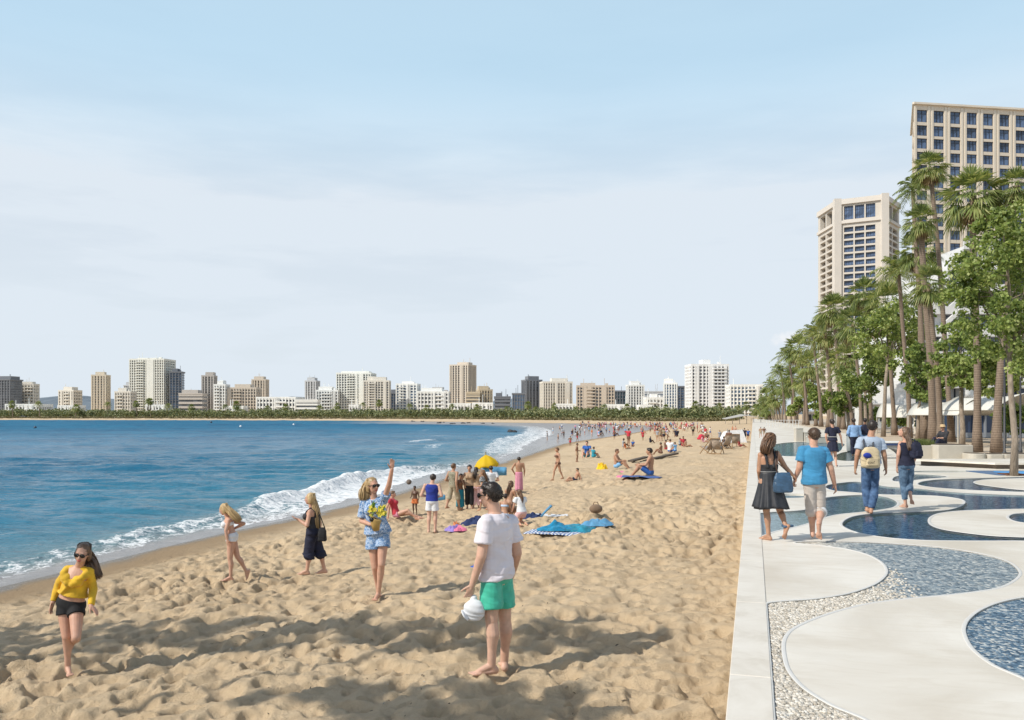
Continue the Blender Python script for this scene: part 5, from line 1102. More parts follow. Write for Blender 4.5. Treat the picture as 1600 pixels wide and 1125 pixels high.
    for i, (px, py) in enumerate(((645, 659), (660, 659), (684, 661.5), (690, 661), (706, 662.5), (722, 662), (732, 661.5), (757, 662.5), (772, 662.5), (803, 675))):
        d = (CH - SEA) * F / (py - HY); e = empty('rock', dep(px, d, SEA), 'small dark rock at the far water edge where the bay curves', 'rock', 'rocks at the far water edge'); m = MB(); r = random.Random(i)
        for q in range(4): m.ell((r.uniform(-.8, .8), r.uniform(-.3, .3), r.uniform(0, .15)), (r.uniform(.3, .8), .4, r.uniform(.2, .45)), None, 8, 5)
        m.build('stone', stone("wet_rock", (.05, .05, .055), .4, 3), e, True)
build_beach_things()
def build_weed():
    rng = np.random.default_rng(77); n = 1500; y = rng.uniform(5.5, 26, n) ; x = -rng.uniform(.3, 13.5, n); k = (fbm(x / 2.2, y / 2.2, 301, 3) > .10) | (rng.uniform(0, 1, n) < .10); x, y = x[k], y[k]; s = shore(x, y); z = land_z(s, x, y) + relief(x, y, s, np.hypot(x, y)); V = []; f = []
    for a, b, c in zip(x, y, z):
        an = rng.uniform(0, 6.28); L = rng.uniform(.012, .06); w = rng.uniform(.003, .010); q = np.array([math.cos(an), math.sin(an), rng.uniform(-.1, .25)]); p = np.array([-q[1], q[0], 0]) * w; o = np.array([a, b, c + .008]); m_ = o + q * L * .5 + p * rng.uniform(-1.5, 1.5); i = len(V)
        V += [o - p, o + p, m_ + p + [0, 0, .008], m_ - p + [0, 0, .008], o + q * L + [0, 0, .001]]; f += [(i, i + 1, i + 2), (i, i + 2, i + 3), (i + 3, i + 2, i + 4)]
    t = NT("dry_weed"); isl = t.N.new("ShaderNodeNewGeometry").outputs['Random Per Island']; m_ = t.done(t.ramp(isl, [(0, (.035, .028, .02)), (.7, (.12, .085, .05)), (1, (.45, .40, .33))]), .9)
    tag(link('seaweed_debris', np_mesh('weed', np.array(V), np.array(f), False), m_), kind='stuff')
build_weed()
# unseen shade trees added on the sand behind the camera's left shoulder: their shadow falls across the foreground
# ================================================================ people
def mat_skin(name, c):
    t = NT(name); n = t.noise(t.coord(), 14, 4, .6); n2 = t.noise(t.coord(), 3, 3)
    a = tuple(x * .86 for x in c); b = tuple(min(1, x * 1.1) for x in c); col = t.mix(t.mr(n2, .4, .7, 0, .35), t.ramp(n, [(.3, a), (.7, b)]), (c[0] * 1.02, c[1] * .82, c[2] * .75))
    return t.done(col, .48, None, .35, Subsurface_Weight=.08, Subsurface_Radius=(.03, .012, .006), Subsurface_Scale=.3)
SKIN = {'fair': mat_skin("skin_fair", (.60, .375, .275)), 'rosy': mat_skin("skin_rosy", (.56, .33, .235)), 'tan': mat_skin("skin_tan", (.44, .25, .16)), 'brown': mat_skin("skin_brown", (.27, .145, .088)), 'dark': mat_skin("skin_dark", (.13, .072, .048))}
def mat_hair(name, a, b):
    t = NT(name); n = t.noise(t.coord('Object', (60, 60, 9)), 1, 5, .7); isl = t.N.new("ShaderNodeNewGeometry").outputs['Random Per Island']; f = t.math('ADD', t.math('MULTIPLY', n, .7), t.math('MULTIPLY', isl, .4))
    return t.done(t.ramp(f, [(.25, a), (.8, b)]), .42, t.bump(n, .5, .006), .5)
HAIR = {'blonde': mat_hair("blonde_hair", (.22, .135, .055), (.62, .45, .23)), 'brown': mat_hair("brown_hair", (.035, .02, .012), (.16, .095, .055)), 'dark': mat_hair("dark_hair", (.010, .007, .006), (.05, .033, .024)), 'chestnut': mat_hair("chestnut_hair", (.05, .025, .013), (.21, .11, .055))}
LIPS = plain("lips", (.42, .09, .08), .4); BLACKP = plain("black_plastic", (.008, .008, .009), .12); EYEW = plain("eye_white", (.7, .68, .65), .3)
def noise3(v, k):
    x, y, z = v[:, 0] * k, v[:, 1] * k, v[:, 2] * k
    return vnoise(x + 3.1 * z, y - 1.7 * z, 5) + vnoise(y * 1.3 - z, z * 1.1 + x * .4, 6)
class Prims(MB):
    def cap(s, a, b, ra, rb, n=14, flat=False):
        a = Vector(a); b = Vector(b); d = b - a; L = d.length
        if L < 1e-5: d = Vector((0, 0, 1e-5)); L = 1e-5
        t = d / L; ref = Vector((1, 0, 0)) if abs(t.x) < .8 else Vector((0, 1, 0)); u = (ref - t * ref.dot(t)).normalized(); w = t.cross(u)
        prof = []
        if not flat: prof += [(-ra * math.cos(q), ra * math.sin(q)) for q in (.15, .6, 1.1)]
        prof += [(0, ra), (L * .5, (ra + rb) / 2), (L, rb)]
        if not flat: prof += [(L + rb * math.cos(q), rb * math.sin(q)) for q in (1.1, .6, .15)]
        s.loft([[a + t * x + u * (r * math.cos(2 * math.pi * j / n)) + w * (r * math.sin(2 * math.pi * j / n)) for j in range(n)] for x, r in prof])
    def chain(s, pts, rad, n=14, flat=False):
        for i in range(len(pts) - 1): s.cap(pts[i], pts[i + 1], rad[i], rad[i + 1], n, flat)
    def remesh(s, name, vox, smooth=4, disp=None, fac=.5):
        me = bpy.data.meshes.new(name + "_raw"); me.from_pydata([tuple(v) for v in s.v], [], s.f); bm = bmesh.new(); bm.from_mesh(me); bmesh.ops.recalc_face_normals(bm, faces=bm.faces); bm.to_mesh(me); bm.free()
        o = bpy.data.objects.new(name + "_raw", me); COL.objects.link(o); rm = o.modifiers.new("r", 'REMESH'); rm.mode = 'VOXEL'; rm.voxel_size = vox; rm.use_smooth_shade = True
        if smooth: sm = o.modifiers.new("s", 'SMOOTH'); sm.factor = fac; sm.iterations = smooth
        dg = bpy.context.evaluated_depsgraph_get(); out = bpy.data.meshes.new_from_object(o.evaluated_get(dg)); bpy.data.objects.remove(o); bpy.data.meshes.remove(me)
        n = len(out.vertices)
        if disp and n:
            v = np.empty(n * 3); out.vertices.foreach_get("co", v); v = v.reshape(-1, 3); nn = np.empty(n * 3); out.vertices.foreach_get("normal", nn); nn = nn.reshape(-1, 3)
            v += nn * disp(v)[:, None]; out.vertices.foreach_set("co", v.ravel())
        out.polygons.foreach_set("use_smooth", [True] * len(out.polygons)); out.update(); return out
TORSO = {'f': [(-.14, .10, .075, .08), (-.06, .150, .095, .115), (.02, .168, .10, .128), (.14, .158, .095, .112), (.38, .118, .085, .082), (.55, .128, .096, .088), (.70, .138, .138, .092), (.80, .146, .115, .092), (.89, .145, .078, .082), (.96, .095, .058, .062), (1.0, .055, .048, .05)],
         'm': [(-.14, .10, .08, .085), (-.06, .150, .10, .105), (.02, .163, .105, .118), (.15, .158, .108, .105), (.38, .150, .108, .096), (.60, .168, .118, .108), (.75, .182, .126, .115), (.86, .180, .105, .108), (.94, .130, .078, .085), (1.0, .066, .058, .06)]}
class Fig:
    """one person: joints given in metres relative to the base point"""
    def __init__(s, base, J, H, sex, face, skin, label, vox=.008, group=None, mesh_only=False):
        s.J = J; s.S = H / 1.7; s.sex = sex; s.f = Vector(face).normalized(); s.vox = vox; s.skin = skin; s.parts = {}; s.noglute = False
        s.e = None if mesh_only else empty('person', base, label, 'person', group)
        s.P = (J['hipL'] + J['hipR']) / 2; s.N = J['neck']; s.ax = (s.N - s.P)
        s.lh = (J['hipR'] - J['hipL']).normalized(); s.ls = (J['shR'] - J['shL']).normalized()
        u = (J['head'] - s.N).normalized() * .6 + UP * .6; s.up = (u - s.f * u.dot(s.f)).normalized(); s.side = s.f.cross(s.up)      # person's right
        k = s.S; m = 1 if sex == 'm' else 0
        s.ra = (.053, .046, .042, .029) if m else (.044, .038, .035, .025); s.rl = (.086, .058, .060, .038) if m else (.085, .053, .053, .033)
        s.ra = [x * k for x in s.ra]; s.rl = [x * k for x in s.rl]
    def ring(s, t, g=0.0, n=22, kx=1.0, ky=1.0):
        T = TORSO[s.sex]; ts = [q[0] for q in T]; w, df, db = (np.interp(t, ts, [q[i] for q in T]) * s.S for i in (1, 2, 3))
        c = s.P + s.ax * t; l = s.lh.lerp(s.ls, min(1, max(0, t))); a = s.ax.normalized(); l = (l - a * l.dot(a)).normalized(); fr = a.cross(l)
        out = []
        for j in range(n):
            q = 2 * math.pi * j / n; x, y = math.cos(q), math.sin(q); out.append(c + l * ((w * kx + g) * x) + fr * (((df if y > 0 else db) * ky + g) * y))
        return out
    def front(s, t): a = s.ax.normalized(); l = s.lh.lerp(s.ls, t); l = (l - a * l.dot(a)).normalized(); return a.cross(l), l
    def torso(s, m, t0=-.14, t1=1.0, g=0.0, n=13, kx=1.0, ky=1.0, gf=None): m.loft([s.ring(t0 + (t1 - t0) * i / n, g if gf is None else gf(i / n), 22, kx, ky) for i in range(n + 1)])
    def hand(s, m, w, el, d=None, nrm=None, thumb=None, curl=.35, spread=.1):
        k = s.S * (1.0 if s.sex == 'm' else .92); d = Vector(d).normalized() if d is not None else (w - el).normalized()
        nrm = Vector(nrm) if nrm is not None else Vector((0, 0, 1)).cross(d); nrm = (nrm - d * nrm.dot(d)); nrm = nrm.normalized() if nrm.length > .01 else d.orthogonal().normalized()
        sd = d.cross(nrm)
        if thumb is not None and sd.dot(Vector(thumb)) < 0: sd = -sd
        m.cap(w - d * .02 * k, w + d * .03 * k, .023 * k, .024 * k, 10); M = Matrix((sd, d, nrm)).transposed(); m.ell(w + d * .052 * k, (.040 * k, .050 * k, .0165 * k), M, 12, 8)
        for i, (off, L) in enumerate(((.030, .070), (.010, .079), (-.011, .074), (-.030, .058))):
            p = w + d * (.088 - .004 * i) * k + sd * off * k; v = (d + sd * (off * spread * 30 * .1)).normalized(); r = .0088 * k
            for q in range(3):
                a = curl * (.7 + .25 * i * .5) * (q + .4); vv = (v * math.cos(a) + nrm * math.sin(a)); e = p + vv * (L * (.42, .32, .26)[q]) * k; m.cap(p, e, r, r * .9, 8); p = e; r *= .9
        p = w + d * .028 * k + sd * .034 * k; v = (d * .75 + sd * .62 + nrm * .3).normalized(); e = p + v * .042 * k; m.cap(p - v * .012, e, .0125 * k, .0105 * k, 8); m.cap(e, e + (v + d * .6 + nrm * .25).normalized() * .032 * k, .010 * k, .008 * k, 8)
    def foot(s, m, A, T, kn):
        k = s.S * (1.0 if s.sex == 'm' else .92); d = (T - A); sh = (A - kn).normalized()
        d = (d - sh * max(0, d.dot(sh)) * .0); d = d.normalized()
        if d.z > -.8: d = Vector((d.x, d.y, 0)).normalized()
        dn = (sh - d * sh.dot(d)); dn = dn.normalized() if dn.length > .1 else -UP; sd = d.cross(dn); M = Matrix((sd, d, -dn)).transposed()
        h = A - d * .035 * k + dn * .045 * k; b = A + d * .125 * k + dn * .058 * k; m.cap(A, h, .036 * k, .034 * k, 12); m.cap(A + d * .01 * k, b - dn * .012 * k, .036 * k, .024 * k, 12); m.cap(h, b, .032 * k, .024 * k, 12)
        m.ell(b, (.043 * k, .05 * k, .022 * k), M, 12, 8)
        for i in range(5): o = (i - 2) * .017; m.cap(b + sd * o * k + d * .02 * k, b + sd * o * k + d * (.075 - .007 * abs(i - (0 if True else 4))) * k, .0125 * k, .0095 * k, 8)
    def body(s, hands=None, feet=True, head=True):
        J = s.J; m = Prims(); k = s.S; hands = hands or {}
        s.torso(m)
        for sdn in 'LR':
            sh, el, wr, hp, kn, an = (J[q + sdn] for q in ('sh', 'el', 'wr', 'hip', 'kn', 'an')); sg = -1 if sdn == 'L' else 1
            m.cap(sh, sh, s.ra[0] * 1.08, s.ra[0] * 1.08); m.cap(s.N.lerp(s.P, .10), sh, .05 * k, s.ra[0] * .95)
            m.chain([sh, sh.lerp(el, .45), el], [s.ra[0], s.ra[0] * .95, s.ra[1]]); m.chain([el, el.lerp(wr, .28), wr], [s.ra[1] * .95, s.ra[2], s.ra[3]])
            s.hand(m, wr, el, **hands.get(sdn, {}))
            t0 = hp.lerp(s.P, .1); m.chain([t0, hp.lerp(kn, .4), kn], [s.rl[0], s.rl[0] * .90, s.rl[1]])
            ax = (an - kn).normalized(); bk = s.f * -1; bk = s.front(0)[0] * -1; bk = bk - ax * bk.dot(ax); bk = bk.normalized() if bk.length > .05 else Vector((0, 0, 0))
            m.chain([kn, kn.lerp(an, .30) + bk * .016 * k, kn.lerp(an, .62) + bk * .006 * k, an], [s.rl[1] * .92, s.rl[2], s.rl[3] * 1.12, s.rl[3]])
            if s.sex == 'f' and not s.noglute: c = hp + s.front(0)[0] * -.038 * k; m.cap(c, c, .080 * k, .080 * k)
            if feet: s.foot(m, an, J['toe' + sdn], kn)
        if s.sex == 'f':
            fr, l = s.front(.7)
            for q in (-1, 1): c = s.P + s.ax * .69 + fr * .095 * k + l * q * .068 * k; m.cap(c, c, .056 * k, .056 * k)
        # head
        H = J['head']; f, u, sd = s.f, s.up, s.side; M = Matrix((sd, f, u)).transposed(); nk = .056 if s.sex == 'm' else .046
        m.cap(s.N - s.ax.normalized() * .02, H - u * .05 * k - f * .012 * k, nk * 1.08 * k, nk * k)
        m.ell(H + u * .018 * k - f * .008 * k, (.074 * k, .094 * k, .096 * k), M, 18, 12); m.ell(H + f * .026 * k - u * .038 * k, (.058 * k, .066 * k, .072 * k), M, 16, 10); m.ell(H + f * .052 * k - u * .088 * k, (.030 * k, .028 * k, .022 * k), M, 10, 8)
        m.cap(H + f * .088 * k + u * .012 * k, H + f * .110 * k - u * .028 * k, .010 * k, .014 * k, 8); m.cap(H + f * .08 * k + u * .028 * k - sd * .03 * k, H + f * .08 * k + u * .028 * k + sd * .03 * k, .014 * k, .014 * k, 8)
        for q in (-1, 1): m.ell(H + sd * q * .074 * k - f * .006 * k - u * .006 * k, (.011 * k, .020 * k, .032 * k), M, 8, 6); m.ell(H + f * .055 * k + sd * q * .036 * k - u * .022 * k, (.026 * k, .026 * k, .024 * k), M, 8, 6)
        me = m.remesh('body', s.vox, 3); o = link('body', me, SKIN[s.skin], s.e); s.parts['body'] = o; return o
    def eyes(s, lips=True):
        k = s.S; H, f, u, sd = s.J['head'], s.f, s.up, s.side; M = Matrix((sd, f, u)).transposed(); m = MB()
        for q in (-1, 1):
            m.mat(EYEW).ell(H + f * .0835 * k + sd * q * .030 * k + u * .006 * k, (.014 * k, .008 * k, .007 * k), M, 10, 6); m.mat(BLACKP).ell(H + f * .0885 * k + sd * q * .030 * k + u * .006 * k, (.006 * k, .0045 * k, .006 * k), M, 8, 5)
        link('eyes', m.mesh('eyes', True), None, s.e)
        if lips: s.lips()
    def lips(s):
        k = s.S; H, f, u, sd = s.J['head'], s.f, s.up, s.side; M = Matrix((sd, f, u)).transposed(); m = MB(); m.ell(H + f * .0895 * k - u * .058 * k, (.024 * k, .012 * k, .0055 * k), M, 12, 6); m.ell(H + f * .0885 * k - u * .066 * k, (.019 * k, .012 * k, .0055 * k), M, 12, 6); m.build('lips', LIPS, s.e, True)
    def sunglasses(s):
        k = s.S; H, f, u, sd = s.J['head'], s.f, s.up, s.side; M = Matrix((sd, f, u)).transposed(); m = MB()
        for q in (-1, 1):
            m.ell(H + f * .098 * k + sd * q * .033 * k + u * .004 * k, (.030 * k, .010 * k, .024 * k), M, 16, 8); m.tube([H + f * .09 * k + sd * q * .064 * k + u * .012 * k, H + sd * q * .080 * k + u * .012 * k + f * .02 * k, H + sd * q * .081 * k + u * .004 * k - f * .02 * k], .0045 * k, 6)
        m.tube([H + f * .104 * k - sd * .03 * k + u * .016 * k, H + f * .112 * k + u * .014 * k, H + f * .104 * k + sd * .03 * k + u * .016 * k], .005 * k, 6); m.build('sunglasses', BLACKP, s.e, True)
    def hair(s, col, style='short', path=None, n=130, sd=1, name='hair'):
        k = s.S; H, f, u, side = s.J['head'], s.f, s.up, s.side; M = Matrix((side, f, u)).transposed(); m = Prims(); r = random.Random(sd)
        m.ell(H + u * .032 * k - f * .021 * k, (.082 * k, .096 * k, .094 * k), M, 18, 12); nn = style == 'short'; m.ell(H - f * .048 * k - u * (.012 if nn else .025) * k, (.064 * k, .054 * k, (.056 if nn else .070) * k), M, 14, 10)
        if style == 'short': m.ell(H + u * .088 * k + f * .034 * k, (.056 * k, .046 * k, .030 * k), M, 12, 8)
        else:
            for q in (-1, 1): m.ell(H + side * q * .070 * k - f * .028 * k - u * .02 * k, (.022 * k, .045 * k, .075 * k), M, 10, 8)
        q = min(s.vox, .008)
        me = m.remesh('hair', max(q, .006) if s.vox < .012 else s.vox * .8, 2, lambda v: .004 * k * noise3(v, 70 / k) + .003 * k * noise3(v, 30))
        if path:
            B = MB(); tmp = me; vs = [tuple(v.co) for v in tmp.vertices]; B.v = vs; B.f = [tuple(p.vertices) for p in tmp.polygons]; B.m = [0] * len(B.f)
            C = [H - f * .03 * k] + [Vector(p[0]) for p in path]; Rr = [.07 * k] + [p[1] for p in path]
            for i in range(n):
                a = r.uniform(0, 6.28); rad = math.sqrt(r.random()); e1, e2 = math.cos(a) * rad, math.sin(a) * rad; th = r.uniform(-2.2, 2.2)
                root = H + u * (.034 + .085 * math.cos(th * .5) * r.uniform(.3, 1)) * k + side * .078 * k * math.sin(th) * .95 - f * k * (.02 + .075 * abs(math.cos(th)) * r.uniform(.3, 1))
                pts = [root]
                for j in range(1, len(C)):
                    d = (C[j] - C[j - 1]).normalized(); x = d.cross(f); x = x.normalized() if x.length > .1 else side; y = d.cross(x); pts.append(C[j] + x * e1 * Rr[j] + y * e2 * Rr[j] + Vector((r.uniform(-1, 1), r.uniform(-1, 1), r.uniform(-1, 1))) * .12 * Rr[j])
                end = r.uniform(.7, 1.0); pts[-1] = pts[-2].lerp(pts[-1], end)
                # smooth the strand
                dense = []
                for j in range(len(pts) - 1):
                    p0, p1, p2, p3 = pts[max(j - 1, 0)], pts[j], pts[j + 1], pts[min(j + 2, len(pts) - 1)]
                    for t in (0, .33, .66): dense.append(.5 * (2 * p1 + (p2 - p0) * t + (2 * p0 - 5 * p1 + 4 * p2 - p3) * t * t + (3 * p1 - p0 - 3 * p2 + p3) * t ** 3))
                dense.append(pts[-1]); L = len(dense); B.tube(dense, [(.009 * (1 - (q / (L - 1)) ** 2) + .0016) * k for q in range(L)], 5)
            me = B.mesh('hair', True)
        elif style == 'short' and s.vox < .012:
            B = MB(); B.v = [tuple(v.co) for v in me.vertices]; B.f = [tuple(p.vertices) for p in me.polygons]; B.m = [0] * len(B.f); c0 = H + u * .020 * k - f * .015 * k; crown = (u - f * .55).normalized()
            for i in range(420):
                v = Vector((r.gauss(0, 1), r.gauss(0, 1), r.gauss(0, 1))).normalized(); a, b, c = v.dot(side), v.dot(f), v.dot(u)
                if c < -.45 or (b > .55 and c < .45) or (abs(a) > .8 and b > .1 and c < .1): continue
                p = c0 + side * a * .079 * k + f * b * .093 * k + u * c * .100 * k; d = (v - crown * v.dot(crown)); d = (d.normalized() if d.length > .05 else f) * .8 + v * r.uniform(-.12, .06) - u * .12; d = (d + Vector((r.uniform(-1, 1), r.uniform(-1, 1), r.uniform(-1, 1))) * .10).normalized()
                L = r.uniform(.018, .032) * k; B.tube([p - v * .006, p + d * L * .5 + v * .001, p + d * L - v * .006], [.0040 * k, .0030 * k, .0008 * k], 4, False)
            me = B.mesh('hair', True)
        o = link(name, me, HAIR[col], s.e); s.parts['hair'] = o; return o
    def wr(s, a=.006, k=9, kz=None):
        def f(v):
            w = v + .05 * np.stack([noise3(v, 6), noise3(v + 3, 6), noise3(v + 7, 6)], 1)
            rid = lambda u, kk: .35 - np.abs(noise3(u, kk))
            return a * (noise3(w * np.array([1, 1, .55]), k) + .8 * rid(w * np.array([1.1, 1.1, .4]) + 5, k * .95) + .5 * rid(w * np.array([.5, .5, 1.3]) + 2, k * 1.1))
        return f
    def top(s, m_, t0=.0, t1=.955, g=.016, sleeve=.55, sl_g=.02, name='shirt', wr=.006, flare=.0, extra=None, vox=None):
        m = Prims(); J = s.J; s.torso(m, t0, t1, g, 12, gf=lambda q: g + flare * (1 - q) ** 2)
        for q in 'LR':
            sh, el = J['sh' + q], J['el' + q]; wrst = J['wr' + q]
            if sleeve is None: continue
            sl = sleeve[q] if isinstance(sleeve, dict) else sleeve
            if sl <= 0: continue
            m.cap(sh, sh, s.ra[0] * 1.08 + g, s.ra[0] * 1.08 + g); m.cap(s.N.lerp(s.P, .10), sh, .05 * s.S + g * .8, s.ra[0] + g)
            if sl <= 1: m.cap(sh, sh.lerp(el, sl), s.ra[0] + g * 1.1, s.ra[1] + sl_g + .012, 16, True)
            else: m.cap(sh, el, s.ra[0] + g, s.ra[1] + sl_g * .8); m.cap(el, el.lerp(wrst, sl - 1), s.ra[1] + sl_g * .8, s.ra[3] + sl_g * .7, 16, True)
        if s.sex == 'f' and t1 > .60:
            fr, l = s.front(.7)
            for q in (-1, 1): c = s.P + s.ax * .69 + fr * .095 * s.S + l * q * .068 * s.S; m.cap(c, c, .058 * s.S + g * .9, .058 * s.S + g * .9)
        if extra: extra(m)
        o = link(name, m.remesh(name, vox or max(s.vox, .0075), 3, s.wr(wr)), m_, s.e); s.parts[name] = o; return o
    def pants(s, m_, t1=.22, g=.014, leg=.5, flare=.03, name='shorts', wr=.006, lower=None):
        """leg is how far down the thigh (below 1) or the shin (1 to 2) the cloth reaches"""
        m = Prims(); J = s.J; k = s.S; s.torso(m, -.12, t1, g, 7)
        for q in 'LR':
            hp, kn, an = J['hip' + q], J['kn' + q], J['an' + q]; l = leg[q] if isinstance(leg, dict) else leg
            if s.sex == 'f' and not s.noglute: c = hp + s.front(0)[0] * -.038 * k; m.cap(c, c, .080 * k + g * .8, .080 * k + g * .8)
            t0 = hp.lerp(s.P, .1)
            if l <= 1: e = hp.lerp(kn, l); m.cap(t0, e, s.rl[0] + g, s.rl[0] + (s.rl[1] - s.rl[0]) * l * .9 + g + flare, 18, True)
            else:
                m.chain([t0, hp.lerp(kn, .45), kn], [s.rl[0] + g, s.rl[0] * .9 + g, s.rl[1] + g + flare * .4], 16); e = kn.lerp(an, l - 1); q3 = l - 1
                bk = s.front(0)[0] * -.012 * k
                m.cap(kn, kn.lerp(an, min(.35, q3 * .5)) + bk, s.rl[1] + g + flare * .4, s.rl[2] + g + flare * .6, 16); m.cap(kn.lerp(an, min(.35, q3 * .5)) + bk, e, s.rl[2] + g + flare * .6, s.rl[3] + (s.rl[2] - s.rl[3]) * max(0, 1 - q3) + g + flare, 16, True)
        o = link(name, m.remesh(name, max(s.vox, .0075), 3, s.wr(wr)), m_, s.e); s.parts[name] = o; return o
    def skirt(s, m_, t0, hem, w, d, name='skirt', pleats=13, amp=.05, centre=None, g=.014):
        """cone from the waist ring at t0 down to local height hem, half sizes w x d at the hem"""
        m = MB(); n = 120; rows = 14; top = s.ring(t0, g, n); c0 = s.P + s.ax * t0; c1 = Vector(centre) if centre is not None else Vector((s.P.x, s.P.y, hem)); fr, l = s.front(0); rings = []
        for i in range(rows + 1):
            t = i / rows; e = t ** 1.15; c = c0.lerp(c1, t); R_ = []
            for j in range(n):
                a = 2 * math.pi * j / n; p = top[j] - c0; q = l * (w * math.cos(a)) + fr * (d * math.sin(a)); pl = 1 + amp * t * math.sin(a * pleats + .8 * math.sin(a * 3)) + amp * .4 * t * math.sin(a * 5 + 1); v = p.lerp(q, e) * pl
                R_.append(c + Vector((v.x, v.y, p.z * (1 - t) + (.012 * math.sin(a * 3) * t))))
            rings.append(R_)
        inner = [[c1 + (p - c1) * .93 + UP * .004 for p in rings[-1]], [c1.lerp(c0, .5) + (p - c1) * .6 for p in rings[-1]]]
        m.loft(rings + inner, True); o = m.build(name, m_, s.e, True, True); s.parts[name] = o; return o
def fig_px(d0foot, J, H, sex, face, skin, label, vox=.0065, group=None, z=None, ground=None):
    """a person drawn from the photograph: joints as (px, py, metres behind the feet)"""
    base = sand_at(*d0foot) if ground == 'sand' else onz(d0foot[0], d0foot[1], 0.0)
    if ground == 'sand': base.z -= .025
    d = FV.dot(base - EYE); L = {k: pix(v[0], v[1], d + v[2]) - base for k, v in J.items()}
    fw = RV * face[0] + FV * face[1] + UP * face[2]
    return Fig(base, L, H, sex, fw, skin, label, vox, group), d, base
# ---------------------------------------------------------------- the large figures
def mat_floral(name, base, a, b, c):
    t = NT(name); co = t.coord(); n = t.noise(co, 34, 3, .6, 1.2); v = t.voro(co, 26, 'Distance'); n2 = t.noise(co, 70, 3, .6, .6)
    col = t.ramp(n, [(.34, base), (.42, a), (.52, b), (.60, base)], 'EASE'); col = t.mix(t.mr(v, .12, .22, .85, 0), col, c); col = t.mix(t.mr(n2, .58, .64), col, a)
    return t.done(col, .85)
WHITE_T = cloth("white_tshirt", (.71, .66, .70), .03); GREEN = cloth("green_shorts", (.045, .44, .30), .15, .6); YEL = cloth("yellow_knit", (.66, .40, .02), .18); BLK = cloth("black_cloth", (.010, .010, .012), .3); CHAR = cloth("charcoal_cloth", (.030, .029, .034), .25); NAVY = cloth("navy_dark_cloth", (.012, .014, .035), .25)
BLUE_T = cloth("blue_tshirt", (.045, .24, .44), .1); BEIGE = cloth("beige_shorts", (.50, .44, .39), .06); JEAN = cloth("blue_jeans", (.035, .085, .19), .3, .8, 14, (.07, .14, .27)); JEAN2 = cloth("faded_jeans", (.065, .13, .22), .3, .8, 14, (.12, .20, .30)); PALE = cloth("pale_blue_tshirt", (.36, .43, .53), .06)
CANVAS = cloth("cream_canvas", (.56, .45, .28), .1); ROYAL = cloth("royal_blue_cloth", (.01, .03, .26)); WHITEC = cloth("white_cotton", (.70, .71, .73), .03); BLUEBAG = cloth("blue_leather", (.035, .085, .155), .25, .45); DRESS = cloth("dark_dress", (.022, .023, .028), .3, .55)
FLOW = mat_floral("blue_print", (.05, .13, .30), (.60, .66, .74), (.10, .24, .48), (.62, .66, .70)); FLOW2 = mat_floral("blue_print_shorts", (.07, .16, .34), (.55, .62, .70), (.12, .26, .50), (.5, .58, .68))
def J_(**k): return k
def straps(F_, m, r=.016, low=.66, xb=.085, xf=.085):
    fr, l = F_.front(.7); k = F_.S; a = F_.ax.normalized()
    for q in (-1, 1):
        top = F_.N.lerp(F_.J['shR' if q > 0 else 'shL'], .52) + a * .045 * k; b = F_.P + F_.ax * low - fr * .095 * k + l * q * xb * k; f = F_.P + F_.ax * (low + .05) + fr * .125 * k + l * q * xf * k; mid = F_.P + F_.ax * .86 - fr * .09 * k + l * q * (xb * .5 + .045) * k
        m.chain([b, mid, top, F_.P + F_.ax * .88 + fr * .085 * k + l * q * .08 * k, f], [r] * 5, 8)
def handbag(name, base, w, h, dp, mat_, label, top_pts, strap_m, cat='bag', yaw=0.0):
    e = empty(name, base, label, cat, None, TH + yaw); m = Prims(); rings = []
    for z, kx, ky in ((0, .88, .8), (.06, 1.0, 1.0), (.35, 1.02, 1.0), (.7, .92, .7), (.96, .74, .30), (1.0, .72, .22)): rings.append([(w / 2 * kx * math.copysign(abs(math.cos(a)) ** .55, math.cos(a)), dp / 2 * ky * math.copysign(abs(math.sin(a)) ** .7, math.sin(a)), z * h - h) for a in [2 * math.pi * j / 28 for j in range(28)]])
    m.loft(rings); me = m.remesh('body', .008, 2, lambda v: .006 * noise3(v, 14)); link('body', me, mat_, e); s = MB()
    Mi = Matrix.Rotation(-(TH + yaw), 3, 'Z')
    for x in (-1, 1): tp = [Vector((x * w * .30, 0, -.04 * h))] + [Mi @ (Vector(p) - base) + Vector((x * .012, 0, 0)) for p in top_pts]; s.tube(tp, .009, 8)
    s.build('strap', strap_m, e, True); return e
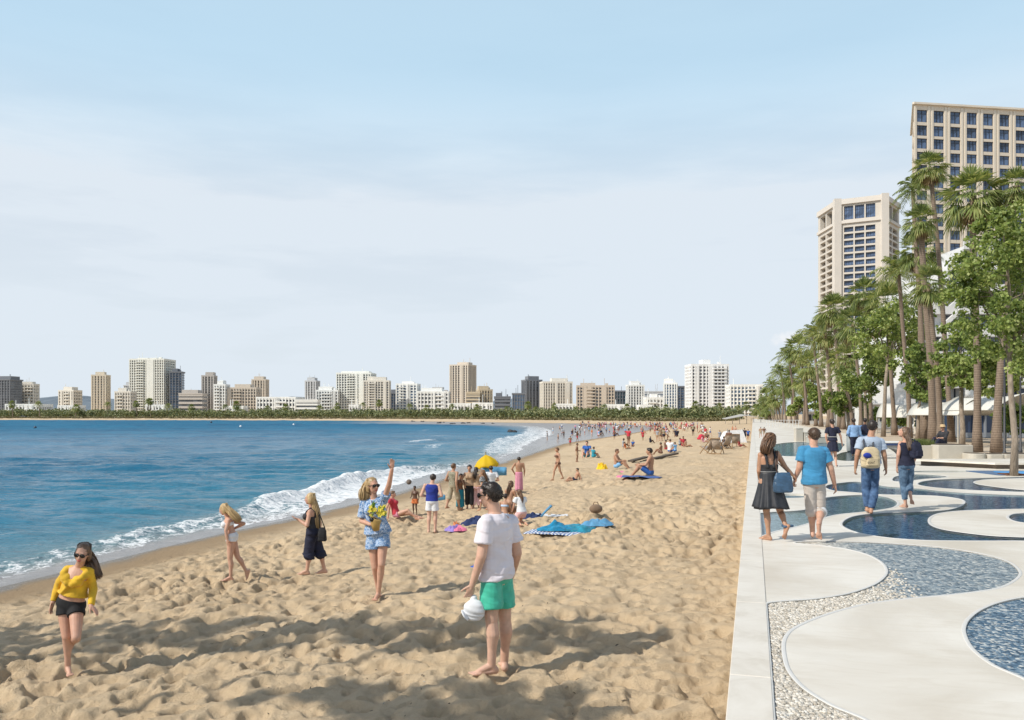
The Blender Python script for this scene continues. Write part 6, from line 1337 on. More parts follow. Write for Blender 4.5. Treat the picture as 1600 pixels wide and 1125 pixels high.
def backpack(name, base, w, h, dp, mat_, label, yaw, sh_pts, extra=None):
    e = empty(name, base, label, 'backpack', None, TH + yaw); m = Prims(); rings = []
    for z, kx, ky in ((0, .8, .7), (.08, .98, 1.0), (.45, 1.0, 1.1), (.8, .88, .85), (.95, .62, .55), (1.0, .40, .3)): rings.append([(w / 2 * kx * math.copysign(abs(math.cos(a)) ** .6, math.cos(a)), dp / 2 * ky * math.copysign(abs(math.sin(a)) ** .8, math.sin(a)), z * h - h / 2) for a in [2 * math.pi * j / 28 for j in range(28)]])
    m.loft(rings); link('body', m.remesh('body', .008, 2, lambda v: .008 * noise3(v, 11)), mat_, e)
    p = Prims(); pr = [[(x * k, -dp * .55 - y, z) for x, z in ((-w * .32, -h * .36), (w * .32, -h * .36), (w * .30, -.02 * h), (-w * .30, -.02 * h))] for k, y in ((1, -.03), (.96, .02), (.85, .035))]; p.loft(pr); link('pocket', p.remesh('pocket', .008, 2), mat_, e)
    s = MB(); Mi = Matrix.Rotation(-(TH + yaw), 3, 'Z')
    for pts in sh_pts: s.tube([Mi @ (Vector(q) - base) for q in pts], .016, 8)
    s.tube([(-.05, 0, h * .48), (-.03, -.02, h * .56), (.03, -.02, h * .56), (.05, 0, h * .48)], .010, 6); s.build('straps', plain("strap_" + name + str(len(label)), (.06, .065, .08) if mat_ is CANVAS else (.012, .015, .03), .8), e, True)
    if extra: extra(e)
    return e
def heroes():
    # man in the white shirt -------------------------------------------------
    F_, d, b = fig_px((771, 1051), J_(head=(766, 774, 0), neck=(774, 800, 0), shL=(760, 817, -.13), shR=(798, 816, .13), elL=(752, 870, -.19), wrL=(738, 914, -.15), elR=(808, 864, .15), wrR=(803, 890, .32), hipL=(767, 899, -.06), hipR=(784, 899, .06), knL=(768, 970, -.08), knR=(789, 966, .07), anL=(768, 1040, -.08), anR=(788, 1034, .10), toeL=(744, 1050, -.12), toeR=(785, 1042, .32)), 1.78, 'm', (-.90, .42, -.04), 'fair', 'man in white t-shirt and green shorts holding a white cap, seen from behind', .0055, None, None, 'sand')
    F_.body({'L': dict(nrm=-RV * .3 + FV, thumb=-RV - FV, curl=.75), 'R': dict(curl=.6)}); F_.hair('dark', 'short'); F_.sunglasses(); F_.lips()
    F_.top(WHITE_T, -.05, .985, .015, .62, .024, 't_shirt', .014, .016); F_.pants(GREEN, .10, .014, .72, .026, 'shorts', .008)
    p = pix(741, 952, d - .13); e = empty('cap', p, 'white cloth cap hanging from the hand of the man in the white shirt', 'cap', None, TH); m = Prims(); q = Matrix.Rotation(R(25), 3, 'Y') @ Matrix.Rotation(R(12), 3, 'X')
    m.ell((.0, 0, -.012), (.105, .062, .108), q, 20, 14); m.cap((-.02, .0, .02), (-.005, .01, .10), .05, .03); me = m.remesh('crown', .006, 3, lambda v: .007 * noise3(v, 16)); link('crown', me, WHITEC, e); m = Prims(); m.ell((-.085, -.02, -.05), (.060, .085, .013), Matrix.Rotation(R(55), 3, 'Y'), 16, 6); link('brim', m.remesh('brim', .005, 2), WHITEC, e)
    # woman in the yellow top -------------------------------------------------
    F_, d, b = fig_px((108, 1053), J_(head=(129, 865, -.06), neck=(124, 884, 0), shR=(107, 890, .01), shL=(140, 894, 0), elR=(91, 915, .05), wrR=(83, 941, -.03), elL=(146, 920, .03), wrL=(142, 947, -.10), hipR=(101, 946, 0), hipL=(119.5, 947, 0), knR=(104, 995, -.07), anR=(106, 1043, 0), toeR=(112, 1054, -.20), knL=(119, 996, -.20), anL=(112, 1006, .16), toeL=(113, 1014, .33)), 1.54, 'f', (.12, -.95, -.14), 'rosy', 'woman in a yellow knit top and black shorts stepping toward the camera', .0055, None, None, 'sand')
    F_.body({'R': dict(nrm=RV, thumb=-FV, curl=.35), 'L': dict(d=RV * .75 - UP * .6 - FV * .2, nrm=-UP, thumb=-FV, curl=.3)}); F_.sunglasses(); F_.lips()
    H = F_.J['head']; s = F / d; o = lambda px, py, v=0.0: pix(px, py, d + v) - b
    F_.hair('brown', 'long', [(o(134, 868, .05), .07), (o(140, 880, .07), .08), (o(146, 894, .07), .075), (o(153, 906, .06), .06)], 220, 3)
    def vneck(m):
        fr, l = F_.front(.7)
        for q, nm in ((-1, 'shL'), (1, 'shR')):
            sh = F_.J[nm]; m.chain([sh, F_.P + F_.ax * .80 + fr * .085 + l * q * .105, F_.P + F_.ax * .60 + fr * .125 + l * q * .03], [.052, .040, .030]); m.chain([sh, F_.P + F_.ax * .80 - fr * .06 + l * q * .06], [.05, .06])
        m.chain([F_.P + F_.ax * .60 + fr * .125, F_.P + F_.ax * .34 + fr * .11 + l * .07], [.020, .016])
    F_.top(YEL, .28, .70, .011, 1.93, .012, 'knit_top', .007, .035, vneck); F_.pants(BLK, .17, .010, .30, .012, 'shorts', .003)
    # waving woman ---------------------------------------------------------
    F_, d, b = fig_px((588, 934), J_(head=(582.5, 759, -.03), neck=(584.5, 778.5, 0), shR=(569.5, 786, .02), shL=(600, 781, -.02), elL=(608, 757, -.19), wrL=(612.5, 733, -.28), elR=(565, 814, .03), wrR=(579, 819.5, -.20), hipR=(582, 835, 0), hipL=(599, 835, 0), knR=(586, 886, -.02), anR=(591, 922, .16), toeR=(592, 930, -.02), knL=(596, 882, -.13), anL=(591, 928, -.05), toeL=(585, 935, -.24)), 1.68, 'f', (.62, -.78, .03), 'rosy', 'blonde woman in a blue printed outfit waving one raised arm and holding a bouquet', .0055, None, None, 'sand')
    F_.body({'L': dict(d=UP + RV * .02, nrm=-FV + RV * .4, thumb=-RV, curl=.10, spread=.25), 'R': dict(d=RV * .9 - FV * .3, nrm=-FV + UP * .3, thumb=UP, curl=1.0)}); F_.sunglasses(); F_.lips(); o = lambda px, py, v=0.0: pix(px, py, d + v) - b
    F_.hair('blonde', 'long', [(o(574, 761, .04), .075), (o(570, 771, .03), .085), (o(568, 783, .02), .07)], 230, 5)
    F_.top(FLOW, .04, .97, .018, {'R': .80, 'L': .42}, .026, 'printed_shirt', .008, .022); F_.pants(FLOW2, .12, .012, .44, .034, 'printed_shorts', .007)
    m = MB(); m.tube([o(597, 782, -.12), o(592, 795, -.17), o(586, 803, -.16)], .006, 6); m.tube([o(580, 782, -.10), o(584, 795, -.16), o(586, 803, -.17)], .006, 6); m.build('cord', plain("cord", (.16, .13, .10), .7), F_.e, True)
    p = pix(587, 818, d - .30); e = empty('bouquet', p, 'bunch of yellow flowers in a tan wrap held by the waving woman', 'bouquet', None, TH); m = MB(); m.tube([(.01, 0, -.10), (0, 0, -.02), (0, 0, .05), (.01, 0, .07)], [.045, .062, .085, .08], 14); m.build('wrap', stone("kraft_wrap", (.42, .27, .08), .2, 9, .7, .2, False), e, True); m = MB(); m.ell((-.03, -.04, .06), (.055, .045, .035)); m.build('ribbon', BLACKP, e, True)
    rng = np.random.default_rng(4); fl = MB(); gr = MB()
    for i in range(34):
        a = rng.uniform(0, 6.28); q = math.sqrt(rng.uniform(0, 1)) * .12; c = Vector((q * math.cos(a) + .03, q * math.sin(a) * .7 - .02, .13 + rng.uniform(-.03, .09) + q * .2))
        for k in range(5): aa = k * 1.257 + a; v = Vector((math.cos(aa), math.sin(aa) * .5, math.sin(aa) * .8)) * .030; fl.poly([c, c + v * .6 + Vector((-v.z, v.y, v.x)) * .4, c + v * 1.15 + Vector((0, -.012, 0)), c + v * .6 - Vector((-v.z, v.y, v.x)) * .4])
        if i % 2: v = Vector(rng.normal(size=3)) * .05 + Vector((0, 0, .03)); gr.poly([c - Vector((0, 0, .05)), c + v * .5 + Vector((.014, 0, 0)), c + v, c + v * .5 - Vector((.014, 0, 0))])
    fl.build('flowers', plain("yellow_petals", (.72, .60, .06), .7, 0, None, .3), e); gr.build('leaves', plain("bouquet_leaves", (.12, .24, .03), .6), e)
    # long haired girl with white shorts, seen from behind ------------------------------------
    F_, d, b = fig_px((361, 908), J_(head=(350, 796, 0), neck=(355.5, 808.5, 0), shL=(357.5, 813.5, -.11), shR=(356, 813, .11), elL=(353, 829, -.16), wrL=(355, 843, -.17), elR=(381, 818, .08), wrR=(366, 826, .16), hipL=(361.5, 839, -.06), hipR=(362.5, 839, .06), knL=(359.5, 873, -.06), anL=(360.5, 902, -.06), toeL=(355, 907.5, -.08), knR=(371, 870, .06), anR=(385, 893, .10), toeR=(381, 905, .10)), 1.46, 'f', (-.93, .22, -.30), 'rosy', 'long haired blonde girl in white swim shorts walking away along the wet sand', .0065, None, None, 'sand')
    F_.body({'L': dict(curl=.4), 'R': dict(curl=.5)}); F_.eyes(); o = lambda px, py, v=0.0: pix(px, py, d + v) - b
    F_.hair('blonde', 'long', [(o(361, 800, -.04), .06), (o(369, 808, -.05), .06), (o(376, 815, -.03), .045)], 140, 7); F_.pants(WHITEC, .20, .012, .20, .012, 'swim_shorts', .003); F_.top(WHITEC, .58, .74, .010, None, .02, 'swim_top', .002)
    # woman in black with long blonde hair -------------------------------------------------
    F_, d, b = fig_px((484, 898), J_(head=(484.5, 779.5, 0), neck=(487, 794, 0), shL=(484, 800, -.12), shR=(490, 799, .12), elL=(479.5, 821, -.20), wrL=(466.5, 812, -.14), elR=(500, 817, .13), wrR=(499, 833, .10), hipL=(486.5, 833, -.06), hipR=(490.5, 833, .06), knL=(482, 865, -.06), anL=(479.5, 892, -.06), toeL=(473, 898, -.07), knR=(499, 863, .07), anR=(507, 890, .08), toeR=(502, 896.5, .06)), 1.55, 'f', (-.97, .22, .02), 'rosy', 'long haired blonde woman in black top and loose black knee pants holding out a hand', .0065, None, None, 'sand')
    F_.body({'L': dict(d=-RV * .85 + UP * .4, nrm=UP, thumb=UP - FV, curl=.25, spread=.2)}); F_.eyes(); o = lambda px, py, v=0.0: pix(px, py, d + v) - b
    F_.hair('blonde', 'long', [(o(491, 789, .0), .06), (o(494, 803, -.02), .065), (o(496, 818, -.03), .05), (o(497, 827, -.02), .035)], 150, 9)
    F_.top(CHAR, .06, .68, .012, None, .02, 'camisole', .004, .0, lambda m: straps(F_, m, .012, .64)); F_.pants(NAVY, .22, .020, 1.16, .055, 'knee_pants', .010)
    handbag('shoulder_bag', pix(503.5, 824, d - .12), .15, .24, .12, BLK, 'small black shoulder bag at the hip of the long haired woman in black', [pix(500, 808, d - .08), pix(494, 797, d - .04)], BLACKP)
    # couple hand in hand ------------------------------------------------------------
    F_, d, b = fig_px((1203, 844), J_(head=(1205, 688, 0), neck=(1201.5, 707, 0), shL=(1188.5, 711, 0), shR=(1214.5, 709, 0), elL=(1186, 736, .03), wrL=(1189, 757, .22), elR=(1227, 730, .02), wrR=(1238.5, 742, .04), hipL=(1196, 756, 0), hipR=(1208, 756, 0), knL=(1197.5, 799, .03), anL=(1201, 837, 0), toeL=(1192, 843, .09), knR=(1219.5, 800, .06), anR=(1228, 823, -.14), toeR=(1221, 840, -.10)), 1.66, 'f', (.70, .68, -.05), 'tan', 'woman in a black pleated sundress walking hand in hand, blue handbag on her shoulder', .0055)
    F_.noglute = True; F_.body({'R': dict(d=RV * .6 - UP * .7, nrm=-RV - UP, thumb=FV, curl=.9), 'L': dict(nrm=RV, thumb=FV, curl=.3)}); F_.eyes(); o = lambda px, py, v=0.0: pix(px, py, d + v) - b
    F_.hair('chestnut', 'long', [(o(1199, 694, -.07), .085), (o(1197, 702, -.09), .085), (o(1196, 709, -.09), .07)], 170, 11)
    F_.top(DRESS, .30, .62, .010, None, .02, 'dress_bodice', .003, 0, lambda m: straps(F_, m, .022, .55, .05, .09)); F_.skirt(DRESS, .40, (844 - 793) / (F / d), .262, .235, 'dress_skirt', 12, .075, o(1204.5, 793.5))
    m = MB(); rg = F_.ring(.395, .016, 26); m.tube(rg + [rg[0], rg[1]], .006, 6); m.build('belt', plain("belt_grey", (.3, .3, .3), .4), F_.e, True); m = MB(); a = F_.J['anR'] + UP * .015; ring = [a + Vector((.05 * math.cos(q), .05 * math.sin(q), .008 * math.sin(q))) for q in [i * math.pi / 8 for i in range(18)]]; m.tube(ring, .018, 8); m.ell(a + RV * .075 - FV * .02, (.035, .02, .022)); m.build('ankle_scarf', BLUEBAG, F_.e, True)
    handbag('handbag', pix(1223.5, 738, d - .17), .29, .30, .13, BLUEBAG, 'blue leather handbag hanging behind the hip of the woman in the black sundress', [pix(1213, 722, d - .14), pix(1213.5, 704, d - .03)], plain("bag_strap", (.09, .05, .035), .5))
    F_, d, b = fig_px((1275, 843), J_(head=(1271.5, 681, .02), neck=(1270.5, 697, 0), shL=(1254, 704, 0), shR=(1287.5, 705, 0), elL=(1249, 731, .0), wrL=(1243, 746, .05), elR=(1298.5, 733, -.03), wrR=(1304, 757, .03), hipL=(1264.5, 754, 0), hipR=(1280.5, 754, 0), knL=(1267.5, 799, .02), anL=(1269.5, 831, .06), toeL=(1270, 838, .26), knR=(1281, 799, .02), anR=(1279.5, 820, -.26), toeR=(1280, 842, -.22)), 1.74, 'm', (-.12, .98, -.06), 'rosy', 'man in a blue t-shirt and beige knee shorts walking hand in hand', .0055)
    F_.body({'L': dict(d=-RV * .3 - UP, nrm=RV, thumb=FV, curl=.8), 'R': dict(nrm=-RV, thumb=FV, curl=.6)}); F_.hair('brown', 'short'); F_.eyes()
    F_.top(BLUE_T, -.04, .97, .018, .62, .026, 't_shirt', .009, .016); F_.pants(BEIGE, .06, .010, 1.03, .026, 'knee_shorts', .008)
    m = MB(); kn = F_.J['knR'].lerp(F_.J['anR'], .06); ax = (F_.J['anR'] - F_.J['knR']).normalized(); u = ax.orthogonal().normalized(); w = ax.cross(u); m.tube([kn + (u * math.cos(q) + w * math.sin(q)) * .088 for q in [i * math.pi / 10 for i in range(22)]], .022, 8); m.build('rolled_cuff', WHITEC, F_.e, True)
    # man with the cream backpack ---------------------------------------------------
    F_, d, b = fig_px((1358, 802), J_(head=(1363.5, 667.5, .02), neck=(1360.5, 681, 0), shL=(1345.5, 689, 0), shR=(1375.5, 690, 0), elL=(1339.5, 711, -.03), wrL=(1337, 730, .02), elR=(1382, 712, -.03), wrR=(1384, 731, .03), hipL=(1354, 728, 0), hipR=(1366.5, 728, 0), knL=(1352.5, 764, .05), anL=(1355, 793, .02), toeL=(1354, 800, .22), knR=(1366, 764, .02), anR=(1361.5, 796, -.08), toeR=(1359.5, 802, .08)), 1.78, 'm', (.55, .83, -.05), 'tan', 'man in a pale grey blue t-shirt and jeans carrying a cream backpack', .0065)
    F_.body({'L': dict(nrm=RV, thumb=FV, curl=.6), 'R': dict(nrm=-RV, thumb=FV, curl=.6)}); F_.hair('dark', 'short'); F_.eyes(); F_.top(PALE, .08, .97, .024, .60, .03, 't_shirt', .009, .01); F_.pants(JEAN, .20, .012, 1.93, .006, 'jeans', .006)
    def deco(e):
        m = Prims(); m.ell((-.10, -.10, .045), (.085, .05, .055), None, 14, 8); link('blue_cloth', m.remesh('cloth', .008, 2, lambda v: .008 * noise3(v, 18)), ROYAL, e)
        cu = bpy.data.curves.new("lettering", 'FONT'); cu.body = "cou!"; cu.size = .078; cu.extrude = .002; cu.align_x = 'CENTER'; o = bpy.data.objects.new("lettering", cu); COL.objects.link(o); dg = bpy.context.evaluated_depsgraph_get(); me = bpy.data.meshes.new_from_object(o.evaluated_get(dg)); bpy.data.objects.remove(o)
        q = link('lettering', me, BLACKP, e); q.location = (-.055, -.168, -.105); q.rotation_euler = (R(90), 0, 0)
    backpack('backpack', pix(1360, 715, d - .20), .36, .40, .17, CANVAS, 'cream canvas backpack with a dark mark and royal blue cloth on the man in jeans', 0.0, [[pix(1352, 704, d - .17), pix(1349, 690, d - .13), pix(1350, 683.5, d - .0)], [pix(1366, 702, d - .19), pix(1364, 693, d - .16), pix(1367, 684, d - .02)]], deco)
    # woman with the navy backpack -----------------------------------------------------
    F_, d, b = fig_px((1417, 795), J_(head=(1412.5, 675.5, .02), neck=(1415.5, 688.5, 0), shL=(1407, 692.5, 0), shR=(1425.5, 692, 0), elL=(1403.5, 711.5, -.03), wrL=(1402, 730, .03), elR=(1431, 711, .08), wrR=(1427, 724, .24), hipL=(1410.5, 728, 0), hipR=(1421.5, 728, 0), knL=(1411.5, 760, .04), anL=(1415, 788, .0), toeL=(1410.5, 794, .08), knR=(1421, 757, .08), anR=(1422.5, 774, -.24), toeR=(1427, 791, -.22)), 1.64, 'f', (-.84, .46, .28), 'rosy', 'woman in a navy sleeveless top and faded jeans wearing a navy backpack, one foot lifted', .0065)
    F_.body({'L': dict(nrm=RV, thumb=FV, curl=.5), 'R': dict(curl=.6)}); F_.eyes(); o = lambda px, py, v=0.0: pix(px, py, d + v) - b
    F_.hair('brown', 'long', [(o(1418, 681, -.06), .045), (o(1421, 692, -.12), .05), (o(1421, 704, -.2), .03)], 110, 13); F_.top(NAVY, .02, .93, .016, 0, .02, 'sleeveless_top', .006); F_.pants(JEAN2, .20, .010, 1.72, .006, 'jeans', .005)
    backpack('backpack', pix(1431, 703.5, d - .17), .24, .33, .17, NAVY, 'navy backpack hanging off one shoulder of the woman in faded jeans', .25, [[pix(1426, 697, d - .14), pix(1424, 688, d - .04), pix(1425.5, 686.5, d + .02)], [pix(1433, 698, d - .14), pix(1431, 690, d - .08), pix(1428, 687, d + .02)]])
    # three walkers further along the promenade ----------------------------------------------
    F_, d, b = fig_px((1303, 729), J_(head=(1300, 660, 0), neck=(1300.5, 667, 0), shL=(1292.8, 670.5, 0), shR=(1308.5, 670, 0), elL=(1290.5, 682.5, -.02), wrL=(1293, 693, .06), elR=(1313.5, 681.5, .02), wrR=(1315.5, 692, .10), hipL=(1297.5, 691, 0), hipR=(1304.2, 691, 0), knL=(1298.5, 711, .04), anL=(1299, 724.5, .02), toeL=(1298.5, 728.5, .22), knR=(1305, 711, .04), anR=(1306.5, 725, -.1), toeR=(1307, 729, .06)), 1.76, 'f', (-.05, 1, -.05), 'rosy', 'dark haired woman in a short navy dress with a pale belt walking alone', .010)
    F_.noglute = True; F_.body(); F_.hair('dark', 'short'); F_.top(NAVY, .1, .95, .022, .55, .03, 'dress_top', .006); F_.skirt(NAVY, .34, (729 - 705.5) / (F / d), .215, .19, 'dress_skirt', 9, .04, pix(1301, 705.5, d) - b, .02); m = MB(); rg = F_.ring(.36, .045, 22); m.tube(rg + rg[:2], .012, 6); m.build('belt', plain("pale_belt", (.45, .44, .43), .5), F_.e, True)
    m = MB()
    for q in 'LR': m.ell(F_.J['toe' + q] - FV * .06 + UP * .02, (.05, .13, .035), Matrix.Rotation(TH, 3, 'Z'))
    m.build('shoes', WHITEC, F_.e, True)
    F_, d, b = fig_px((1335, 713), J_(head=(1333.5, 657.5, 0), neck=(1334.5, 664, 0), shL=(1328, 667.5, 0), shR=(1341.5, 667.5, 0), elL=(1325, 677, .04), wrL=(1328, 685, .18), elR=(1344, 677.5, 0), wrR=(1345, 687, .06), hipL=(1331.8, 682.5, 0), hipR=(1338, 682.5, 0), knL=(1332, 699, .05), anL=(1332.5, 710, .05), toeL=(1332, 712.5, .25), knR=(1338, 699, 0), anR=(1338.5, 710.5, -.1), toeR=(1338.5, 713, .1)), 1.72, 'm', (-.1, 1, 0), 'dark', 'man in a light blue shirt and dark trousers beside a companion with a dark backpack', .010)
    F_.body(); F_.hair('dark', 'short'); F_.top(cloth("light_blue_shirt", (.22, .36, .58), .08), .0, .96, .028, 1.5, .03, 'shirt', .01); F_.pants(NAVY, .16, .02, 1.9, .02, 'trousers', .006)
    F_, d, b = fig_px((1352, 712), J_(head=(1351.5, 657.5, 0), neck=(1351, 664, 0), shL=(1344.5, 667.5, 0), shR=(1357.5, 667.5, 0), elL=(1342.5, 677, .02), wrL=(1343.5, 686, .1), elR=(1359.5, 677.5, 0), wrR=(1360, 687, .08), hipL=(1348, 682.5, 0), hipR=(1354, 682.5, 0), knL=(1348, 699, .05), anL=(1348.5, 709.5, .05), toeL=(1348.5, 712, .25), knR=(1354, 699, 0), anR=(1354, 710, -.1), toeR=(1354, 712.5, .1)), 1.70, 'm', (.1, 1, 0), 'brown', 'person in a blue top with a dark navy backpack ahead of the man in jeans', .010)
    F_.body(); F_.hair('dark', 'short'); F_.top(cloth("mid_blue_shirt", (.12, .24, .46), .08), .0, .96, .026, .7, .03, 'shirt', .008); F_.pants(NAVY, .16, .02, 1.9, .02, 'trousers', .006)
    backpack('backpack', pix(1351, 671.5, d - .22), .36, .46, .2, NAVY, 'dark navy backpack on the person ahead of the man in jeans', 0, [[pix(1347.5, 667, d - .1), pix(1347.5, 664.3, d)], [pix(1354.5, 667, d - .1), pix(1354.5, 664.3, d)]])
heroes()
# ---------------------------------------------------------------- the crowd on the sand
CC = {'royal': ROYAL, 'white': WHITEC, 'black': BLK, 'navy': NAVY, 'orange': cloth("orange_wear", (.52, .14, .035)), 'khaki': cloth("khaki_wear", (.33, .28, .19)), 'camo': mat_floral("khaki_print", (.10, .10, .07), (.42, .38, .28), (.20, .18, .12), (.50, .46, .36)), 'teal': cloth("teal_wear", (.02, .25, .34)), 'pink': cloth("pink_wear", (.62, .25, .34)), 'red': cloth("red_wear", (.48, .03, .05)), 'sky': cloth("sky_wear", (.20, .42, .68)), 'tanc': cloth("tan_wear", (.40, .27, .17)),
      'zebra': mat_floral("black_white_print", (.03, .03, .035), (.6, .6, .6), (.02, .02, .02), (.5, .5, .5)), 'brownc': cloth("brown_wear", (.16, .08, .05)), 'grey': cloth("grey_wear", (.30, .31, .33)), 'blue': cloth("blue_wear", (.02, .10, .36)), 'rose': cloth("rose_wear", (.66, .42, .42)), 'paleb': cloth("pale_blue_wear", (.42, .54, .70))}
def pose(kind, H, yaw, sex='f', r=None):
    """joints in metres for a person of height H; yaw turns the face clockwise from straight away"""
    r = r or random.Random(1); sw = (.118 if sex == 'm' else .104) * H; hw = .05 * H; ry = Vector((math.cos(yaw), -math.sin(yaw), 0)); ff = Vector((math.sin(yaw), math.cos(yaw), 0))
    def P(x, f, z): q = ry * x + ff * f; return RV * q.x + FV * q.y + UP * z
    u = lambda a: r.uniform(-a, a); J = {}
    if kind in ('stand', 'walk'):
        s = .5 if kind == 'walk' else .1; a = s * .30 * H * r.choice((-1, 1)) * (1 if kind == 'walk' else r.random()); z0 = .52 * H
        J = dict(head=P(u(.02), .02 * H, .925 * H), neck=P(0, 0, .835 * H), shL=P(-sw, 0, .80 * H), shR=P(sw, 0, .80 * H), hipL=P(-hw, 0, z0), hipR=P(hw, 0, z0))
        for q, sg in (('L', 1), ('R', -1)):
            x = -1 if q == 'L' else 1; st = sg * a; J['kn' + q] = P(x * hw * 1.05, st * .5 + .03, .285 * H); J['an' + q] = P(x * hw * 1.05, st * .9 - (.02 if st < 0 else 0), .045 * H + (.05 * H if st < -.08 else 0)); J['toe' + q] = P(x * hw * 1.4, st * .9 + .18, .0)
            b = r.random()
            if b < .6: J['el' + q] = P(x * sw * 1.3, -st * .35 - .02, .625 * H); J['wr' + q] = P(x * sw * 1.35, -st * .6 + .05, .485 * H)
            elif b < .85: J['el' + q] = P(x * sw * 1.5, -.06, .635 * H); J['wr' + q] = P(x * sw * .8, .16, .60 * H)
            else: J['el' + q] = P(x * sw * 1.7, .02, .66 * H); J['wr' + q] = P(x * sw * 1.1, .06, .545 * H)
    elif kind == 'sit':
        J = dict(head=P(0, .04, .50 * H), neck=P(0, -.02, .42 * H), shL=P(-sw, -.02, .385 * H), shR=P(sw, -.02, .385 * H), hipL=P(-hw, 0, .085 * H), hipR=P(hw, 0, .085 * H))
        for x, q in ((-1, 'L'), (1, 'R')): J['kn' + q] = P(x * hw * 1.5, .21 * H, .22 * H + u(.03)); J['an' + q] = P(x * hw * 1.2, .36 * H, .04); J['toe' + q] = P(x * hw * 1.3, .36 * H + .18, .02); J['el' + q] = P(x * sw * 1.25, .07 * H, .25 * H); J['wr' + q] = P(x * sw * .8, .20 * H, .24 * H)
    elif kind == 'lean':            # sitting with legs stretched out, propped on the arms
        J = dict(head=P(0, -.08 * H, .48 * H), neck=P(0, -.11 * H, .40 * H), shL=P(-sw, -.11 * H, .365 * H), shR=P(sw, -.11 * H, .365 * H), hipL=P(-hw, 0, .085 * H), hipR=P(hw, 0, .085 * H))
        for x, q in ((-1, 'L'), (1, 'R')): J['kn' + q] = P(x * hw * 1.2, .235 * H, .10 * H + (.08 * H if x > 0 else 0)); J['an' + q] = P(x * hw * 1.2, .44 * H - (.06 if x > 0 else 0), .05); J['toe' + q] = P(x * hw * 1.3, .46 * H, .17); J['el' + q] = P(x * sw * 1.25, -.18 * H, .21 * H); J['wr' + q] = P(x * sw * 1.3, -.20 * H, .05)
    elif kind == 'kneel':
        J = dict(head=P(0, .05, .66 * H), neck=P(0, .0, .57 * H), shL=P(-sw, .0, .535 * H), shR=P(sw, .0, .535 * H), hipL=P(-hw, -.06, .25 * H), hipR=P(hw, -.06, .25 * H))
        for x, q in ((-1, 'L'), (1, 'R')): J['kn' + q] = P(x * hw * 1.5, .16 * H, .06); J['an' + q] = P(x * hw * 1.4, -.09 * H, .06); J['toe' + q] = P(x * hw * 1.4, -.09 * H - .16, .03); J['el' + q] = P(x * sw * 1.2, .06 * H, .38 * H); J['wr' + q] = P(x * sw * .8, .17 * H, .30 * H)
    f = ff * 1.0; return J, RV * f.x + FV * f.y - UP * .05
def beach_person(px, py, hpx, kind, yaw, label, skin='tan', sex='f', hair='dark', long=False, top=None, bottom='navy', sl=.5, leg=.35, skirt=None, vox=.013, group='people on the beach', H=None, seed=None, ctr=None, hips=None):
    base = sand_at(px, py); base.z -= .02; d = FV.dot(base - EYE); full = {'stand': 1.0, 'walk': 1.0, 'sit': .575, 'lean': .55, 'kneel': .735}[kind]; H = H or hpx * d / F / full; r = random.Random(seed if seed is not None else int(px * 3 + py)); J, f = pose(kind, H, R(yaw), sex, r)
    G = Fig(base, J, H, sex, f, skin, label, vox, group); G.noglute = skirt is not None or kind in ('sit', 'lean'); G.body({}); k = H / 1.7
    b = G.N - f * .07 * k
    G.hair(hair, 'long' if long else 'short', [(J['head'] - f * .09 * k - UP * .05 * k, .06 * k), (b - f * .03 * k - UP * .05 * k, .07 * k), (b - f * .05 * k - UP * .24 * k, .04 * k)] if long else None, 60, int(px))
    if top == 'bikini': G.top(CC[bottom], .60, .74, .012, None, .02, 'bikini_top', .001)
    elif top: G.top(CC[top], .05, .95, .020, sl, .026, 'shirt', .007)
    if skirt: G.skirt(CC[bottom], .16, J['anL'].z + skirt * (G.P.z - J['anL'].z), .19 * k, .17 * k, 'wrap', 7, .05)
    else: G.pants(CC[bottom], .14, .014, leg, .02, 'shorts' if leg < 1 else 'leggings', .005)
    return G
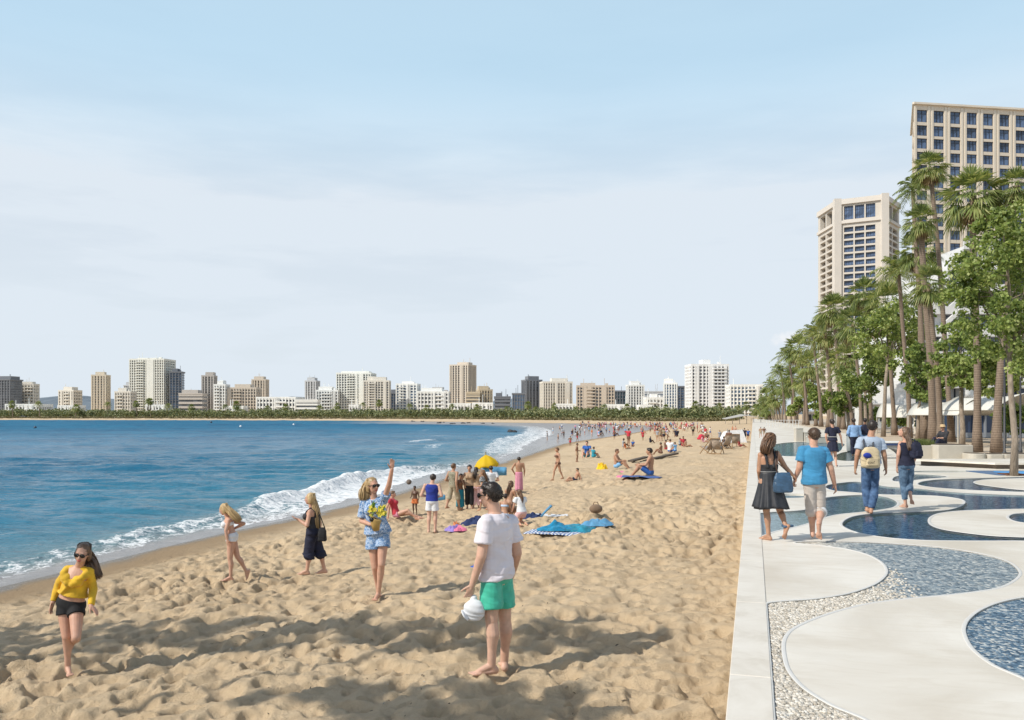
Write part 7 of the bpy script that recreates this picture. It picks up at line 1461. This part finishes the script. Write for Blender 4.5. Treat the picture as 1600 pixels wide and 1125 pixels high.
def crowd_near():
    B = beach_person
    B(675, 829, 92, 'stand', 8, 'teenager in a royal blue vest and white shorts with back to the viewer', 'fair', 'm', 'dark', False, 'royal', 'white', .0, .62, None, .009)
    B(620, 812, 44, 'lean', 95, 'child in a red hat and pink swimsuit sitting behind the waving woman', 'rosy', 'f', 'brown', False, 'red', 'pink', .3, .2)
    B(648.5, 806, 47, 'stand', 200, 'small dark child in orange shorts standing at the surf edge', 'dark', 'f', 'dark', False, None, 'orange', .0, .5)
    B(708, 798, 74, 'walk', 40, 'tall tanned man in a khaki printed tank top within the standing group', 'tan', 'm', 'chestnut', False, 'camo', 'khaki', .0, 1.2, None, .010)
    B(719, 796, 58, 'stand', 160, 'child with a teal patterned towel round the waist beside the khaki tank top man', 'brown', 'f', 'dark', False, None, 'teal', .0, .5, .12, .010)
    B(733.5, 795, 70, 'stand', 185, 'woman in tan swim top and black leggings with hair tied, in the standing group', 'tan', 'f', 'dark', False, 'tanc', 'black', .0, 1.75, None, .010)
    B(744, 794, 66, 'stand', 20, 'dark long haired woman in rose trousers beside the woman in black leggings', 'tan', 'f', 'dark', True, 'tanc', 'rose', .0, 1.8, None, .010)
    B(756, 797, 66, 'walk', 300, 'woman in a black and white print top half hidden by the man in white', 'tan', 'f', 'chestnut', True, 'zebra', 'rose', .5, 1.2, None, .010)
    B(767.5, 788, 62, 'stand', 340, 'man in a white shirt standing under the yellow parasol', 'rosy', 'm', 'dark', False, 'white', 'rose', .6, .6, None, .010)
    B(811, 768, 56, 'stand', 350, 'bare backed man wrapped in a pink towel walking along the surf', 'tan', 'm', 'dark', False, None, 'pink', .0, .5, .05, .011)
    B(797, 806, 60, 'kneel', 40, 'woman with long curly brown hair kneeling behind the man in white', 'tan', 'f', 'chestnut', True, None, 'brownc', .0, .4, None, .010)
    B(789, 818, 52, 'kneel', 20, 'bare backed woman with a pale blue wrap kneeling in front of the curly haired woman', 'tan', 'f', 'dark', False, 'bikini', 'paleb', .0, .4, None, .010)
    B(813, 819, 56, 'kneel', 330, 'person in a white shirt kneeling on the sand right of the man in white', 'rosy', 'f', 'chestnut', True, 'white', 'rose', .4, .3, None, .010)
    B(871.5, 752, 52, 'walk', 250, 'tanned child in a brown swimsuit walking past the seated child', 'tan', 'f', 'chestnut', False, 'bikini', 'brownc', .0, .15, None, .010, H=None)
    B(899, 752, 22, 'lean', 262, 'child in navy shorts sitting alone with legs stretched toward the sea', 'tan', 'm', 'dark', False, None, 'navy', .0, .5, None, .012)
    B(901.5, 722, 30, 'stand', 100, 'thin brown skinned person standing alone at the edge of the wet sand', 'brown', 'm', 'dark', False, None, 'tanc', .0, .6, None, .014)
    B(917, 716, 28, 'sit', 200, 'person in a blue hat sitting with a teal wrap by the wet sand', 'rosy', 'f', 'dark', False, 'blue', 'teal', .5, .5, None, .014)
    B(927, 716, 18, 'sit', 60, 'small child in a teal wrap beside the person in the blue hat', 'tan', 'f', 'brown', False, 'teal', 'teal', .5, .5, None, .014)
    B(963, 733, 32, 'sit', 110, 'person with a bare tan back and pale blue shorts sitting on the pink towel', 'tan', 'm', 'chestnut', False, None, 'sky', .0, .7, None, .013)
    B(1016, 745, 46, 'sit', 285, 'bare backed man in blue shorts sitting on the blue towel', 'tan', 'm', 'dark', False, None, 'blue', .0, .75, None, .011)
    # on the plaza: someone reading behind the long planter
    d = 37.0; b = dep(1474, d, .42); J, f = pose('sit', 1.72, R(255), 'm'); G = Fig(b, J, 1.72, 'm', f, 'rosy', 'man in a straw hat sitting behind the long planter under the palms', .013); G.noglute = True; G.body({}); G.hair('dark'); G.top(CHAR, .05, .95, .02, 1.4, .025, 'shirt', .006); G.pants(NAVY, .14, .014, 1.8, .02, 'trousers', .005)
    m = MB(); H = J['head']; m.tube([H + UP * .05, H + UP * .055, H + UP * .06, H + UP * .15, H + UP * .17], [.19, .2, .11, .10, .03], 18); m.build('hat', stone("straw", (.50, .36, .20), .2, 20, .8, .2, False), G.e, True)
    e = empty('bench', dep(1474, d, 0), 'low concrete bench under the man in the straw hat', 'bench', None, TH); m = MB(); rbox(m, (0, .1, .36), (1.7, .55, .10), .03); m.build('seat', CC['grey'], e, False, True); m = MB(); m.box((-.6, .1, .155), (.2, .45, .31)); m.box((.6, .1, .155), (.2, .45, .31)); m.build('feet', CC['grey'], e)
    # folding beach chairs near the promenade wall
    wood = stone("chair_wood", (.30, .19, .10), .2, 8, .7, .1, False); sling = cloth("chair_sling", (.36, .29, .23), .2)
    for i, (px, py, yw, lab) in enumerate(((1107, 709, .5, 'brown folding beach chair with its back to the viewer'), (1121, 709.5, -.5, 'second folding beach chair tilted toward the first'), (1134, 701, .3, 'folding beach chair behind the two leaning chairs'), (1150, 699, -.3, 'low folding chair beside the white sheet tent'))):
        e = on_sand('beach_chair', px, py, lab, 'chair', 'folding beach chairs', yw); e.scale = (.8,) * 3; fr = MB()
        for x in (-.33, .33): fr.bar((x, -.55, 0), (x, .55, .55), .05, .05); fr.bar((x, .55, 0), (x, -.62, 1.15), .05, .05)
        for y, z in ((-.62, 1.13), (.5, .53), (-.5, .03)): fr.bar((-.33, y, z), (.33, y, z), .045, .045)
        fr.build('frame', wood, e); s = MB(); s.loft([[(-.30, -.60, 1.12), (.30, -.60, 1.12), (.30, -.59, 1.13), (-.30, -.59, 1.13)], [(-.30, -.34, .62), (.30, -.34, .62), (.30, -.33, .63), (-.30, -.33, .63)], [(-.30, -.05, .30), (.30, -.05, .30), (.30, -.05, .315), (-.30, -.05, .315)], [(-.30, .5, .54), (.30, .5, .54), (.30, .5, .555), (-.30, .5, .555)]]); s.build('sling', sling, e, True, True)
def crowd_far():
    # a few low detail figures, copied with their parts and recoloured
    proto = {}
    for kind in ('stand', 'walk', 'sit', 'lean'):
        for sx in 'mf':
            J, f = pose(kind, 1.7, 0, sx, random.Random(5 if sx == 'm' else 8)); G = Fig(Vector((0, 0, 0)), J, 1.7, sx, f, 'tan', None, .028, None, True); G.noglute = True
            b = G.body({}); h = G.hair('dark'); t = G.top(CC['white'], .05, .93, .024, .4, .03, 'shirt', 0); p = G.pants(CC['navy'], .14, .02, .5, .03, 'shorts', 0); proto[kind + sx] = dict(body=b, hair=h, shirt=t, shorts=p)
    def put(px, py, hpx, kind, yaw, label, skin, top, bottom, group='beachgoers further along the sand', hair='dark', sx='m', water=False):
        base = sand_at(px, py); base.z -= .01; d = FV.dot(base - EYE); full = {'stand': 1.0, 'walk': 1.0, 'sit': .575, 'lean': .55}[kind]; k = hpx * d / F / full / 1.7; k = max(.6, min(k, 1.25))
        e = empty('person', base, label, 'person', group, -R(yaw)); e.scale = (k,) * 3
        for nm, o in proto[kind + sx].items():
            if nm == 'shirt' and top is None: continue
            c = o.copy(); COL.objects.link(c); c.parent = e; m_ = {'body': SKIN[skin], 'hair': HAIR[hair], 'shirt': CC.get(top), 'shorts': CC[bottom]}[nm]; c.material_slots[0].link = 'OBJECT'; c.material_slots[0].material = m_
        return e
    L = [(872, 690, 13, 'walk', 80, 'bather with brown shorts wading in the film right of the surf', 'tan', None, 'brownc'), (855, 688, 15, 'stand', 270, 'bather in grey standing at the end of the surf line', 'tan', 'grey', 'grey'), (891, 697, 16, 'stand', 10, 'red brown figure standing in the wet sand left of the thin brown person', 'brown', None, 'red'), (902, 691, 18, 'walk', 120, 'bather in a red brown top striding over wet sand', 'brown', 'brownc', 'red'), (881, 684, 12, 'walk', 60, 'bather in dark shorts beyond the surf end', 'dark', None, 'navy'), (864, 678, 11, 'stand', 90, 'pale bather beside the last breaker', 'rosy', 'white', 'sky'),
         (960, 686.5, 9, 'stand', 0, 'short figure in brown by the edge of the wet sand', 'brown', 'brownc', 'black'), (974, 699, 15, 'sit', 90, 'person in grey sitting left of the red figure', 'dark', 'grey', 'grey'), (982, 697, 28, 'stand', 40, 'tall figure in red and brown standing behind the sitting person in grey', 'brown', 'red', 'brownc'), (989, 699, 11, 'sit', 200, 'person in blue sitting right of the tall red figure', 'tan', 'blue', 'navy'), (978, 702, 10, 'lean', 100, 'person in orange lying beside the sitting person in blue', 'tan', 'orange', 'tanc'), (1004.5, 688, 13, 'stand', 0, 'figure in dark red standing alone in mid beach', 'brown', 'red', 'red'), (1016, 693, 10, 'sit', 80, 'small dark sitter in mid beach', 'dark', 'navy', 'black'),
         (1027, 690, 20, 'stand', 30, 'grey figure in the cluster right of mid beach', 'tan', 'grey', 'tanc'), (1032, 689, 22, 'stand', 340, 'tan figure in the cluster right of mid beach', 'tan', 'tanc', 'khaki'), (1037, 689, 20, 'walk', 200, 'khaki figure in the cluster right of mid beach', 'brown', 'khaki', 'navy'), (1043, 688, 18, 'stand', 100, 'pale shirted figure at the right of the cluster', 'tan', 'white', 'khaki'), (1033, 711, 19, 'sit', 300, 'brown backed person sitting behind the dark plank', 'brown', None, 'brownc'), (1047, 707, 22, 'sit', 30, 'person in white and blue sitting above the long plank', 'rosy', 'white', 'blue'), (1055, 707, 16, 'sit', 320, 'person in blue sitting right of the one in white', 'tan', 'sky', 'blue'), (1040, 703, 16, 'sit', 80, 'person in brown sitting beside the one in white', 'tan', 'brownc', 'red'),
         (1062, 697, 13, 'sit', 90, 'person in grey sitting beside the upright red figure', 'dark', 'grey', 'black'), (1067.5, 698, 17, 'sit', 180, 'person in dark red sitting upright right of mid beach', 'brown', 'red', 'red'), (1073, 698.5, 9, 'lean', 90, 'person lying right of the dark red sitter', 'tan', None, 'tanc'), (1083, 681, 18, 'stand', 0, 'dark figure standing alone near the far trees', 'dark', 'khaki', 'black'), (1104.5, 690, 15, 'sit', 180, 'person with dark hair sitting beside the red bag', 'tan', 'brownc', 'white'), (1099, 692, 10, 'lean', 90, 'person lying by the red bag', 'rosy', 'pink', 'rose'), (1124.5, 691, 19, 'stand', 180, 'person in a blue cap and grey standing behind the chairs', 'tan', 'grey', 'grey'), (1139, 700, 28, 'stand', 20, 'tall brown figure standing among the folding chairs', 'brown', 'brownc', 'tanc'), (1131, 700, 18, 'sit', 60, 'dark sitter between the folding chairs', 'dark', 'navy', 'black'), (1156, 699, 9, 'lean', 90, 'person in red lying beside the low folding chair', 'tan', 'red', 'red'), (1163.5, 691, 22, 'stand', 10, 'figure in navy standing beside the white tent', 'rosy', 'navy', 'navy'), (1169, 687, 17, 'stand', 200, 'figure in blue at the promenade wall beyond the tent', 'tan', 'blue', 'navy')]
    for i, a in enumerate(L): put(*a, hair='dark' if i % 3 else 'chestnut', sx='mf'[i % 2])
    # two small walkers far down the promenade
    r = random.Random(21); sk = ['tan', 'rosy', 'brown', 'fair', 'dark']; co = list(CC)
    for px, py, h, lab, t in ((1188.5, 684, 17, 'small walker in yellow brown far along the promenade edge', 'tanc'), (1194, 683, 16, 'small walker in brown just right of the one in yellow brown', 'brownc')):
        b = onz(px, py, 0); e = empty('person', b, lab, 'person', 'far promenade walkers', 0); k = h * (FV.dot(b - EYE)) / F / 1.7; e.scale = (k,) * 3
        for nm, o in proto['walkm'].items(): c = o.copy(); COL.objects.link(c); c.parent = e; c.material_slots[0].link = 'OBJECT'; c.material_slots[0].material = {'body': SKIN['tan'], 'hair': HAIR['dark'], 'shirt': CC[t], 'shorts': CC['khaki']}[nm]
    for i in range(190):
        t = r.random()
        if i < 125: px = r.uniform(905, 1100); py = 665.5 + r.random() ** 1.6 * 7 + max(0, (px - 1000) * .012); h = r.uniform(6, 9) * (1 + (py - 666) * .05)
        elif i < 165: px = r.uniform(868, 990); py = r.uniform(669, 686) - (px - 868) * .03; h = 7 + (py - 665) * .30
        else: px = r.uniform(1000, 1150); py = r.uniform(672, 684); h = 7 + (py - 665) * .42
        put(px, py, h * r.uniform(.85, 1.1), r.choice(('stand', 'walk', 'stand', 'walk', 'sit')), r.uniform(0, 360), 'tiny bather in the far crowd where the beach meets the shallow water', r.choice(sk), r.choice(['white', 'white', 'pink', 'red', 'sky', 'grey', 'tanc', None, 'navy', 'rose', 'orange']), r.choice(['navy', 'blue', 'red', 'white', 'khaki', 'black', 'rose', 'brownc']), 'far crowd of bathers', r.choice(('dark', 'brown', 'blonde')), r.choice('mf'))
    for d in proto.values():
        for o in d.values(): bpy.data.objects.remove(o)
crowd_near(); crowd_far()
